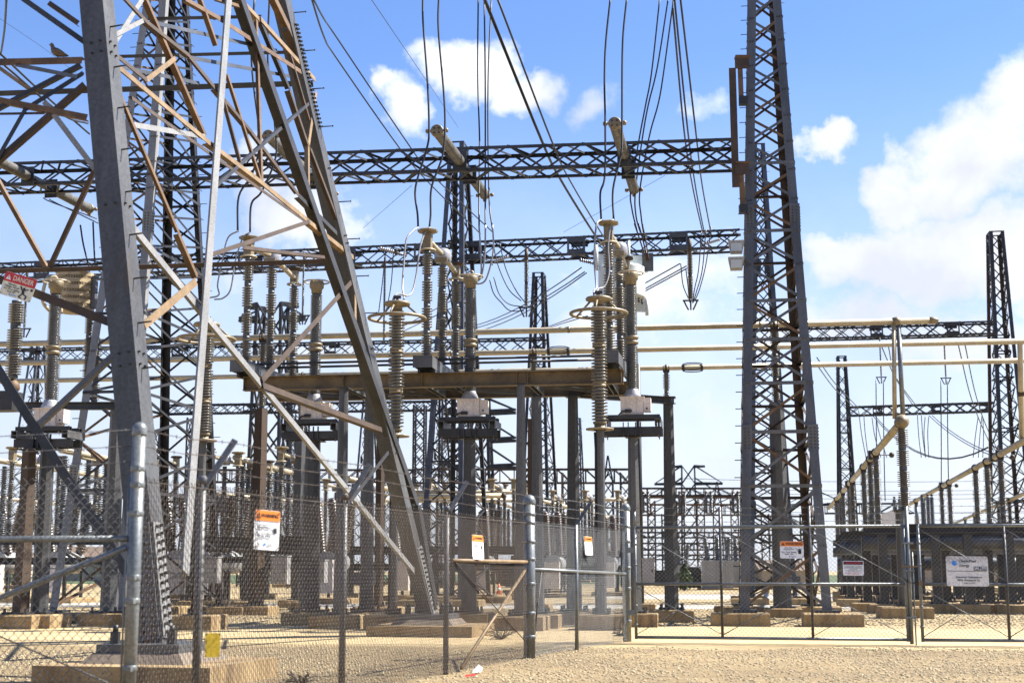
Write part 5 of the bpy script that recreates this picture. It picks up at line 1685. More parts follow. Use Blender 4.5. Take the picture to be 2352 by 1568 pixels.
# latch uprights of the left leaf and the drop rod
MB().cyl(gb_ + gax * 0.055 + UP * 0.02, gb_ + gax * 0.055 + UP * 2.25, 0.032, 12).build('latch_post', 'pipe_galv', g1)
MB().cyl(gb_ + gax * 0.12 - gnn * 0.03 + UP * -0.04, gb_ + gax * 0.12 - gnn * 0.03 + UP * 1.5, 0.012, 8).build('drop_rod', 'pipe_galv', g1)
for z in (0.45, 1.2, 1.65):
    MB().box(gb_ + gax * 0.06 - gnn * 0.01 + UP * z, 0.17, 0.09, 0.03, gax, gnn).build('rod_keeper', 'pipe_galv', g1)
MB().box((gb_ + ha) / 2 + UP * 1.27, 0.32, 0.03, 0.025, gax, gnn).build('latch_bar', 'rust_tan', g1)
for z in (0.5, 1.55):
    MB().box(ga - gax * 0.07 + UP * z, 0.16, 0.05, 0.09, gax, gnn).build('hinge', 'pipe_galv', g1)


def chain():
    s = gb_ + UP * 1.07 - gnn * 0.05; e = ha + UP * 1.03 - hnn * 0.06
    t = thing('chain', s, 'rusty dark chain and padlock tying the two gate leaves together', 'chain')
    pts = sag_pts(s - gax * 0.03, e + hax * 0.04, 0.05, 13)
    for i in range(13):
        c = (pts[i] + pts[i + 1]) / 2; d = (pts[i + 1] - pts[i]).normalized()
        side = perp(d, gnn if i % 2 else UP)
        loop = [c + d * 0.024 * math.cos(q) + side * 0.013 * math.sin(q) for q in [k * math.pi / 4 for k in range(8)]]
        MB().tube(loop, 0.0045, 5, closed=True).build('link', 'bolt_dark', t)
    for i in range(7):
        c = e + hax * 0.045 - UP * (0.03 + 0.042 * i); side = gax if i % 2 else gnn
        loop = [c + UP * 0.024 * math.cos(q) + side * 0.013 * math.sin(q) for q in [k * math.pi / 4 for k in range(8)]]
        MB().tube(loop, 0.0045, 5, closed=True).build('link', 'bolt_dark', t)
    MB().box(e - UP * 0.03, 0.06, 0.03, 0.07, hax, hnn).build('padlock', 'rust_tan', t)
    MB().ring(e + UP * 0.02, 0.022, 0.005, axis=hnn, n=10, a0=0, a1=math.pi).build('shackle', 'galv', t)


chain()


# ================================================================== signs
_dg = None


def text_mesh(body, size, bold=0.0, shear=0.0, align='CENTER'):
    cu = bpy.data.curves.new('lettering', 'FONT')
    cu.body = body; cu.size = size; cu.align_x = align; cu.align_y = 'CENTER'; cu.offset = bold * size; cu.shear = shear
    cu.resolution_u = 3; cu.extrude = 0.0006
    ob = bpy.data.objects.new('lettering', cu); COL.objects.link(ob)
    dg = bpy.context.evaluated_depsgraph_get(); dg.update()
    me = bpy.data.meshes.new_from_object(ob.evaluated_get(dg))
    bpy.data.objects.remove(ob); bpy.data.curves.remove(cu)
    me.materials.clear()
    return me


class Sign:
    """flat plate at its place; x to the right, y up, front towards the viewer"""

    def __init__(s, name, label, cat, c, X, w, h, roll=0.0, mat='plate_white', group=None, tilt=None):
        X = V((X.x, X.y, X.z)).normalized(); Nn = X.cross(UP).normalized()
        Y = Nn.cross(X) * -1
        if Y.z < 0: Y = -Y
        s.X = X * math.cos(roll) + Y * math.sin(roll); s.Y = Y * math.cos(roll) - X * math.sin(roll)
        s.N = Nn if Nn.y < 0 else -Nn
        if tilt:                                         # backward lean added so the face catches the high sun
            q = Matrix.Rotation(-tilt, 3, X); s.X = q @ s.X; s.Y = q @ s.Y; s.N = q @ s.N
            if s.N.z < 0:
                q = Matrix.Rotation(2 * tilt, 3, X); s.X = q @ s.X; s.Y = q @ s.Y; s.N = q @ s.N
        s.c = V(c); s.w, s.h = w, h
        s.t = thing(name, c, label, cat, group)
        r = 0.06 * min(w, h)
        pts = []
        for (cx, cy, a0) in ((w / 2 - r, h / 2 - r, 0), (-w / 2 + r, h / 2 - r, 1), (-w / 2 + r, -h / 2 + r, 2), (w / 2 - r, -h / 2 + r, 3)):
            for k in range(4):
                a = (a0 + k / 3) * math.pi / 2
                pts.append((cx + r * math.cos(a), cy + r * math.sin(a)))
        s.plate = s.poly(pts, mat, 'plate', 0.0, 0.003)
        for i in (-1, 1):
            for j in (-1, 1):
                m = MB().cyl(s.P(i * w * 0.46, j * h * 0.44, 0.002), s.P(i * w * 0.46, j * h * 0.44, 0.008), 0.006, 6)
                m.build('rivet', 'galv', s.plate)

    def P(s, x, y, z=0.0): return s.c + s.X * x + s.Y * y + s.N * z

    def poly(s, pts, mat, name, z=0.004, th=0.0015):
        n = len(pts)
        f = [s.P(x, y, z) for x, y in pts] + [s.P(x, y, z - th) for x, y in pts]
        return MB().add(f, [tuple(range(n)), tuple(range(2 * n - 1, n - 1, -1))] + [(i, i + n, (i + 1) % n + n, (i + 1) % n) for i in range(n)]).build(name, mat, s.t)

    def rect(s, x0, y0, x1, y1, mat, name, z=0.004): s.poly([(x0, y0), (x1, y0), (x1, y1), (x0, y1)], mat, name, z)

    def disc(s, x, y, r, mat, name, z=0.004): s.poly([(x + r * math.cos(k * 0.2618), y + r * math.sin(k * 0.2618)) for k in range(24)], mat, name, z)

    def text(s, body, x, y, size, mat='print_black', bold=0.0, shear=0.0, align='CENTER', width=None):
        me = text_mesh(body, size, bold, shear, align)
        k = 1.0
        if width:
            xs = [v.co.x for v in me.vertices]; k = width / (max(xs) - min(xs))
        for v in me.vertices:
            p = s.P(x + v.co.x * k, y + v.co.y, 0.0055 + v.co.z) - ORG[s.t.name]
            v.co = p
        me.materials.append(M(mat))
        o = bpy.data.objects.new('lettering', me); COL.objects.link(o); o.parent = s.t

    def triangle(s, x, y, r, mat, z=0.006, inner=None):
        s.poly([(x - r, y - r * 0.8), (x + r, y - r * 0.8), (x, y + r)], mat, 'alert_triangle', z)
        if inner:
            s.rect(x - r * 0.1, y - r * 0.25, x + r * 0.1, y + r * 0.5, inner, 'exclamation_mark', z + 0.002)
            s.rect(x - r * 0.1, y - r * 0.6, x + r * 0.1, y - r * 0.4, inner, 'exclamation_mark', z + 0.002)

    def hand(s, x, y, k, mat='print_black'):
        """hand struck by a spark"""
        s.poly([(x - .5 * k, y - 1 * k), (x + .5 * k, y - 1 * k), (x + .6 * k, y - .1 * k), (x + .45 * k, y + .25 * k), (x - .45 * k, y + .25 * k), (x - .6 * k, y - .1 * k)], mat, 'pictogram', 0.005)
        for i in range(4):
            x0 = x - .45 * k + i * .24 * k
            s.poly([(x0, y + .2 * k), (x0 + .19 * k, y + .2 * k), (x0 + .19 * k, y + (.8 + .12 * (i in (1, 2))) * k), (x0, y + (.8 + .12 * (i in (1, 2))) * k)], mat, 'pictogram', 0.0052 + 0.0001 * i)
        s.poly([(x - .6 * k, y - .1 * k), (x - .95 * k, y + .45 * k), (x - .8 * k, y + .55 * k), (x - .5 * k, y + .2 * k)], mat, 'pictogram', 0.0056)
        s.poly([(x - 1.5 * k, y + 1.0 * k), (x - .95 * k, y + .62 * k), (x - 1.05 * k, y + .9 * k), (x - .55 * k, y + .5 * k), (x - .85 * k, y + .95 * k), (x - .8 * k, y + .72 * k), (x - 1.35 * k, y + 1.15 * k)], mat, 'spark', 0.0058)


def warning_portrait(label, u, v, wpx, hpx, fl, X, roll=0.0):
    c = fl
    w = wpx; h = hpx
    s = Sign('warning_sign', label, 'sign', c, X, w, h, roll, 'plate_white', 'orange topped warning placards on the fences', tilt=0.08)
    s.rect(-w * .49, h * .23, w * .49, h * .49, 'print_orange', 'header')
    s.triangle(-w * .36, h * .35, h * .07, 'print_black', inner='print_orange')
    s.text('WARNING', w * .09, h * .36, h * .13, bold=0.02, width=w * .68)
    s.text('Hazardous', -w * .14, h * .12, h * .065, bold=0.008)
    s.text('Voltage Inside', -w * .14, h * .05, h * .065, bold=0.008, width=w * .52)
    s.text('For Your Safety', -w * .10, -h * .09, h * .08, bold=0.008, width=w * .62)
    s.text('Keep Out', -w * .10, -h * .18, h * .08, bold=0.008)
    s.hand(w * .33, h * .0, h * .075)
    s.disc(-w * .06, -h * .36, h * .03, 'print_blue', 'emblem')
    s.text('CenterPoint', w * .17, -h * .345, h * .035, bold=0.01, shear=0.2)
    s.text('Energy', w * .13, -h * .385, h * .035, bold=0.01, shear=0.2)
    return s


nf = fax.cross(UP)
if nf.y > 0: nf = -nf
pos = line_u(FP0 + UP, FP1 + UP, 605); zc = at(605, 1217, pos.y).z
warning_portrait('nearest warning placard on the fence, in front of the rusty post', 605, 1217, 0.235, 0.345, V((pos.x, pos.y, zc)) + V((0.02, -0.03, 0)), (fax * 0.55 + E1 * 0.55), -0.06)
pos = line_u(FP0 + UP, FP1 + UP, 1092); zc = at(1092, 1256, pos.y).z
warning_portrait('warning placard on the fence beside the corner post, above the rusty rail', 1092, 1256, 0.25, 0.30, V((pos.x, pos.y, zc)) + V((0.03, -0.03, 0)), (fax * 0.9 + E1 * 0.25), -0.03)
pos = line_u(FP1 + UP, FP2 + UP, 1348); zc = at(1348, 1253, pos.y).z
warning_portrait('smallest warning placard, on the short fence run left of the gate', 1348, 1253, 0.25, 0.29, V((pos.x, pos.y, zc)) + V((0.03, -0.03, 0)), (fx2 * 0.95 + E1 * 0.2), -0.02)
pos = line_u(FP0 + UP, FP1 + UP, 488); zc = at(488, 1480, pos.y).z
s = Sign('yellow_placard', 'plain yellow plate wired low on the near fence, beside the pylon foot', 'sign', V((pos.x, pos.y, zc)) + V((0.02, -0.03, 0)), (fax * 0.4 + E1 * 0.7), 0.118, 0.19, 0.0, 'plate_yellow')

# landscape warning on the gate
c = line_u(ga + UP, gb_ + UP, 1821); c.z = at(1821, 1262, c.y).z
s = Sign('warning_sign', 'landscape warning sign with orange band on the wide gate leaf', 'sign', c - gnn * 0.05, gax, 0.385, 0.285, -0.01, tilt=0.13)
w, h = s.w, s.h
s.rect(-w * .49, h * .21, w * .49, h * .485, 'print_orange', 'header')
s.triangle(-w * .37, h * .335, h * .10, 'print_black', inner='print_orange')
s.text('WARNING', w * .10, h * .345, h * .24, bold=0.025, width=w * .72)
s.text('Hazardous', -w * .14, h * .12, h * .10, bold=0.01)
s.text('Voltage Inside', -w * .14, h * .03, h * .10, bold=0.01, width=w * .46)
s.text('For Your Safety', -w * .12, -h * .14, h * .125, bold=0.012, width=w * .62)
s.text('Keep Out', -w * .12, -h * .255, h * .125, bold=0.012)
s.hand(w * .34, -h * .08, h * .16)
s.disc(-w * .10, -h * .40, h * .04, 'print_blue', 'emblem')
s.text('CenterPoint.', w * .06, -h * .385, h * .05, bold=0.01, shear=0.2)
s.text('Energy', w * .03, -h * .44, h * .05, bold=0.01, shear=0.2)

# black and white warning
c = line_u(ga + UP, gb_ + UP, 1961); c.z = at(1961, 1304, c.y).z
s = Sign('warning_sign', 'small white warning sign with black band and red lettering near the gate latch', 'sign', c - gnn * 0.05, gax, 0.335, 0.24, -0.012, tilt=0.13)
w, h = s.w, s.h
s.rect(-w * .47, h * .24, w * .47, h * .46, 'print_black', 'header')
s.text('WARNING', 0, h * .345, h * .20, 'print_red', bold=0.02, width=w * .80)
for i, tx in enumerate(('Contact RTO by radio or phone before', 'entering and when leaving. Failure to', 'contact RTO will result in alarms and', 'security response.')):
    s.text(tx, 0, h * (.155 - .075 * i), h * .075, bold=0.012, width=w * (.86 if i < 3 else .36))
s.text('Permission and other entry rules posted inside', 0, -h * .17, h * .055, bold=0.012, width=w * .86)
s.text('at the control house', 0, -h * .225, h * .055, bold=0.012, width=w * .5)
s.text('It is a felony to steal from this site.', 0, -h * .32, h * .075, 'print_red', bold=0.014, width=w * .74)
s.text('Violators will be prosecuted.', 0, -h * .395, h * .075, 'print_red', bold=0.014, width=w * .58)

# company board
c = line_u(ha + UP, hb + UP, 2222); c.z = at(2222, 1311, c.y).z
s = Sign('company_sign', 'big pale company name board on the right gate leaf', 'sign', c - hnn * 0.05, hax, 0.66, 0.485, -0.012, 'board', tilt=0.12)
w, h = s.w, s.h
s.disc(-w * .30, h * .265, w * .062, 'print_blue', 'emblem')
s.rect(-w * .30, h * .262, w * .05, h * .268, 'print_blue', 'emblem_line', 0.0045)
s.rect(-w * .30, h * .275, -w * .24, h * .285, 'print_white', 'emblem_line', 0.0055)
s.text('CenterPoint', -w * .20, h * .335, h * .125, bold=0.012, shear=0.22, align='LEFT', width=w * .42)
s.text('Energy', -w * .19, h * .185, h * .125, bold=0.012, shear=0.22, align='LEFT', width=w * .25)
s.rect(-w * .46, -h * .005, w * .46, h * .01, 'print_black', 'rule')
s.rect(w * .155, h * .03, w * .31, h * .16, 'print_black', 'number_plate')
s.rect(w * .325, h * .03, w * .47, h * .16, 'print_black', 'number_plate')
s.text('SAL', w * .2325, h * .098, h * .13, 'print_white', bold=0.015, width=w * .13)
s.text('393', w * .3975, h * .098, h * .13, 'print_white', bold=0.015, width=w * .12)
s.text('Jeanetta Substation', w * .03, -h * .20, h * .088, bold=0.014, width=w * .62)
s.text('9925 Westpark Dr.', w * .03, -h * .305, h * .088, bold=0.014, width=w * .56)
s.text('SAL # 393', w * .04, -h * .40, h * .062, bold=0.012, width=w * .25)

# danger sign on the pylon brace
p0, n = face_plane('B')
c = on_plane(47, 661, p0, n) + n * 0.05
px_ = c.y / FPX
s = Sign('danger_sign', 'tilted red and cream danger sign bolted to the pylon brace at the left edge', 'sign', c, e1p, 86 * px_, 56 * px_, -0.30, 'plate_cream')
w, h = s.w, s.h
s.rect(-w * .495, h * .10, w * .495, h * .49, 'print_red', 'header')
s.triangle(-w * .36, h * .28, h * .12, 'print_white', inner='print_red')
s.text('DANGER', w * .10, h * .29, h * .30, 'plate_cream', bold=0.012, width=w * .64)
s.text('Hazardous', -w * .18, h * .02, h * .095, bold=0.012)
s.text('Voltage Above', -w * .18, -h * .08, h * .10, bold=0.012, width=w * .46)
s.text('For Your Safety', -w * .16, -h * .19, h * .10, bold=0.012, width=w * .50)
s.text('Keep Off', -w * .16, -h * .29, h * .10, bold=0.012)
s.disc(-w * .18, -h * .40, h * .035, 'print_blue', 'emblem')
s.rect(-w * .14, -h * .42, w * .02, -h * .385, 'print_blue', 'emblem_line')
# falling figure
s.disc(w * .20, -h * .02, h * .055, 'print_black', 'pictogram')
s.poly([(w * .14, -h * .08), (w * .22, -h * .07), (w * .25, -h * .25), (w * .17, -h * .28)], 'print_black', 'pictogram', 0.0045)
for i, (x0, y0, x1, y1) in enumerate(((.15, -.1, .08, .06), (.21, -.09, .33, .0), (.18, -.26, .10, -.40), (.10, -.40, .2, -.44), (.23, -.25, .33, -.31), (.33, -.31, .30, -.45))):
    d = V((x1 - x0, y1 - y0, 0)).normalized(); q = V((-d.y, d.x, 0)) * .022
    s.poly([((x0 + q.x) * w, (y0 + q.y) * h), ((x0 - q.x) * w, (y0 - q.y) * h), ((x1 - q.x) * w, (y1 - q.y) * h), ((x1 + q.x) * w, (y1 + q.y) * h)], 'print_black', 'pictogram', 0.005 + 0.0002 * i)
s.disc(w * .43, -h * .0, h * .06, 'print_black', 'pictogram')


# ================================================================== hanging strings under the second girder
def string_insulator(label, u, v0, v1, Y, r, n, mat='porcelain_brown', tail=True):
    a = at(u, v0, Y); b = at(u, v1, Y)
    H_ = a.z - b.z
    t = thing('hanging_insulator', a, label, 'insulator')
    c = V((a.x, a.y, b.z))
    half = H_ / 2
    for k in range(2):
        pr = []
        z0 = k * half + 0.05; hh = half - 0.1; p = hh / n
        for i in range(n):
            pr += [(r * 0.5, z0 + i * p), (r, z0 + i * p + p * 0.3), (r, z0 + i * p + p * 0.5), (r * 0.5, z0 + i * p + p * 0.85)]
        MB().lathe(pr, 12, c).build('porcelain', mat, t)
    MB().lathe([(r * 0.7, half - 0.06), (r * 0.75, half + 0.06)], 10, c).build('joint', 'bolt_dark', t)
    MB().cyl(V((a.x, a.y, a.z - 0.08)), V((a.x, a.y, a.z + 0.35)), r * 0.8, 8).build('hanger', 'rust_dark', t)
    if tail:
        MB().bar(c - E1 * 0.28, c + E1 * 0.28, 0.07, 0.05, UP).build('yoke', 'bolt_dark', t)
        for k in (-1, 0, 1):
            MB().tube([c + E1 * 0.24 * k, c + E1 * 0.16 * k - UP * 0.18, c + E1 * 0.08 * k - UP * 0.34], 0.03, 5).build('clamp', 'bolt_dark', t)
    return c


S1 = string_insulator('dark insulator string hanging from the second girder left of the pale round coil', 1209, 594, 706, 49.5, 0.085, 16, 'porcelain_grey')
S2 = string_insulator('dark brown insulator string hanging from the second girder right of the pale round coil', 1584, 572, 690, 49.5, 0.10, 15)
S3 = string_insulator('thin insulator string hanging beside the left surge arrester, from the second girder', 884, 612, 790, 52, 0.05, 24, 'porcelain_grey', False)
S4 = string_insulator('thin insulator string hanging behind the left switch phase', 698, 600, 725, 53, 0.05, 20, 'porcelain_grey')
S5 = string_insulator('insulator string hanging at the far left behind the tilted danger sign', 62, 640, 755, 54, 0.06, 18, 'porcelain_grey')
S6 = string_insulator('insulator string under the third girder at the right, left one, with its wire yoke', 2021, 790, 866, 74, 0.05, 10, 'porcelain_brown')
S7 = string_insulator('insulator string under the third girder at the right, nearer the edge tower', 2169, 795, 868, 74, 0.05, 10, 'porcelain_brown')
# tension strings lying almost flat at the second girder
for i, (u, v, ww) in enumerate(((905, 578, -1), (925, 585, -1), (1135, 600, 1), (1365, 605, -1), (1620, 560, 1))):
    p = at(u, v, 49.3)
    lab = ['left one of the small strain insulators at the second girder, near the pylon leg', 'small strain insulator at the second girder, right beside its twin near the pylon leg',
           'small strain insulator under the second girder right of the dark middle tower', 'small strain insulator under the second girder behind the bunched switch columns', 'small strain insulator on the second girder above the dark brown string'][i]
    t = thing('strain_insulator', p, lab, 'insulator')
    d = (E1 * ww * 0.9 + UP * 0.25).normalized()
    MB().lathe(sheds(0.55, 7, 0.035, 0.07), 10, p, d).build('porcelain', 'porcelain_grey' if i % 2 else 'cast_grey', t)
    MB().ring(p - d * 0.1, 0.11, 0.02, axis=d, n=14).build('ring', 'bolt_dark', t)
    MB().cyl(p - d * 0.15, p, 0.03, 6).build('clevis', 'bolt_dark', t)


# ================================================================== conductors
def cond(pts, r, mat, label, group=None, n=6, sm=6):
    return wire('conductor', curve_pts(pts, sm), r, mat, label, 'cable', group, n)


def zpts(k, lst, Ys):
    out = []
    m = len(lst) - 1
    for i, (x, y) in enumerate(lst):
        Y = Ys if not isinstance(Ys, tuple) else Ys[0] + (Ys[1] - Ys[0]) * i / m
        u, v = rd(k, x, y)
        out.append(at(u, v, Y))
    return out


Dm = HI['M'][0].y; Dr = HI['R'][0].y; Dl = HI['L'][0].y
cond(zpts(2, [(574, -30), (575, 150), (605, 560), (615, 870), (600, 1000), (524, 1260), (538, 1440), (542, 1530)], (Dm, TM[0].y)), 0.024, 'cable_black', 'left one of the two drop cables to the head of the middle switch phase')
cond(zpts(2, [(681, -30), (678, 200), (715, 640), (722, 870), (705, 1050), (632, 1260), (626, 1440), (618, 1525)], (Dm, TM[0].y)), 0.024, 'cable_black', 'right one of the two drop cables to the head of the middle switch phase')
cond(zpts(2, [(1836, -30), (1802, 300), (1794, 560), (1799, 820), (1796, 1180), (1766, 1300), (1772, 1480)], (Dr, TR_[0].y)), 0.024, 'cable_black', 'left one of the two drop cables to the head of the right-hand switch phase')
cond(zpts(2, [(1946, -30), (1916, 300), (1912, 820), (1908, 1020), (1852, 1270), (1856, 1480)], (Dr, TR_[0].y)), 0.024, 'cable_black', 'right one of the two drop cables to the head of the right-hand switch phase')
cond(zpts(1, [(1712, -30), (1690, 400), (1738, 850), (1742, 1000), (1690, 1180), (1605, 1320), (1597, 1560)], (Dl, TL_[0].y)), 0.024, 'cable_black', 'left one of the two drop cables behind the pylon braces')
cond(zpts(1, [(1812, -30), (1800, 400), (1848, 850), (1852, 1060), (1760, 1285), (1690, 1370), (1680, 1560)], (Dl, TL_[0].y)), 0.024, 'cable_black', 'right one of the two drop cables behind the pylon braces')
Dt = TM[0].y
cond(zpts(5, [(545, 15), (500, 45), (460, 110), (443, 300), (437, 420), (446, 500), (425, 515), (385, 480), (370, 510)], (Dt, AR_M.y)), 0.02, 'cable_alu', 'left pale jumper looping from the middle switch head to the left ringed arrester')
cond(zpts(5, [(622, 15), (590, 50), (555, 150), (530, 330), (505, 440), (470, 475), (420, 462), (390, 470), (380, 505)], (Dt, AR_M.y)), 0.02, 'cable_alu', 'right pale jumper looping from the middle switch head to the left ringed arrester')


def z14(lst, Y0, Y1):
    return [at(1263.3 + .1465 * x, 488.1 + .1465 * y, Y0 + (Y1 - Y0) * i / (len(lst) - 1)) for i, (x, y) in enumerate(lst)]


cond(z14([(815, 115), (760, 140), (720, 240), (694, 700), (712, 1000), (728, 1180), (690, 1215), (686, 1290)], TR_[0].y, AR_R.y), 0.02, 'cable_alu', 'left pale jumper from the right-hand switch head to the right ringed arrester')
cond(z14([(995, 110), (965, 150), (930, 330), (912, 560), (930, 880), (900, 1060), (840, 1170), (755, 1195), (738, 1280)], TR_[0].y, AR_R.y), 0.02, 'cable_alu', 'right pale jumper from the right-hand switch head to the right ringed arrester')
cond([at(*rd(4, *q), TL_[0].y - 0.2) for q in [(1600, 40), (1530, 90), (1490, 260), (1462, 400), (1470, 470), (1400, 490)]], 0.02, 'cable_alu', 'left pale jumper from the left-hand switch head, behind the broad pale plate')
cond([at(*rd(4, *q), TL_[0].y - 0.2) for q in [(1680, 50), (1630, 90), (1580, 250), (1550, 430), (1500, 490), (1440, 500)]], 0.02, 'cable_alu', 'right pale jumper from the left-hand switch head, near the broad pale plate')
# triple drops at the back of the middle and right insulators
Bm_ = HI['M'][1].y; Br_ = HI['R'][1].y
for i, lst in enumerate([[(946, -30), (942, 500), (955, 950), (951, 1320), (952, 1545)], [(986, -30), (993, 600), (993, 1320), (994, 1545)], [(1036, -30), (1012, 560), (1018, 1300), (1042, 1545)]]):
    cond(zpts(2, lst, (Bm_ - 0.5, TM[2].y)), 0.022, 'cable_black', ['left', 'middle', 'right'][i] + ' one of the three black drop cables behind the middle girder insulator')
for i, lst in enumerate([[(951, 0), (966, 250), (960, 340), (925, 345), (900, 308), (842, 345)], [(994, 0), (990, 200), (968, 340), (930, 380), (862, 388)], [(1042, 0), (1046, 180), (1000, 360), (945, 395), (905, 380), (865, 390)]]):
    cond(zpts(5, lst, TM[2].y), 0.022, 'cable_alu', ['left', 'middle', 'right'][i] + ' one of the three pale cable ends curling into the back of the middle switch')
for i, lst in enumerate([[(2168, -30), (2112, 480), (2072, 700), (2030, 920), (1972, 1270), (1978, 1400), (2015, 1562)], [(2226, -30), (2150, 450), (2090, 700), (2052, 910), (2002, 1280), (2006, 1450), (2036, 1562)], [(2262, -30), (2190, 500), (2155, 700), (2095, 920), (2032, 1280), (2040, 1450), (2056, 1562)]]):
    cond(zpts(2, lst, (Br_ - 0.5, 37.2)), 0.022, 'cable_black', ['left', 'middle', 'right'][i] + ' one of the three black cables fanning down behind the right girder insulator')
for i, lst in enumerate([[(1995, -10), (2035, 110), (2076, 240)], [(2022, -10), (2055, 110), (2084, 240)], [(2048, -10), (2070, 100), (2092, 240)]]):
    cond(zpts(5, lst, 37.2), 0.022, 'cable_brown', ['left', 'middle', 'right'][i] + ' one of the three brown cable ends joining the pale round coil')
# long slack spans running back to the second girder
for i, (k, lst) in enumerate([(2, [(-175, -30), (-90, 130), (0, 262), (490, 990), (640, 1180), (1045, 1562)]), (2, [(-190, -60), (-90, 250), (0, 402), (420, 1000), (625, 1240), (960, 1570)]),
                              (2, [(968, -40), (1000, 40), (1370, 950), (1500, 1215), (1715, 1562), (1790, 1660)]), (2, [(982, -35), (1012, 40), (1378, 950), (1508, 1215), (1722, 1562), (1796, 1660)]), (2, [(1070, -20), (1440, 950), (1560, 1210), (1770, 1562), (1830, 1640)]),
                              (3, [(-8, 60), (70, 900), (130, 1280), (196, 1575)]), (3, [(2, -20), (95, 900), (152, 1300), (206, 1575)]), (3, [(42, -20), (148, 900), (190, 1250), (250, 1575)])]):
    lab = ['upper one of the two long spans sloping down behind the dark pylon leg', 'lower one of the two long spans sloping down behind the dark pylon leg', 'leftmost span sloping from the middle of the top edge to the second girder',
           'span hugging its left twin, sloping from the top edge to the second girder', 'right-hand span sloping from the top edge to the second girder',
           'left one of three steep spans left of the rusty bracket', 'middle one of three steep spans left of the rusty bracket', 'right one of three steep spans left of the rusty bracket'][i]
    cond(zpts(k, lst, (27, 49.8)), 0.022, 'cable_black', lab)
for i, lst in enumerate([[(1045, 110), (1075, 260), (1150, 430), (1235, 510)], [(1090, 120), (1130, 290), (1200, 440), (1260, 520)], [(1022, 370), (1050, 460), (1100, 520), (1160, 575), (1255, 575)], [(1050, 350), (1085, 460), (1150, 530), (1250, 550)]]):
    cond(zpts(5, lst, 49.5), 0.02, 'cable_black', ['first', 'second', 'third', 'fourth'][i] + ' slack loop gathering at the foot of the string left of the coil')
for i, (a, b) in enumerate([((1640, 285), (935, 672)), ((1660, 315), (935, 690)), ((1672, 322), (975, 705))]):
    cond(sag_pts(at(*rd(5, *a), 49.5), at(*rd(5, *b), 70), 0.25, 8), 0.022, 'cable_black', ['upper', 'middle', 'lower'][i] + ' one of three spans rising towards the left side of the pale coil', sm=1)
for i, (a, b) in enumerate([((2300, 260), (2050, 400)), ((2345, 275), (2060, 432)), ((2350, 290), (2065, 445))]):
    cond([at(*rd(5, *a), 49.5), at(*rd(5, *b), 52)], 0.022, 'cable_black', ['upper', 'middle', 'lower'][i] + ' one of three spans between the pale coil and the dark brown string')
for i, (a, b) in enumerate([((930, 420), (420, 692)), ((760, 560), (445, 712)), ((1640, 600), (1395, 690)), ((1680, 610), (1410, 692))]):
    cond([at(*rd(5, *a), 50), at(*rd(5, *b), 68)], 0.02, 'cable_black', ['upper span rising past the middle switch towards the left', 'lower span rising past the middle switch towards the left', 'upper span just above the top bus pipe right of the dark tower', 'lower span just above the top bus pipe right of the dark tower'][i])
for i, lst in enumerate([[(45, 260), (60, 400), (95, 490)], [(80, 300), (95, 420), (105, 520)], [(185, 40), (165, 300), (140, 420), (125, 525)], [(215, 30), (190, 300), (150, 450), (130, 520)], [(250, 10), (215, 260), (175, 420), (140, 510)]]):
    cond(zpts(6, lst, 49.5), 0.02, 'cable_black' if i < 2 else 'cable_brown', ['outer left', 'inner left', 'first right', 'second right', 'third right'][i] + ' jumper cable at the dark brown hanging string')
for i, lst in enumerate([[(325, 150), (300, 400), (275, 600)], [(378, 150), (360, 400), (325, 590)]]):
    cond(zpts(5, lst, 51), 0.018, 'cable_black', ['left', 'right'][i] + ' black cable hanging beside the thin string near the ringed arrester')
# thin shield wires high up
for i, (a, b, ya, yb, k) in enumerate([((222, -10), (812, 858), 30, 50, 2), ((170, 1535), (500, 1245), 60, 49, 2), ((1520, 1560), (2200, 1180), 60, 50, 2)]):
    cond([at(*rd(k, *a), ya), at(*rd(k, *b), yb)], 0.008, 'steel_blue', ['thin shield wire running to the open top frame of the dark middle tower', 'thin wire crossing the sky below the upper girder, left of the middle', 'thin wire crossing the sky behind the right girder insulator'][i])
for i, lst in enumerate([[(45, -30), (30, 200), (5, 370)], [(0, 360), (300, 640), (600, 900)], [(30, 440), (420, 770), (590, 830)]]):
    cond(zpts(1, lst, (24, 30)), 0.022, 'cable_black', ['thick black cable in the top left corner', 'upper black span crossing behind the left pylon braces', 'lower black span crossing behind the left pylon braces'][i])
for i, lst in enumerate([[(-10, 120), (300, 330), (520, 500)]]):
    cond(zpts(1, lst, 60), 0.008, 'cable_black', 'thin wire behind the perched dove')
for i, lst in enumerate([[(540, 0), (560, 130), (600, 290)], [(625, -20), (632, 150), (640, 300)]]):
    cond(zpts(4, lst, 36), 0.022, 'cable_black', ['left', 'right'][i] + ' cable dropping from the far left girder insulator to the bronze coil')
for i, lst in enumerate([[(330, 1340), (420, 1385), (660, 1500)], [(290, 1330), (350, 1360), (650, 1470)]]):
    cond(zpts(1, lst, 46), 0.02, 'cable_black', ['lower', 'upper'][i] + ' black span under the far left girder insulator')
cond([at(120, 720, 36), at(98, 690, 35.8), at(108, 640, 35.8), at(130, 640, 36.2), at(140, 690, 36.6), at(140, 720, 36.6)], 0.05, 'alu_pipe', 'pale pipe loop arching over the far left voltage transformer')
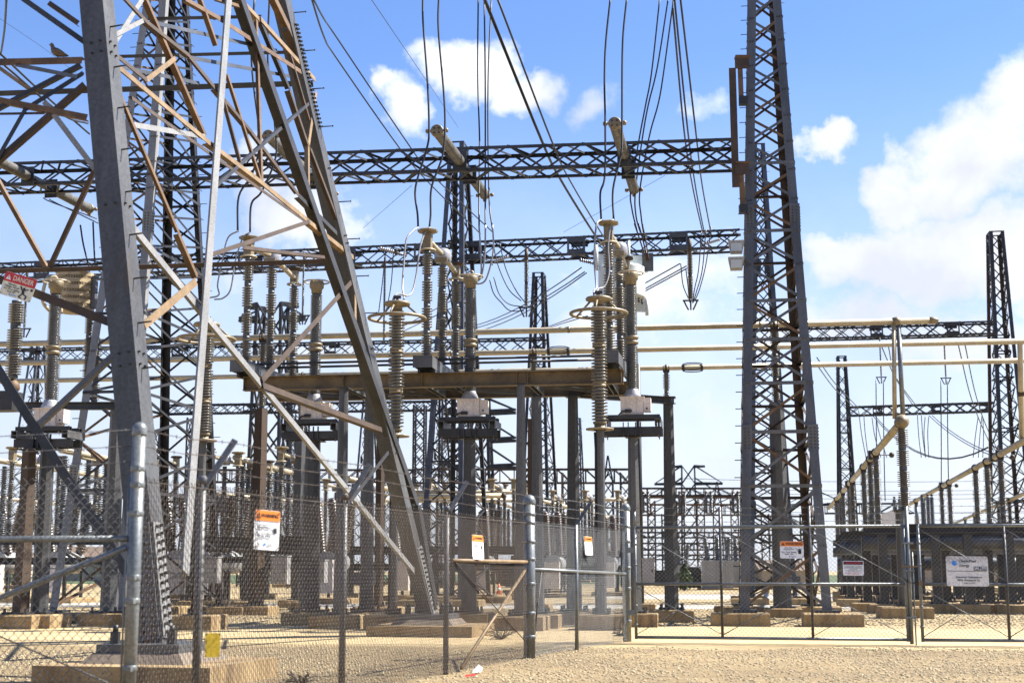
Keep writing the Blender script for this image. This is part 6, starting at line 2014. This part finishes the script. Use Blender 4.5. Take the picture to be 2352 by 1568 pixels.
# right-hand hanging pairs
for i, (u, va, vb, Y) in enumerate([(2012, 872, 1150, 73), (2029, 872, 1150, 73), (2161, 874, 1160, 73), (2176, 874, 1165, 73)]):
    cond([at(u, va, Y), at(u + 1, (va + vb) / 2, Y), at(u + (4 if i % 2 else 1), vb, Y)], 0.028, 'cable_black', ['left wire of the pair under the left yoke at the right', 'right wire of the pair under the left yoke at the right', 'left wire of the pair under the yoke nearer the edge tower', 'right wire of the pair under the yoke nearer the edge tower'][i])
for i, lst in enumerate([[(1440, 810), (1490, 1020), (1640, 1230)], [(1395, 815), (1490, 1030), (1610, 1215)], [(1910, 800), (1985, 1120), (2060, 1330), (2150, 1520)], [(1955, 800), (2020, 1110), (2090, 1330), (2170, 1500)],
                         [(960, 890), (1080, 1060), (1240, 1230)], [(968, 950), (1085, 1105), (1220, 1230)]]):
    cond(zpts(6, lst, (74, 100)), 0.03, 'cable_black', ['right wire of the span left of the dropper at the right', 'left wire of the span left of the dropper at the right', 'left wire of the span ending at the edge tower', 'right wire of the span ending at the edge tower', 'upper wire passing behind the slim far tower', 'lower wire passing behind the slim far tower'][i])
for i, lst in enumerate([[(1240, 1240), (1260, 1400), (1290, 1560)], [(1275, 1270), (1285, 1400), (1305, 1555)], [(1330, 1290), (1350, 1420), (1390, 1562)], [(1358, 1290), (1380, 1400), (1430, 1562)],
                         [(1635, 1265), (1645, 1420), (1662, 1562)], [(1662, 1270), (1672, 1420), (1690, 1562)], [(1688, 1285), (1680, 1400), (1690, 1562)], [(1712, 1285), (1705, 1400), (1712, 1562)],
                         [(2045, 1280), (2025, 1420), (2010, 1562)], [(2070, 1275), (2055, 1420), (2045, 1562)], [(2075, 1280), (2080, 1420), (2075, 1562)]]):
    cond(zpts(6, lst, 99), 0.03, 'cable_black', ORD_L[i] + ' slack wire under the lowest right girder, counted from the left', 'slack wires under the lowest girder at the right')
for i, (a, b, sg) in enumerate([((1350, 1280), (2110, 1490), 1.6), ((1340, 1285), (2110, 1496), 1.6), ((1715, 1280), (2130, 1545), 0.3), ((1735, 1278), (2140, 1530), 0.3)]):
    cond(sag_pts(at(*rd(6, *a), 99), at(*rd(6, *b), 80), sg, 10), 0.028, 'cable_black', ['upper wire of the long sagging pair under the lowest right girder', 'lower wire of the long sagging pair under the lowest right girder', 'lower wire of the straight slanting pair under the lowest right girder', 'upper wire of the straight slanting pair under the lowest right girder'][i], sm=1)
for i, (v0, v1) in enumerate([(1119, 1122), (1128, 1131), (1137, 1141), (1170, 1172), (1098, 1101)]):
    cond(sag_pts(at(1560, v0, 300), at(2420, v1, 300), 0.6, 8), 0.05, 'steel_blue', ['middle', 'fourth', 'lowest but one', 'lowest', 'topmost'][i] + ' of the faint level wires low in the sky at the right', 'faint level wires low in the sky at the right', 4, 1)


# ================================================================== floodlights, mast, cone and litter
def floodlight(label, u, v, Y, up):
    c = at(u, v, Y)
    t = thing('floodlight', c, label, 'lamp')
    s = 1 if up else -1
    MB().hexa([c + E1 * a * 0.14 + E2 * b * 0.10 - UP * 0.17 for a, b in ((-1, -1), (1, -1), (1, 1), (-1, 1))] + [c + E1 * a * 0.19 + E2 * b * 0.16 + UP * 0.12 for a, b in ((-1, -1), (1, -1), (1, 1), (-1, 1))]).build('housing', 'box_grey', t)
    MB().box(c - UP * 0.05 - E2 * 0.15, 0.26, 0.03, 0.2).build('lens', 'lamp_glass', t)
    MB().tube([c + E1 * 0.2, c + E1 * 0.26 + UP * 0.1, c + E1 * 0.32], 0.02, 6).build('bracket', 'galv', t)


floodlight('upper one of the two floodlights on the left side of the tall gate tower', 1691, 566, 33.4, True)
floodlight('lower one of the two floodlights on the left side of the tall gate tower', 1691, 604, 33.2, False)
p = at(1473, 1398, 45); p.z = 0
t = thing('lighting_mast', p, 'thin black mast with a rod on top, just right of the right voltage transformer', 'mast')
MB().cyl(p, V((p.x, p.y, at(1473, 836, 45).z)), 0.10, 10, 0.075).build('pole', 'cable_black', t)
MB().cyl(V((p.x, p.y, at(1473, 836, 45).z)), V((p.x, p.y, at(1473, 800, 45).z)), 0.01, 5).build('rod', 'cable_black', t)
block(t, p + UP * 0.2, 0.9, 0.9, 0.2)
c = pz(1146, 1370, 0)
t = thing('traffic_cone', c, 'small orange traffic cone far back behind the fence', 'cone')
MB().lathe([(0.16, 0.03), (0.10, 0.3), (0.035, 0.62)], 12, c).build('body', 'cone_orange', t)
MB().box(c + UP * 0.015, 0.36, 0.36, 0.03).build('base', 'cone_orange', t)
MB().lathe([(0.104, 0.29), (0.077, 0.42)], 12, c).build('band', 'print_white', t)
c = pz(1095, 1543, 0.02)
t = MB().add([c + V(q) for q in [(-.05, -.05, 0), (.05, -.07, .01), (.07, .02, .05), (.02, .06, .085), (-.04, .03, .03), (0, -.01, .035)]], [(0, 1, 5), (1, 2, 5), (2, 3, 5), (3, 4, 5), (4, 0, 5)]).build('paper_scrap', 'plate_white', org=c)
tag(t, 'crumpled white paper scrap on the gravel at the foot of the near fence', 'litter')
c = pz(1080, 1553, 0.02)
t = MB().add([c + V(q) for q in [(-.07, -.02, 0), (.06, -.03, .015), (.08, .02, .03), (-.05, .02, .02)]], [(0, 1, 2, 3)]).build('wrapper', 'print_red', org=c)
tag(t, 'thin red wrapper on the gravel beside the white scrap', 'litter')


def tumbleweed(label, u, v, s, seed):
    c = pz(u, v, 0.0)
    r = random.Random(seed)
    m = MB()
    for k in range(46):
        d = V((r.uniform(-1, 1), r.uniform(-1, 1), r.uniform(0.0, 0.8))).normalized()
        e = c + d * s * r.uniform(0.5, 1.1)
        m.tube([c, (c + e) / 2 + V((r.uniform(-.1, .1), r.uniform(-.1, .1), r.uniform(0, .12))) * s, e], 0.006, 3)
    o = m.build('dry_weed', 'rust_dark', org=c)
    tag(o, label, 'weed')


tumbleweed('clump of dry dark weed at the very bottom beside the pylon footing', 690, 1570, 0.2, 1)
tumbleweed('dry weed tangle on the ground left of the corner post', 1150, 1468, 0.4, 2)
tumbleweed('small dry weed at the foot of the right domed gate post', 1425, 1460, 0.18, 3)

# ================================================================== farther parts of the yard
ORD = ['first', 'second', 'third', 'fourth', 'fifth', 'sixth', 'seventh', 'eighth', 'ninth', 'tenth']


def far_mast(label, u, vtop, Y, w, group=None, mat='steel_black', spike=False, taper=1.0, name='lattice_column', arms=()):
    b = at(u, 1300, Y); b.z = 0
    H_ = at(u, vtop, Y).z
    t = thing(name, b, label, 'mast' if name == 'lattice_column' else 'pylon', group)
    def cn(i, j, z):
        k = 1 - (1 - taper) * z / H_
        if spike and z > H_ * 0.8: k *= max(0.06, 1 - (z - H_ * 0.8) / (H_ * 0.2))
        return b + E1 * i * w / 2 * k + E2 * j * w / 2 * k + UP * z
    n = max(4, int(H_ / (w * 1.1)))
    if n > 26: n = 26
    zs = [H_ * i / n for i in range(n + 1)]
    lw = max(w * 0.08, 0.10); bw = max(w * 0.05, 0.055)
    for i in (-1, 1):
        for j in (-1, 1):
            m = MB()
            for k in range(n): m.bar(cn(i, j, zs[k]), cn(i, j, zs[k + 1]), lw, lw, E2)
            m.build('leg', mat, t)
    m = MB()
    for k in range(n):
        for (a, b_) in (((-1, -1), (1, -1)), ((-1, 1), (1, 1)), ((-1, -1), (-1, 1)), ((1, -1), (1, 1))):
            m.bar(cn(*a, zs[k]), cn(*b_, zs[k + 1]), bw, bw, E2 + UP * 0.1)
            m.bar(cn(*b_, zs[k]), cn(*a, zs[k + 1]), bw, bw, E2 + UP * 0.1)
    m.build('bracing', mat, t)['kind'] = 'stuff'
    for (va, lr, ll) in arms:
        z = at(u, va, Y).z
        for s, ln in ((1, lr), (-1, ll)):
            if not ln: continue
            tip = b + E1 * s * ln + UP * z
            m = MB()
            for j in (-1, 1):
                m.bar(cn(s, j, z), tip + E2 * 0.1 * j, lw, lw, UP)
                m.bar(cn(s, j, z + ln * 0.045), tip + E2 * 0.1 * j + UP * 0.3, lw * 0.8, lw * 0.8, UP)
                m.bar(cn(s, j, min(z + ln * 0.55, H_)), tip + UP * 0.25, bw, bw, UP)
            m.build('cross_arm', mat, t)
    return t


def far_truss(label, u0, u1, v, Y, h, mat, panel=1.0, group=None, d=0.8):
    a = at(u0, v, Y); b = at(u1, v, Y)
    b.z = a.z
    t = thing('truss_beam', a, label, 'girder', group)
    ax = (b - a).normalized(); bk = V((-ax.y, ax.x, 0))
    n = max(2, int((b - a).length / panel)); st = (b - a).length / n
    for f in (0, 1):
        for g in (0, 1):
            MB().bar(a + bk * d * f + UP * h * g, b + bk * d * f + UP * h * g, 0.12, 0.12, UP).build('chord', mat, t)
    m = MB()
    for i in range(n):
        for f in (0, 1):
            p = a + ax * i * st + bk * d * f; q = p + ax * st
            m.bar(p, p + UP * h, 0.075, 0.075, E2)
            if i % 2: m.bar(p, q + UP * h, 0.07, 0.07, E2)
            else: m.bar(p + UP * h, q, 0.07, 0.07, E2)
        m.bar(a + ax * i * st, a + ax * (i + 1) * st + bk * d, 0.045, 0.045, UP)
    m.build('lacing', mat, t)['kind'] = 'stuff'
    return t


# rows of buses behind the left half
def row(label, short, u0, v0, u1, v1, cols, z=5.05, ztop=2.35, rs=0.15):
    p = pz(u0, v0, z); q = pz(u1, v1, z)
    t = thing('bus_pipe', p, label, 'pipe', 'bus pipes in the back of the yard')
    MB().cyl(p, q, 0.10, 10).build('tube', 'alu_pipe', t)
    d = (q - p).normalized()
    base = None
    for i, u in enumerate(cols):
        c = line_u(p, q, u); b = V((c.x, c.y, ztop))
        lab = ORD[i] + ' insulator from the near end under ' + short
        if base is None:
            base = thing('post_insulator', b, lab, 'insulator', 'insulators in the back of the yard')
            insulator_parts(base, b, z - 0.16 - ztop, 3, rs, 10, 'porcelain_grey', 9)
            MB().ring(b + UP * (z - ztop - 0.05), 0.16, 0.02, n=12, m=4).build('ring', 'cast_tan', base)
        else:
            dup(base, b, lab)
    return p, q


row('receding pale pipe at the left edge, above the near fence rail', 'the pipe at the left edge', -40, 1052, 262, 1098, [12, 180, 230])
row('receding pale pipe between the thick grey columns at the left', 'the pipe between the thick grey columns', 140, 1033, 262, 1056, [150, 205, 246])
row('lower receding pale pipe at the left edge, behind the wire mesh', 'the lower pipe at the left edge', -40, 1139, 275, 1172, [8, 140, 190, 262], 5.05, 2.2)
row('receding pale pipe beside the rusty post with the warning placard', 'the pipe beside the rusty post', 540, 1050, 670, 1085, [557, 586, 621, 636, 664], 5.05, 2.3, 0.17)
row('receding pale pipe low behind the streaked platform column', 'the pipe behind the streaked column', 500, 1134, 775, 1162, [512, 545, 578, 640, 700, 760], 5.05, 2.2)
row('receding pale pipe behind the slim post and dark pylon leg', 'the pipe behind the pylon leg', 800, 1098, 985, 1148, [812, 842, 930, 948, 975], 5.05, 2.2)
row('receding pale pipe behind the stained column right of the pylon leg', 'the pipe right of the stained column', 1104, 1143, 1190, 1168, [1118, 1136, 1150, 1168, 1182], 4.9, 2.2)
row('receding pale pipe seen between the frame columns near the gate', 'the pipe between the frame columns', 1245, 1150, 1420, 1192, [1256, 1282, 1305, 1345, 1366, 1405], 4.9, 2.2)
for i, (u0, u1, v, Y) in enumerate([(955, 1190, 1131, 64), (960, 1152, 1140, 60), (900, 1190, 1150, 75), (1330, 1440, 1148, 80)]):
    a = at(u0, v, Y); b = at(u1, v - 2, Y)
    t = thing('bus_pipe', a, ['upper level pale pipe crossing behind the stained column', 'lower level pale pipe with a blunt end behind the stained column', 'far level pale pipe behind the pylon leg', 'short level pipe between the slim post and the gate'][i], 'pipe')
    MB().cyl(a, b, 0.11, 10).build('tube', 'alu_pipe', t)
    MB().lathe([(0.02, -0.02), (0.13, 0.02), (0.13, 0.16), (0.02, 0.2)], 10, b, (b - a).normalized()).build('end_cap', 'rust_dark', t)


def rack(label, u0, u1, Y, zs, every, collab, shares):
    a = at(u0, 1300, Y); b = at(u1, 1300, Y - 1.5)
    t = thing('tube_rack', V((a.x, a.y, 0)), label, 'rack')
    for z, h in zs:
        MB().ibeam(V((a.x, a.y, z)), V((b.x, b.y, z)), 0.3, h, 0.03).build('beam', 'steel_black', t)
    L_ = (b - a).length; n = int(L_ / every)
    for k in range(n + 1):
        p = a.lerp(b, k / n); p.z = 0
        MB().box(p + UP * 1.05, 0.26, 0.26, 1.8).build('column', 'galv_dark', t)
        block(t, p + UP * 0.25, 0.8, 0.8, 0.25)
    return t


rack('dark beam rack behind the left thick columns', -60, 330, 46, [(2.15, 0.3), (1.5, 0.22)], 3.2, '', 0)
rack('dark beam rack behind the rusty post and streaked column', 440, 700, 47, [(2.1, 0.36), (1.55, 0.2)], 2.0, '', 0)
rack('long dark beam rack farther back, across the middle behind the fence', 420, 1200, 62, [(2.05, 0.36), (1.35, 0.3)], 3.1, '', 0)
rack('dark beam rack behind the frame columns left of the gate', 1180, 1440, 72, [(2.0, 0.36), (1.3, 0.3)], 2.6, '', 0)

# breakers: tank on legs with slanted bushings
def breaker(label, u, Y, s=1.0, group='circuit breakers at the back of the yard', proto=[None]):
    b = at(u, 1300, Y); b.z = 0
    if proto[0] is not None:
        return dup(proto[0], b, label, group)
    t = thing('circuit_breaker', b, label, 'breaker', group)
    MB().cyl(b + UP * 1.5 - E2 * 0.9, b + UP * 1.5 + E2 * 0.9, 0.42, 14).build('tank', 'box_grey', t)
    for i in (-1, 1):
        for j in (-1, 1):
            MB().box(b + E1 * i * 0.35 + E2 * j * 0.7 + UP * 0.6, 0.1, 0.1, 1.2).build('leg', 'galv_dark', t)
        for j in (-1, 1):
            ax = (UP + E2 * j * 0.38).normalized()
            MB().lathe(sheds(2.1, 18, 0.11, 0.19), 10, b + UP * 1.85 + E2 * j * 0.6 + E1 * i * 0.28, ax).build('bushing', 'porcelain_brown', t)
    MB().box(b + UP * 1.0 - E2 * 1.15, 0.7, 0.35, 1.2).build('cabinet', 'box_paint', t)
    block(t, b + UP * 0.2, 1.6, 2.2, 0.2)
    proto[0] = t
    return t


for lab, u, Y in [('breaker with brown bushings behind the thin left tower braces', 480, 50), ('breaker with brown bushings behind the broad pale plate', 425, 51), ('breaker with brown bushings left of the rusty post', 520, 52), ('breaker behind the leaning left tower leg', 150, 55), ('breaker far left behind the wire mesh', 20, 56),
                  ('breaker behind the foot of the dark pylon leg', 935, 60), ('breaker right of the stained column', 1110, 62), ('breaker between the close pair of columns and the octagonal one', 1275, 66), ('breaker behind the slim post left of the gate', 1400, 70), ('breaker behind the streaked platform column', 765, 54)]:
    breaker(lab, u, Y)


# far lattice work
far_truss('long rust-brown truss low in the distance, left part behind the pylon', 430, 950, 1106, 112, 0.95, 'rust_dark', 1.1)
far_truss('long rust-brown truss low in the distance, right part behind the columns', 950, 1445, 1108, 110, 1.05, 'rust_dark', 1.1)
far_truss('thin far truss under the rust-brown one, behind the frame columns', 1180, 1450, 1165, 120, 0.7, 'steel_black', 1.0)
rt = [(1455, 1718, 1137, 120, 0.6, 'rust_dark', 'topmost of the rusty trusses seen over the wide gate leaf'), (1455, 1718, 1158, 118, 0.6, 'rust', 'second of the rusty trusses seen over the wide gate leaf'), (1462, 1700, 1182, 124, 0.9, 'rust', 'third of the rusty trusses seen over the wide gate leaf'),
      (1455, 1700, 1234, 126, 0.45, 'galv_dark', 'dark flat truss seen through the top of the wide gate leaf'), (1455, 1700, 1262, 122, 0.55, 'steel_black', 'lower dark truss seen through the wide gate leaf'), (1455, 1700, 1284, 128, 0.4, 'steel_black', 'lowest dark truss seen through the wide gate leaf'),
      (1900, 2100, 1178, 118, 0.8, 'steel_black', 'far dark truss between the gate tower and the slanting pipes'), (1730, 1890, 1205, 116, 0.7, 'rust_dark', 'far truss seen inside the tall gate tower'), (1730, 1890, 1245, 116, 0.6, 'steel_black', 'lower far truss seen inside the tall gate tower')]
for u0, u1, v, Y, h, mt, lab in rt:
    far_truss(lab, u0, u1, v, Y, h, mt, 1.2)
gC = 'far lattice columns behind the yard'
for i, (u, vt, Y, w, mt, sp) in enumerate([(560, 1085, 111, 0.8, 'steel_black', False), (700, 1085, 111, 0.8, 'steel_black', False), (890, 1060, 111, 0.8, 'steel_black', False), (1025, 1010, 100, 0.9, 'steel_black', False), (1205, 1085, 109, 0.8, 'steel_black', False), (1305, 1085, 109, 0.8, 'rust_dark', False),
                                           (1440, 1085, 109, 0.8, 'steel_black', False), (1399, 1046, 108, 0.85, 'steel_black', True), (1498, 1150, 119, 0.6, 'rust_dark', False), (1565, 1150, 119, 0.6, 'rust_dark', False), (1612, 1150, 121, 0.6, 'rust', False), (1651, 1106, 119, 0.85, 'rust_dark', True), (1690, 1150, 119, 0.6, 'rust', False),
                                           (1530, 1180, 124, 0.6, 'steel_black', False), (1760, 1180, 116, 0.6, 'rust_dark', False), (1850, 1180, 116, 0.6, 'steel_black', False), (2010, 1178, 117, 0.7, 'steel_black', False), (330, 985, 95, 1.0, 'steel_black', False), (440, 960, 100, 1.0, 'steel_black', False), (682, 950, 99, 1.0, 'galv_dark', False)]):
    lab = ['far black column left of the rusty post', 'far black column behind the streaked column', 'far black column behind the slim post by the pylon leg', 'far black column behind the dark middle tower', 'far black column behind the close column pair', 'rusty far column beside the octagonal column', 'far black column beside the right voltage transformer column',
           'far black column with a pointed top between the slim post and the gate', 'first rusty far column over the wide gate leaf', 'second rusty far column over the wide gate leaf', 'third rusty far column over the wide gate leaf', 'rusty far column with a pointed top over the wide gate leaf', 'rusty far column close to the left leg of the gate tower',
           'dark far column right of the frame column by the gate', 'rusty far column inside the gate tower outline', 'black far column inside the gate tower outline', 'black far column behind the ball-ended bus', 'far black column behind the near pylon leg', 'far black column behind the broad pale plate', 'far grey column under the small distant girder'][i]
    far_mast(lab, u, vt, Y, w, gC, mt, sp, 1.0 if not sp else 0.75)
far_mast('slender distant mast with two bluish uprights left of the middle tower', 961, 930, 90, 0.68, None, 'steel_black', False, 1.0)
far_mast('distant pylon with flat arms over the wide gate leaf', 1585, 1069, 380, 4.2, None, 'steel_black', False, 0.8, 'transmission_pylon', ((1112, 9.0, 9.0), (1140, 9.0, 9.0), (1072, 4.4, 4.4)))
far_mast('dark pylon with arms pointing right, behind the stained column', 1100, 915, 128, 3.0, None, 'steel_black', False, 0.5, 'transmission_pylon', ((949, 3.3, 3.3), (1013, 3.3, 3.3), (1074, 3.3, 3.3)))
far_mast('top of a distant wide-armed pylon between the left switch columns', 610, 700, 140, 3.4, None, 'steel_black', False, 0.72, 'transmission_pylon', ((735, 3.4, 3.4), (705, 2.6, 2.6)))
far_mast('distant pylon low at the far right behind the slanting pipes', 1880, 1130, 330, 3.0, None, 'steel_black', False, 0.7, 'transmission_pylon', ((1160, 7.0, 7.0),))
# pale bushings with bent tops over the rusty trusses
bp = None
for i, u in enumerate((1483, 1567, 1628, 1690)):
    p = at(u, 1178, 117)
    lab = ['first', 'second', 'third', 'fourth'][i] + ' pale bent-topped bushing standing on the rusty trusses, counted from the gate post'
    if bp is None:
        bp = thing('bushing', p, lab, 'bushing', 'pale bushings on the far rusty trusses')
        for k in (-1, 1):
            MB().lathe(sheds(1.6, 14, 0.1, 0.17), 8, p + E1 * 0.2 * k).build('porcelain', 'porcelain_grey', bp)
            MB().lathe([(0.05, 0), (0.16, 0.08), (0.05, 0.22)], 8, p + E1 * 0.2 * k + UP * 1.6).build('cap', 'rust', bp)
    else: dup(bp, p, lab)


def transformer(label, u, Y, w, h, lab2=None):
    b = at(u, 1300, Y); b.z = 0
    t = thing('power_transformer', b, label, 'transformer')
    MB().box(b + UP * (h * 0.5 + 0.1), w, 1.8, h).build('tank', 'box_grey', t)
    for k in range(3):
        MB().box(b + UP * (h * 0.5 + 0.1) + E1 * (w * (-0.3 + 0.3 * k)) - E2 * 0.93, 0.1, 0.08, h * 0.95).build('tank_rib', 'box_grey', t)
    MB().box(b + UP * (h * 0.45) - E1 * (w * 0.5 + 0.5), 0.9, 1.4, h * 0.75).build('radiator', 'steel_black', t)
    for k in range(3):
        MB().lathe(sheds(1.5, 12, 0.11, 0.19), 10, b + UP * (h + 0.1) + E1 * (w * (-0.3 + 0.3 * k)), (UP + E1 * 0.12 * (k - 1)).normalized()).build('bushing', 'porcelain_grey', t)
    block(t, b + UP * 0.12, w * 1.3, 2.6, 0.12)
    return t


transformer('grey power transformer with a black radiator behind the wide gate leaf', 1648, 92, 2.0, 1.75)
transformer('grey power transformer left of the gate tower leg, behind its twin', 1690, 96, 1.5, 1.75)
transformer('grey power transformer far behind the frame column by the gate', 1560, 104, 1.6, 1.5)
transformer('grey power transformer far back behind the corner post', 1215, 105, 2.4, 1.6)

# small shed and houses beyond the fence
def shed(label, u0, u1, Y, zw, zr, roof='roof_brown'):
    a = at(u0, 1300, Y); b = at(u1, 1300, Y); w = b.x - a.x; c = V(((a.x + b.x) / 2, Y, 0))
    X, Yv = V((1, 0, 0)), V((0, 1, 0))
    t = thing('shed', c, label, 'building')
    MB().box(c + UP * zw / 2, w, 4, zw, X, Yv).build('wall', 'wall_tan', t)
    e = 0.2
    MB().add([c + V((-w / 2 - e, -2.3, zw)), c + V((w / 2 + e, -2.3, zw)), c + V((w / 2 + e, 2.3, zw)), c + V((-w / 2 - e, 2.3, zw)), c + V((-w / 2 - e, 0, zr)), c + V((w / 2 + e, 0, zr))],
             [(0, 1, 5, 4), (2, 3, 4, 5), (0, 4, 3), (1, 2, 5), (0, 3, 2, 1)]).build('roof', roof, t)
    rb = MB()
    n = int(w / 0.3)
    for k in range(n + 1):
        x = -w / 2 + w * k / n
        rb.bar(c + V((x, -2.3, zw + 0.03)), c + V((x, -0.02, zr + 0.03)), 0.05, 0.04, UP)
    rb.build('roof_ribs', roof, t)['kind'] = 'stuff'
    for k in range(2):
        MB().box(c + V((-w * 0.25 + w * 0.5 * k, -2.02, zw * 0.5)), w * 0.14, 0.06, zw * 0.4, X, Yv).build('window', 'glass_dark', t)
    return t


shed('low shed with a ribbed brown roof seen through the foot of the gate tower', 1738, 1842, 96, 1.2, 1.9)
shed('pale low house at the left edge behind the mesh', -40, 60, 150, 2.6, 3.6)
shed('long pale house far behind the yard, left of the near pylon foot', 120, 300, 170, 2.8, 4.0)
shed('pale building far behind the frame columns', 1240, 1420, 190, 3.2, 4.4)
shed('pale building glimpsed behind the dark tube frame', 1960, 2300, 120, 2.6, 3.6, 'galv_light')


def shrub(label, u, v, Y, w, h, seed):
    b = at(u, v, Y); b.z = 0
    r = random.Random(seed)
    t = thing('shrub', b, label, 'plant')
    m = MB()
    for k in range(420):
        a = r.uniform(0, 6.28); q = r.uniform(0.15, 1) ** 0.5; z = r.uniform(0.05, 1)
        k2 = math.sin(math.pi * min(1, z * 0.75 + 0.22)) * (0.75 + 0.35 * math.sin(a * 3 + seed))
        p = b + V((math.cos(a) * q * k2 * w / 2, math.sin(a) * q * k2 * w / 2, z * h))
        n = V((r.uniform(-1, 1), r.uniform(-1, 1), r.uniform(-.2, 1))).normalized(); x = perp(n, UP) * r.uniform(.06, .13); y = n.cross(x) * 0.7
        m.add([p - x, p + y, p + x, p - y], [(0, 1, 2, 3)])
    m.build('foliage', 'leaf', t)
    MB().cyl(b, b + UP * h * 0.5, 0.05, 6).build('stem', 'bark', t)


for i, (u, Y, w, h, lab) in enumerate([(1571, 88, 1.1, 1.6, 'green shrub behind the wide gate leaf beside the grey transformer'), (1560, 110, 2.0, 1.2, 'low green shrub just right of the gate post column'), (960, 118, 3.0, 1.6, 'green shrub far behind the dark pylon leg'), (20, 120, 3.0, 1.4, 'green shrub at the left edge behind the mesh'),
                                       (345, 116, 2.4, 1.2, 'low shrub behind the near pylon leg'), (840, 120, 2.6, 1.8, 'pale green shrub behind the platform columns'), (2330, 112, 3.0, 1.6, 'green shrub behind the right gate leaf'), (1190, 118, 2.2, 1.0, 'low shrub behind the corner post')]):
    shrub(lab, u, 1300, Y, w, h, i + 3)


# ---- further switches on the low racks, copies of the one in front
for i, (u, Y, lab) in enumerate([(470, 47.5, 'low switch on the rack behind the broad pale plate'), (640, 47, 'low switch on the rack right of the rusty placard post'), (540, 49, 'low switch on the rack left of the rusty placard post'), (305, 47, 'low switch on the rack behind the near pylon leg'),
                                 (165, 48, 'low switch on the rack behind the leaning tower leg'), (15, 47, 'low switch on the rack at the left edge'), (745, 62, 'low switch on the far rack behind the streaked column'), (830, 62, 'low switch on the far rack behind the platform columns'),
                                 (915, 62, 'low switch on the far rack behind the slim post'), (985, 62, 'low switch on the far rack left of the stained column'), (1130, 62, 'low switch on the far rack right of the stained column'), (1180, 62, 'low switch on the far rack behind the corner post'),
                                 (1270, 71, 'low switch on the far rack behind the short fence run'), (1345, 71, 'low switch on the far rack between the frame column and the slim post'), (1420, 71, 'low switch on the far rack beside the gate post'), (880, 75, 'low switch far behind the brown post')]):
    p = at(u, 1300, Y); p.z = 2.3 if Y < 55 else 2.2
    dup(swM, p, lab, 'low switches on the back racks')
for i, (u, Y, lab) in enumerate([(660, 108, 'far dark lattice tower behind the rusty placard post'), (455, 112, 'far dark lattice tower behind the broad pale plate'), (1010, 118, 'far dark lattice tower behind the pylon leg foot'), (1330, 150, 'very far dark lattice tower behind the octagonal column'), (840, 122, 'far dark lattice tower behind the platform columns'), (60, 100, 'far dark lattice tower behind the left column pair')]):
    p = at(u, 1300, Y); p.z = 0
    dup(TOWER_C, p, lab, 'far dark lattice towers')
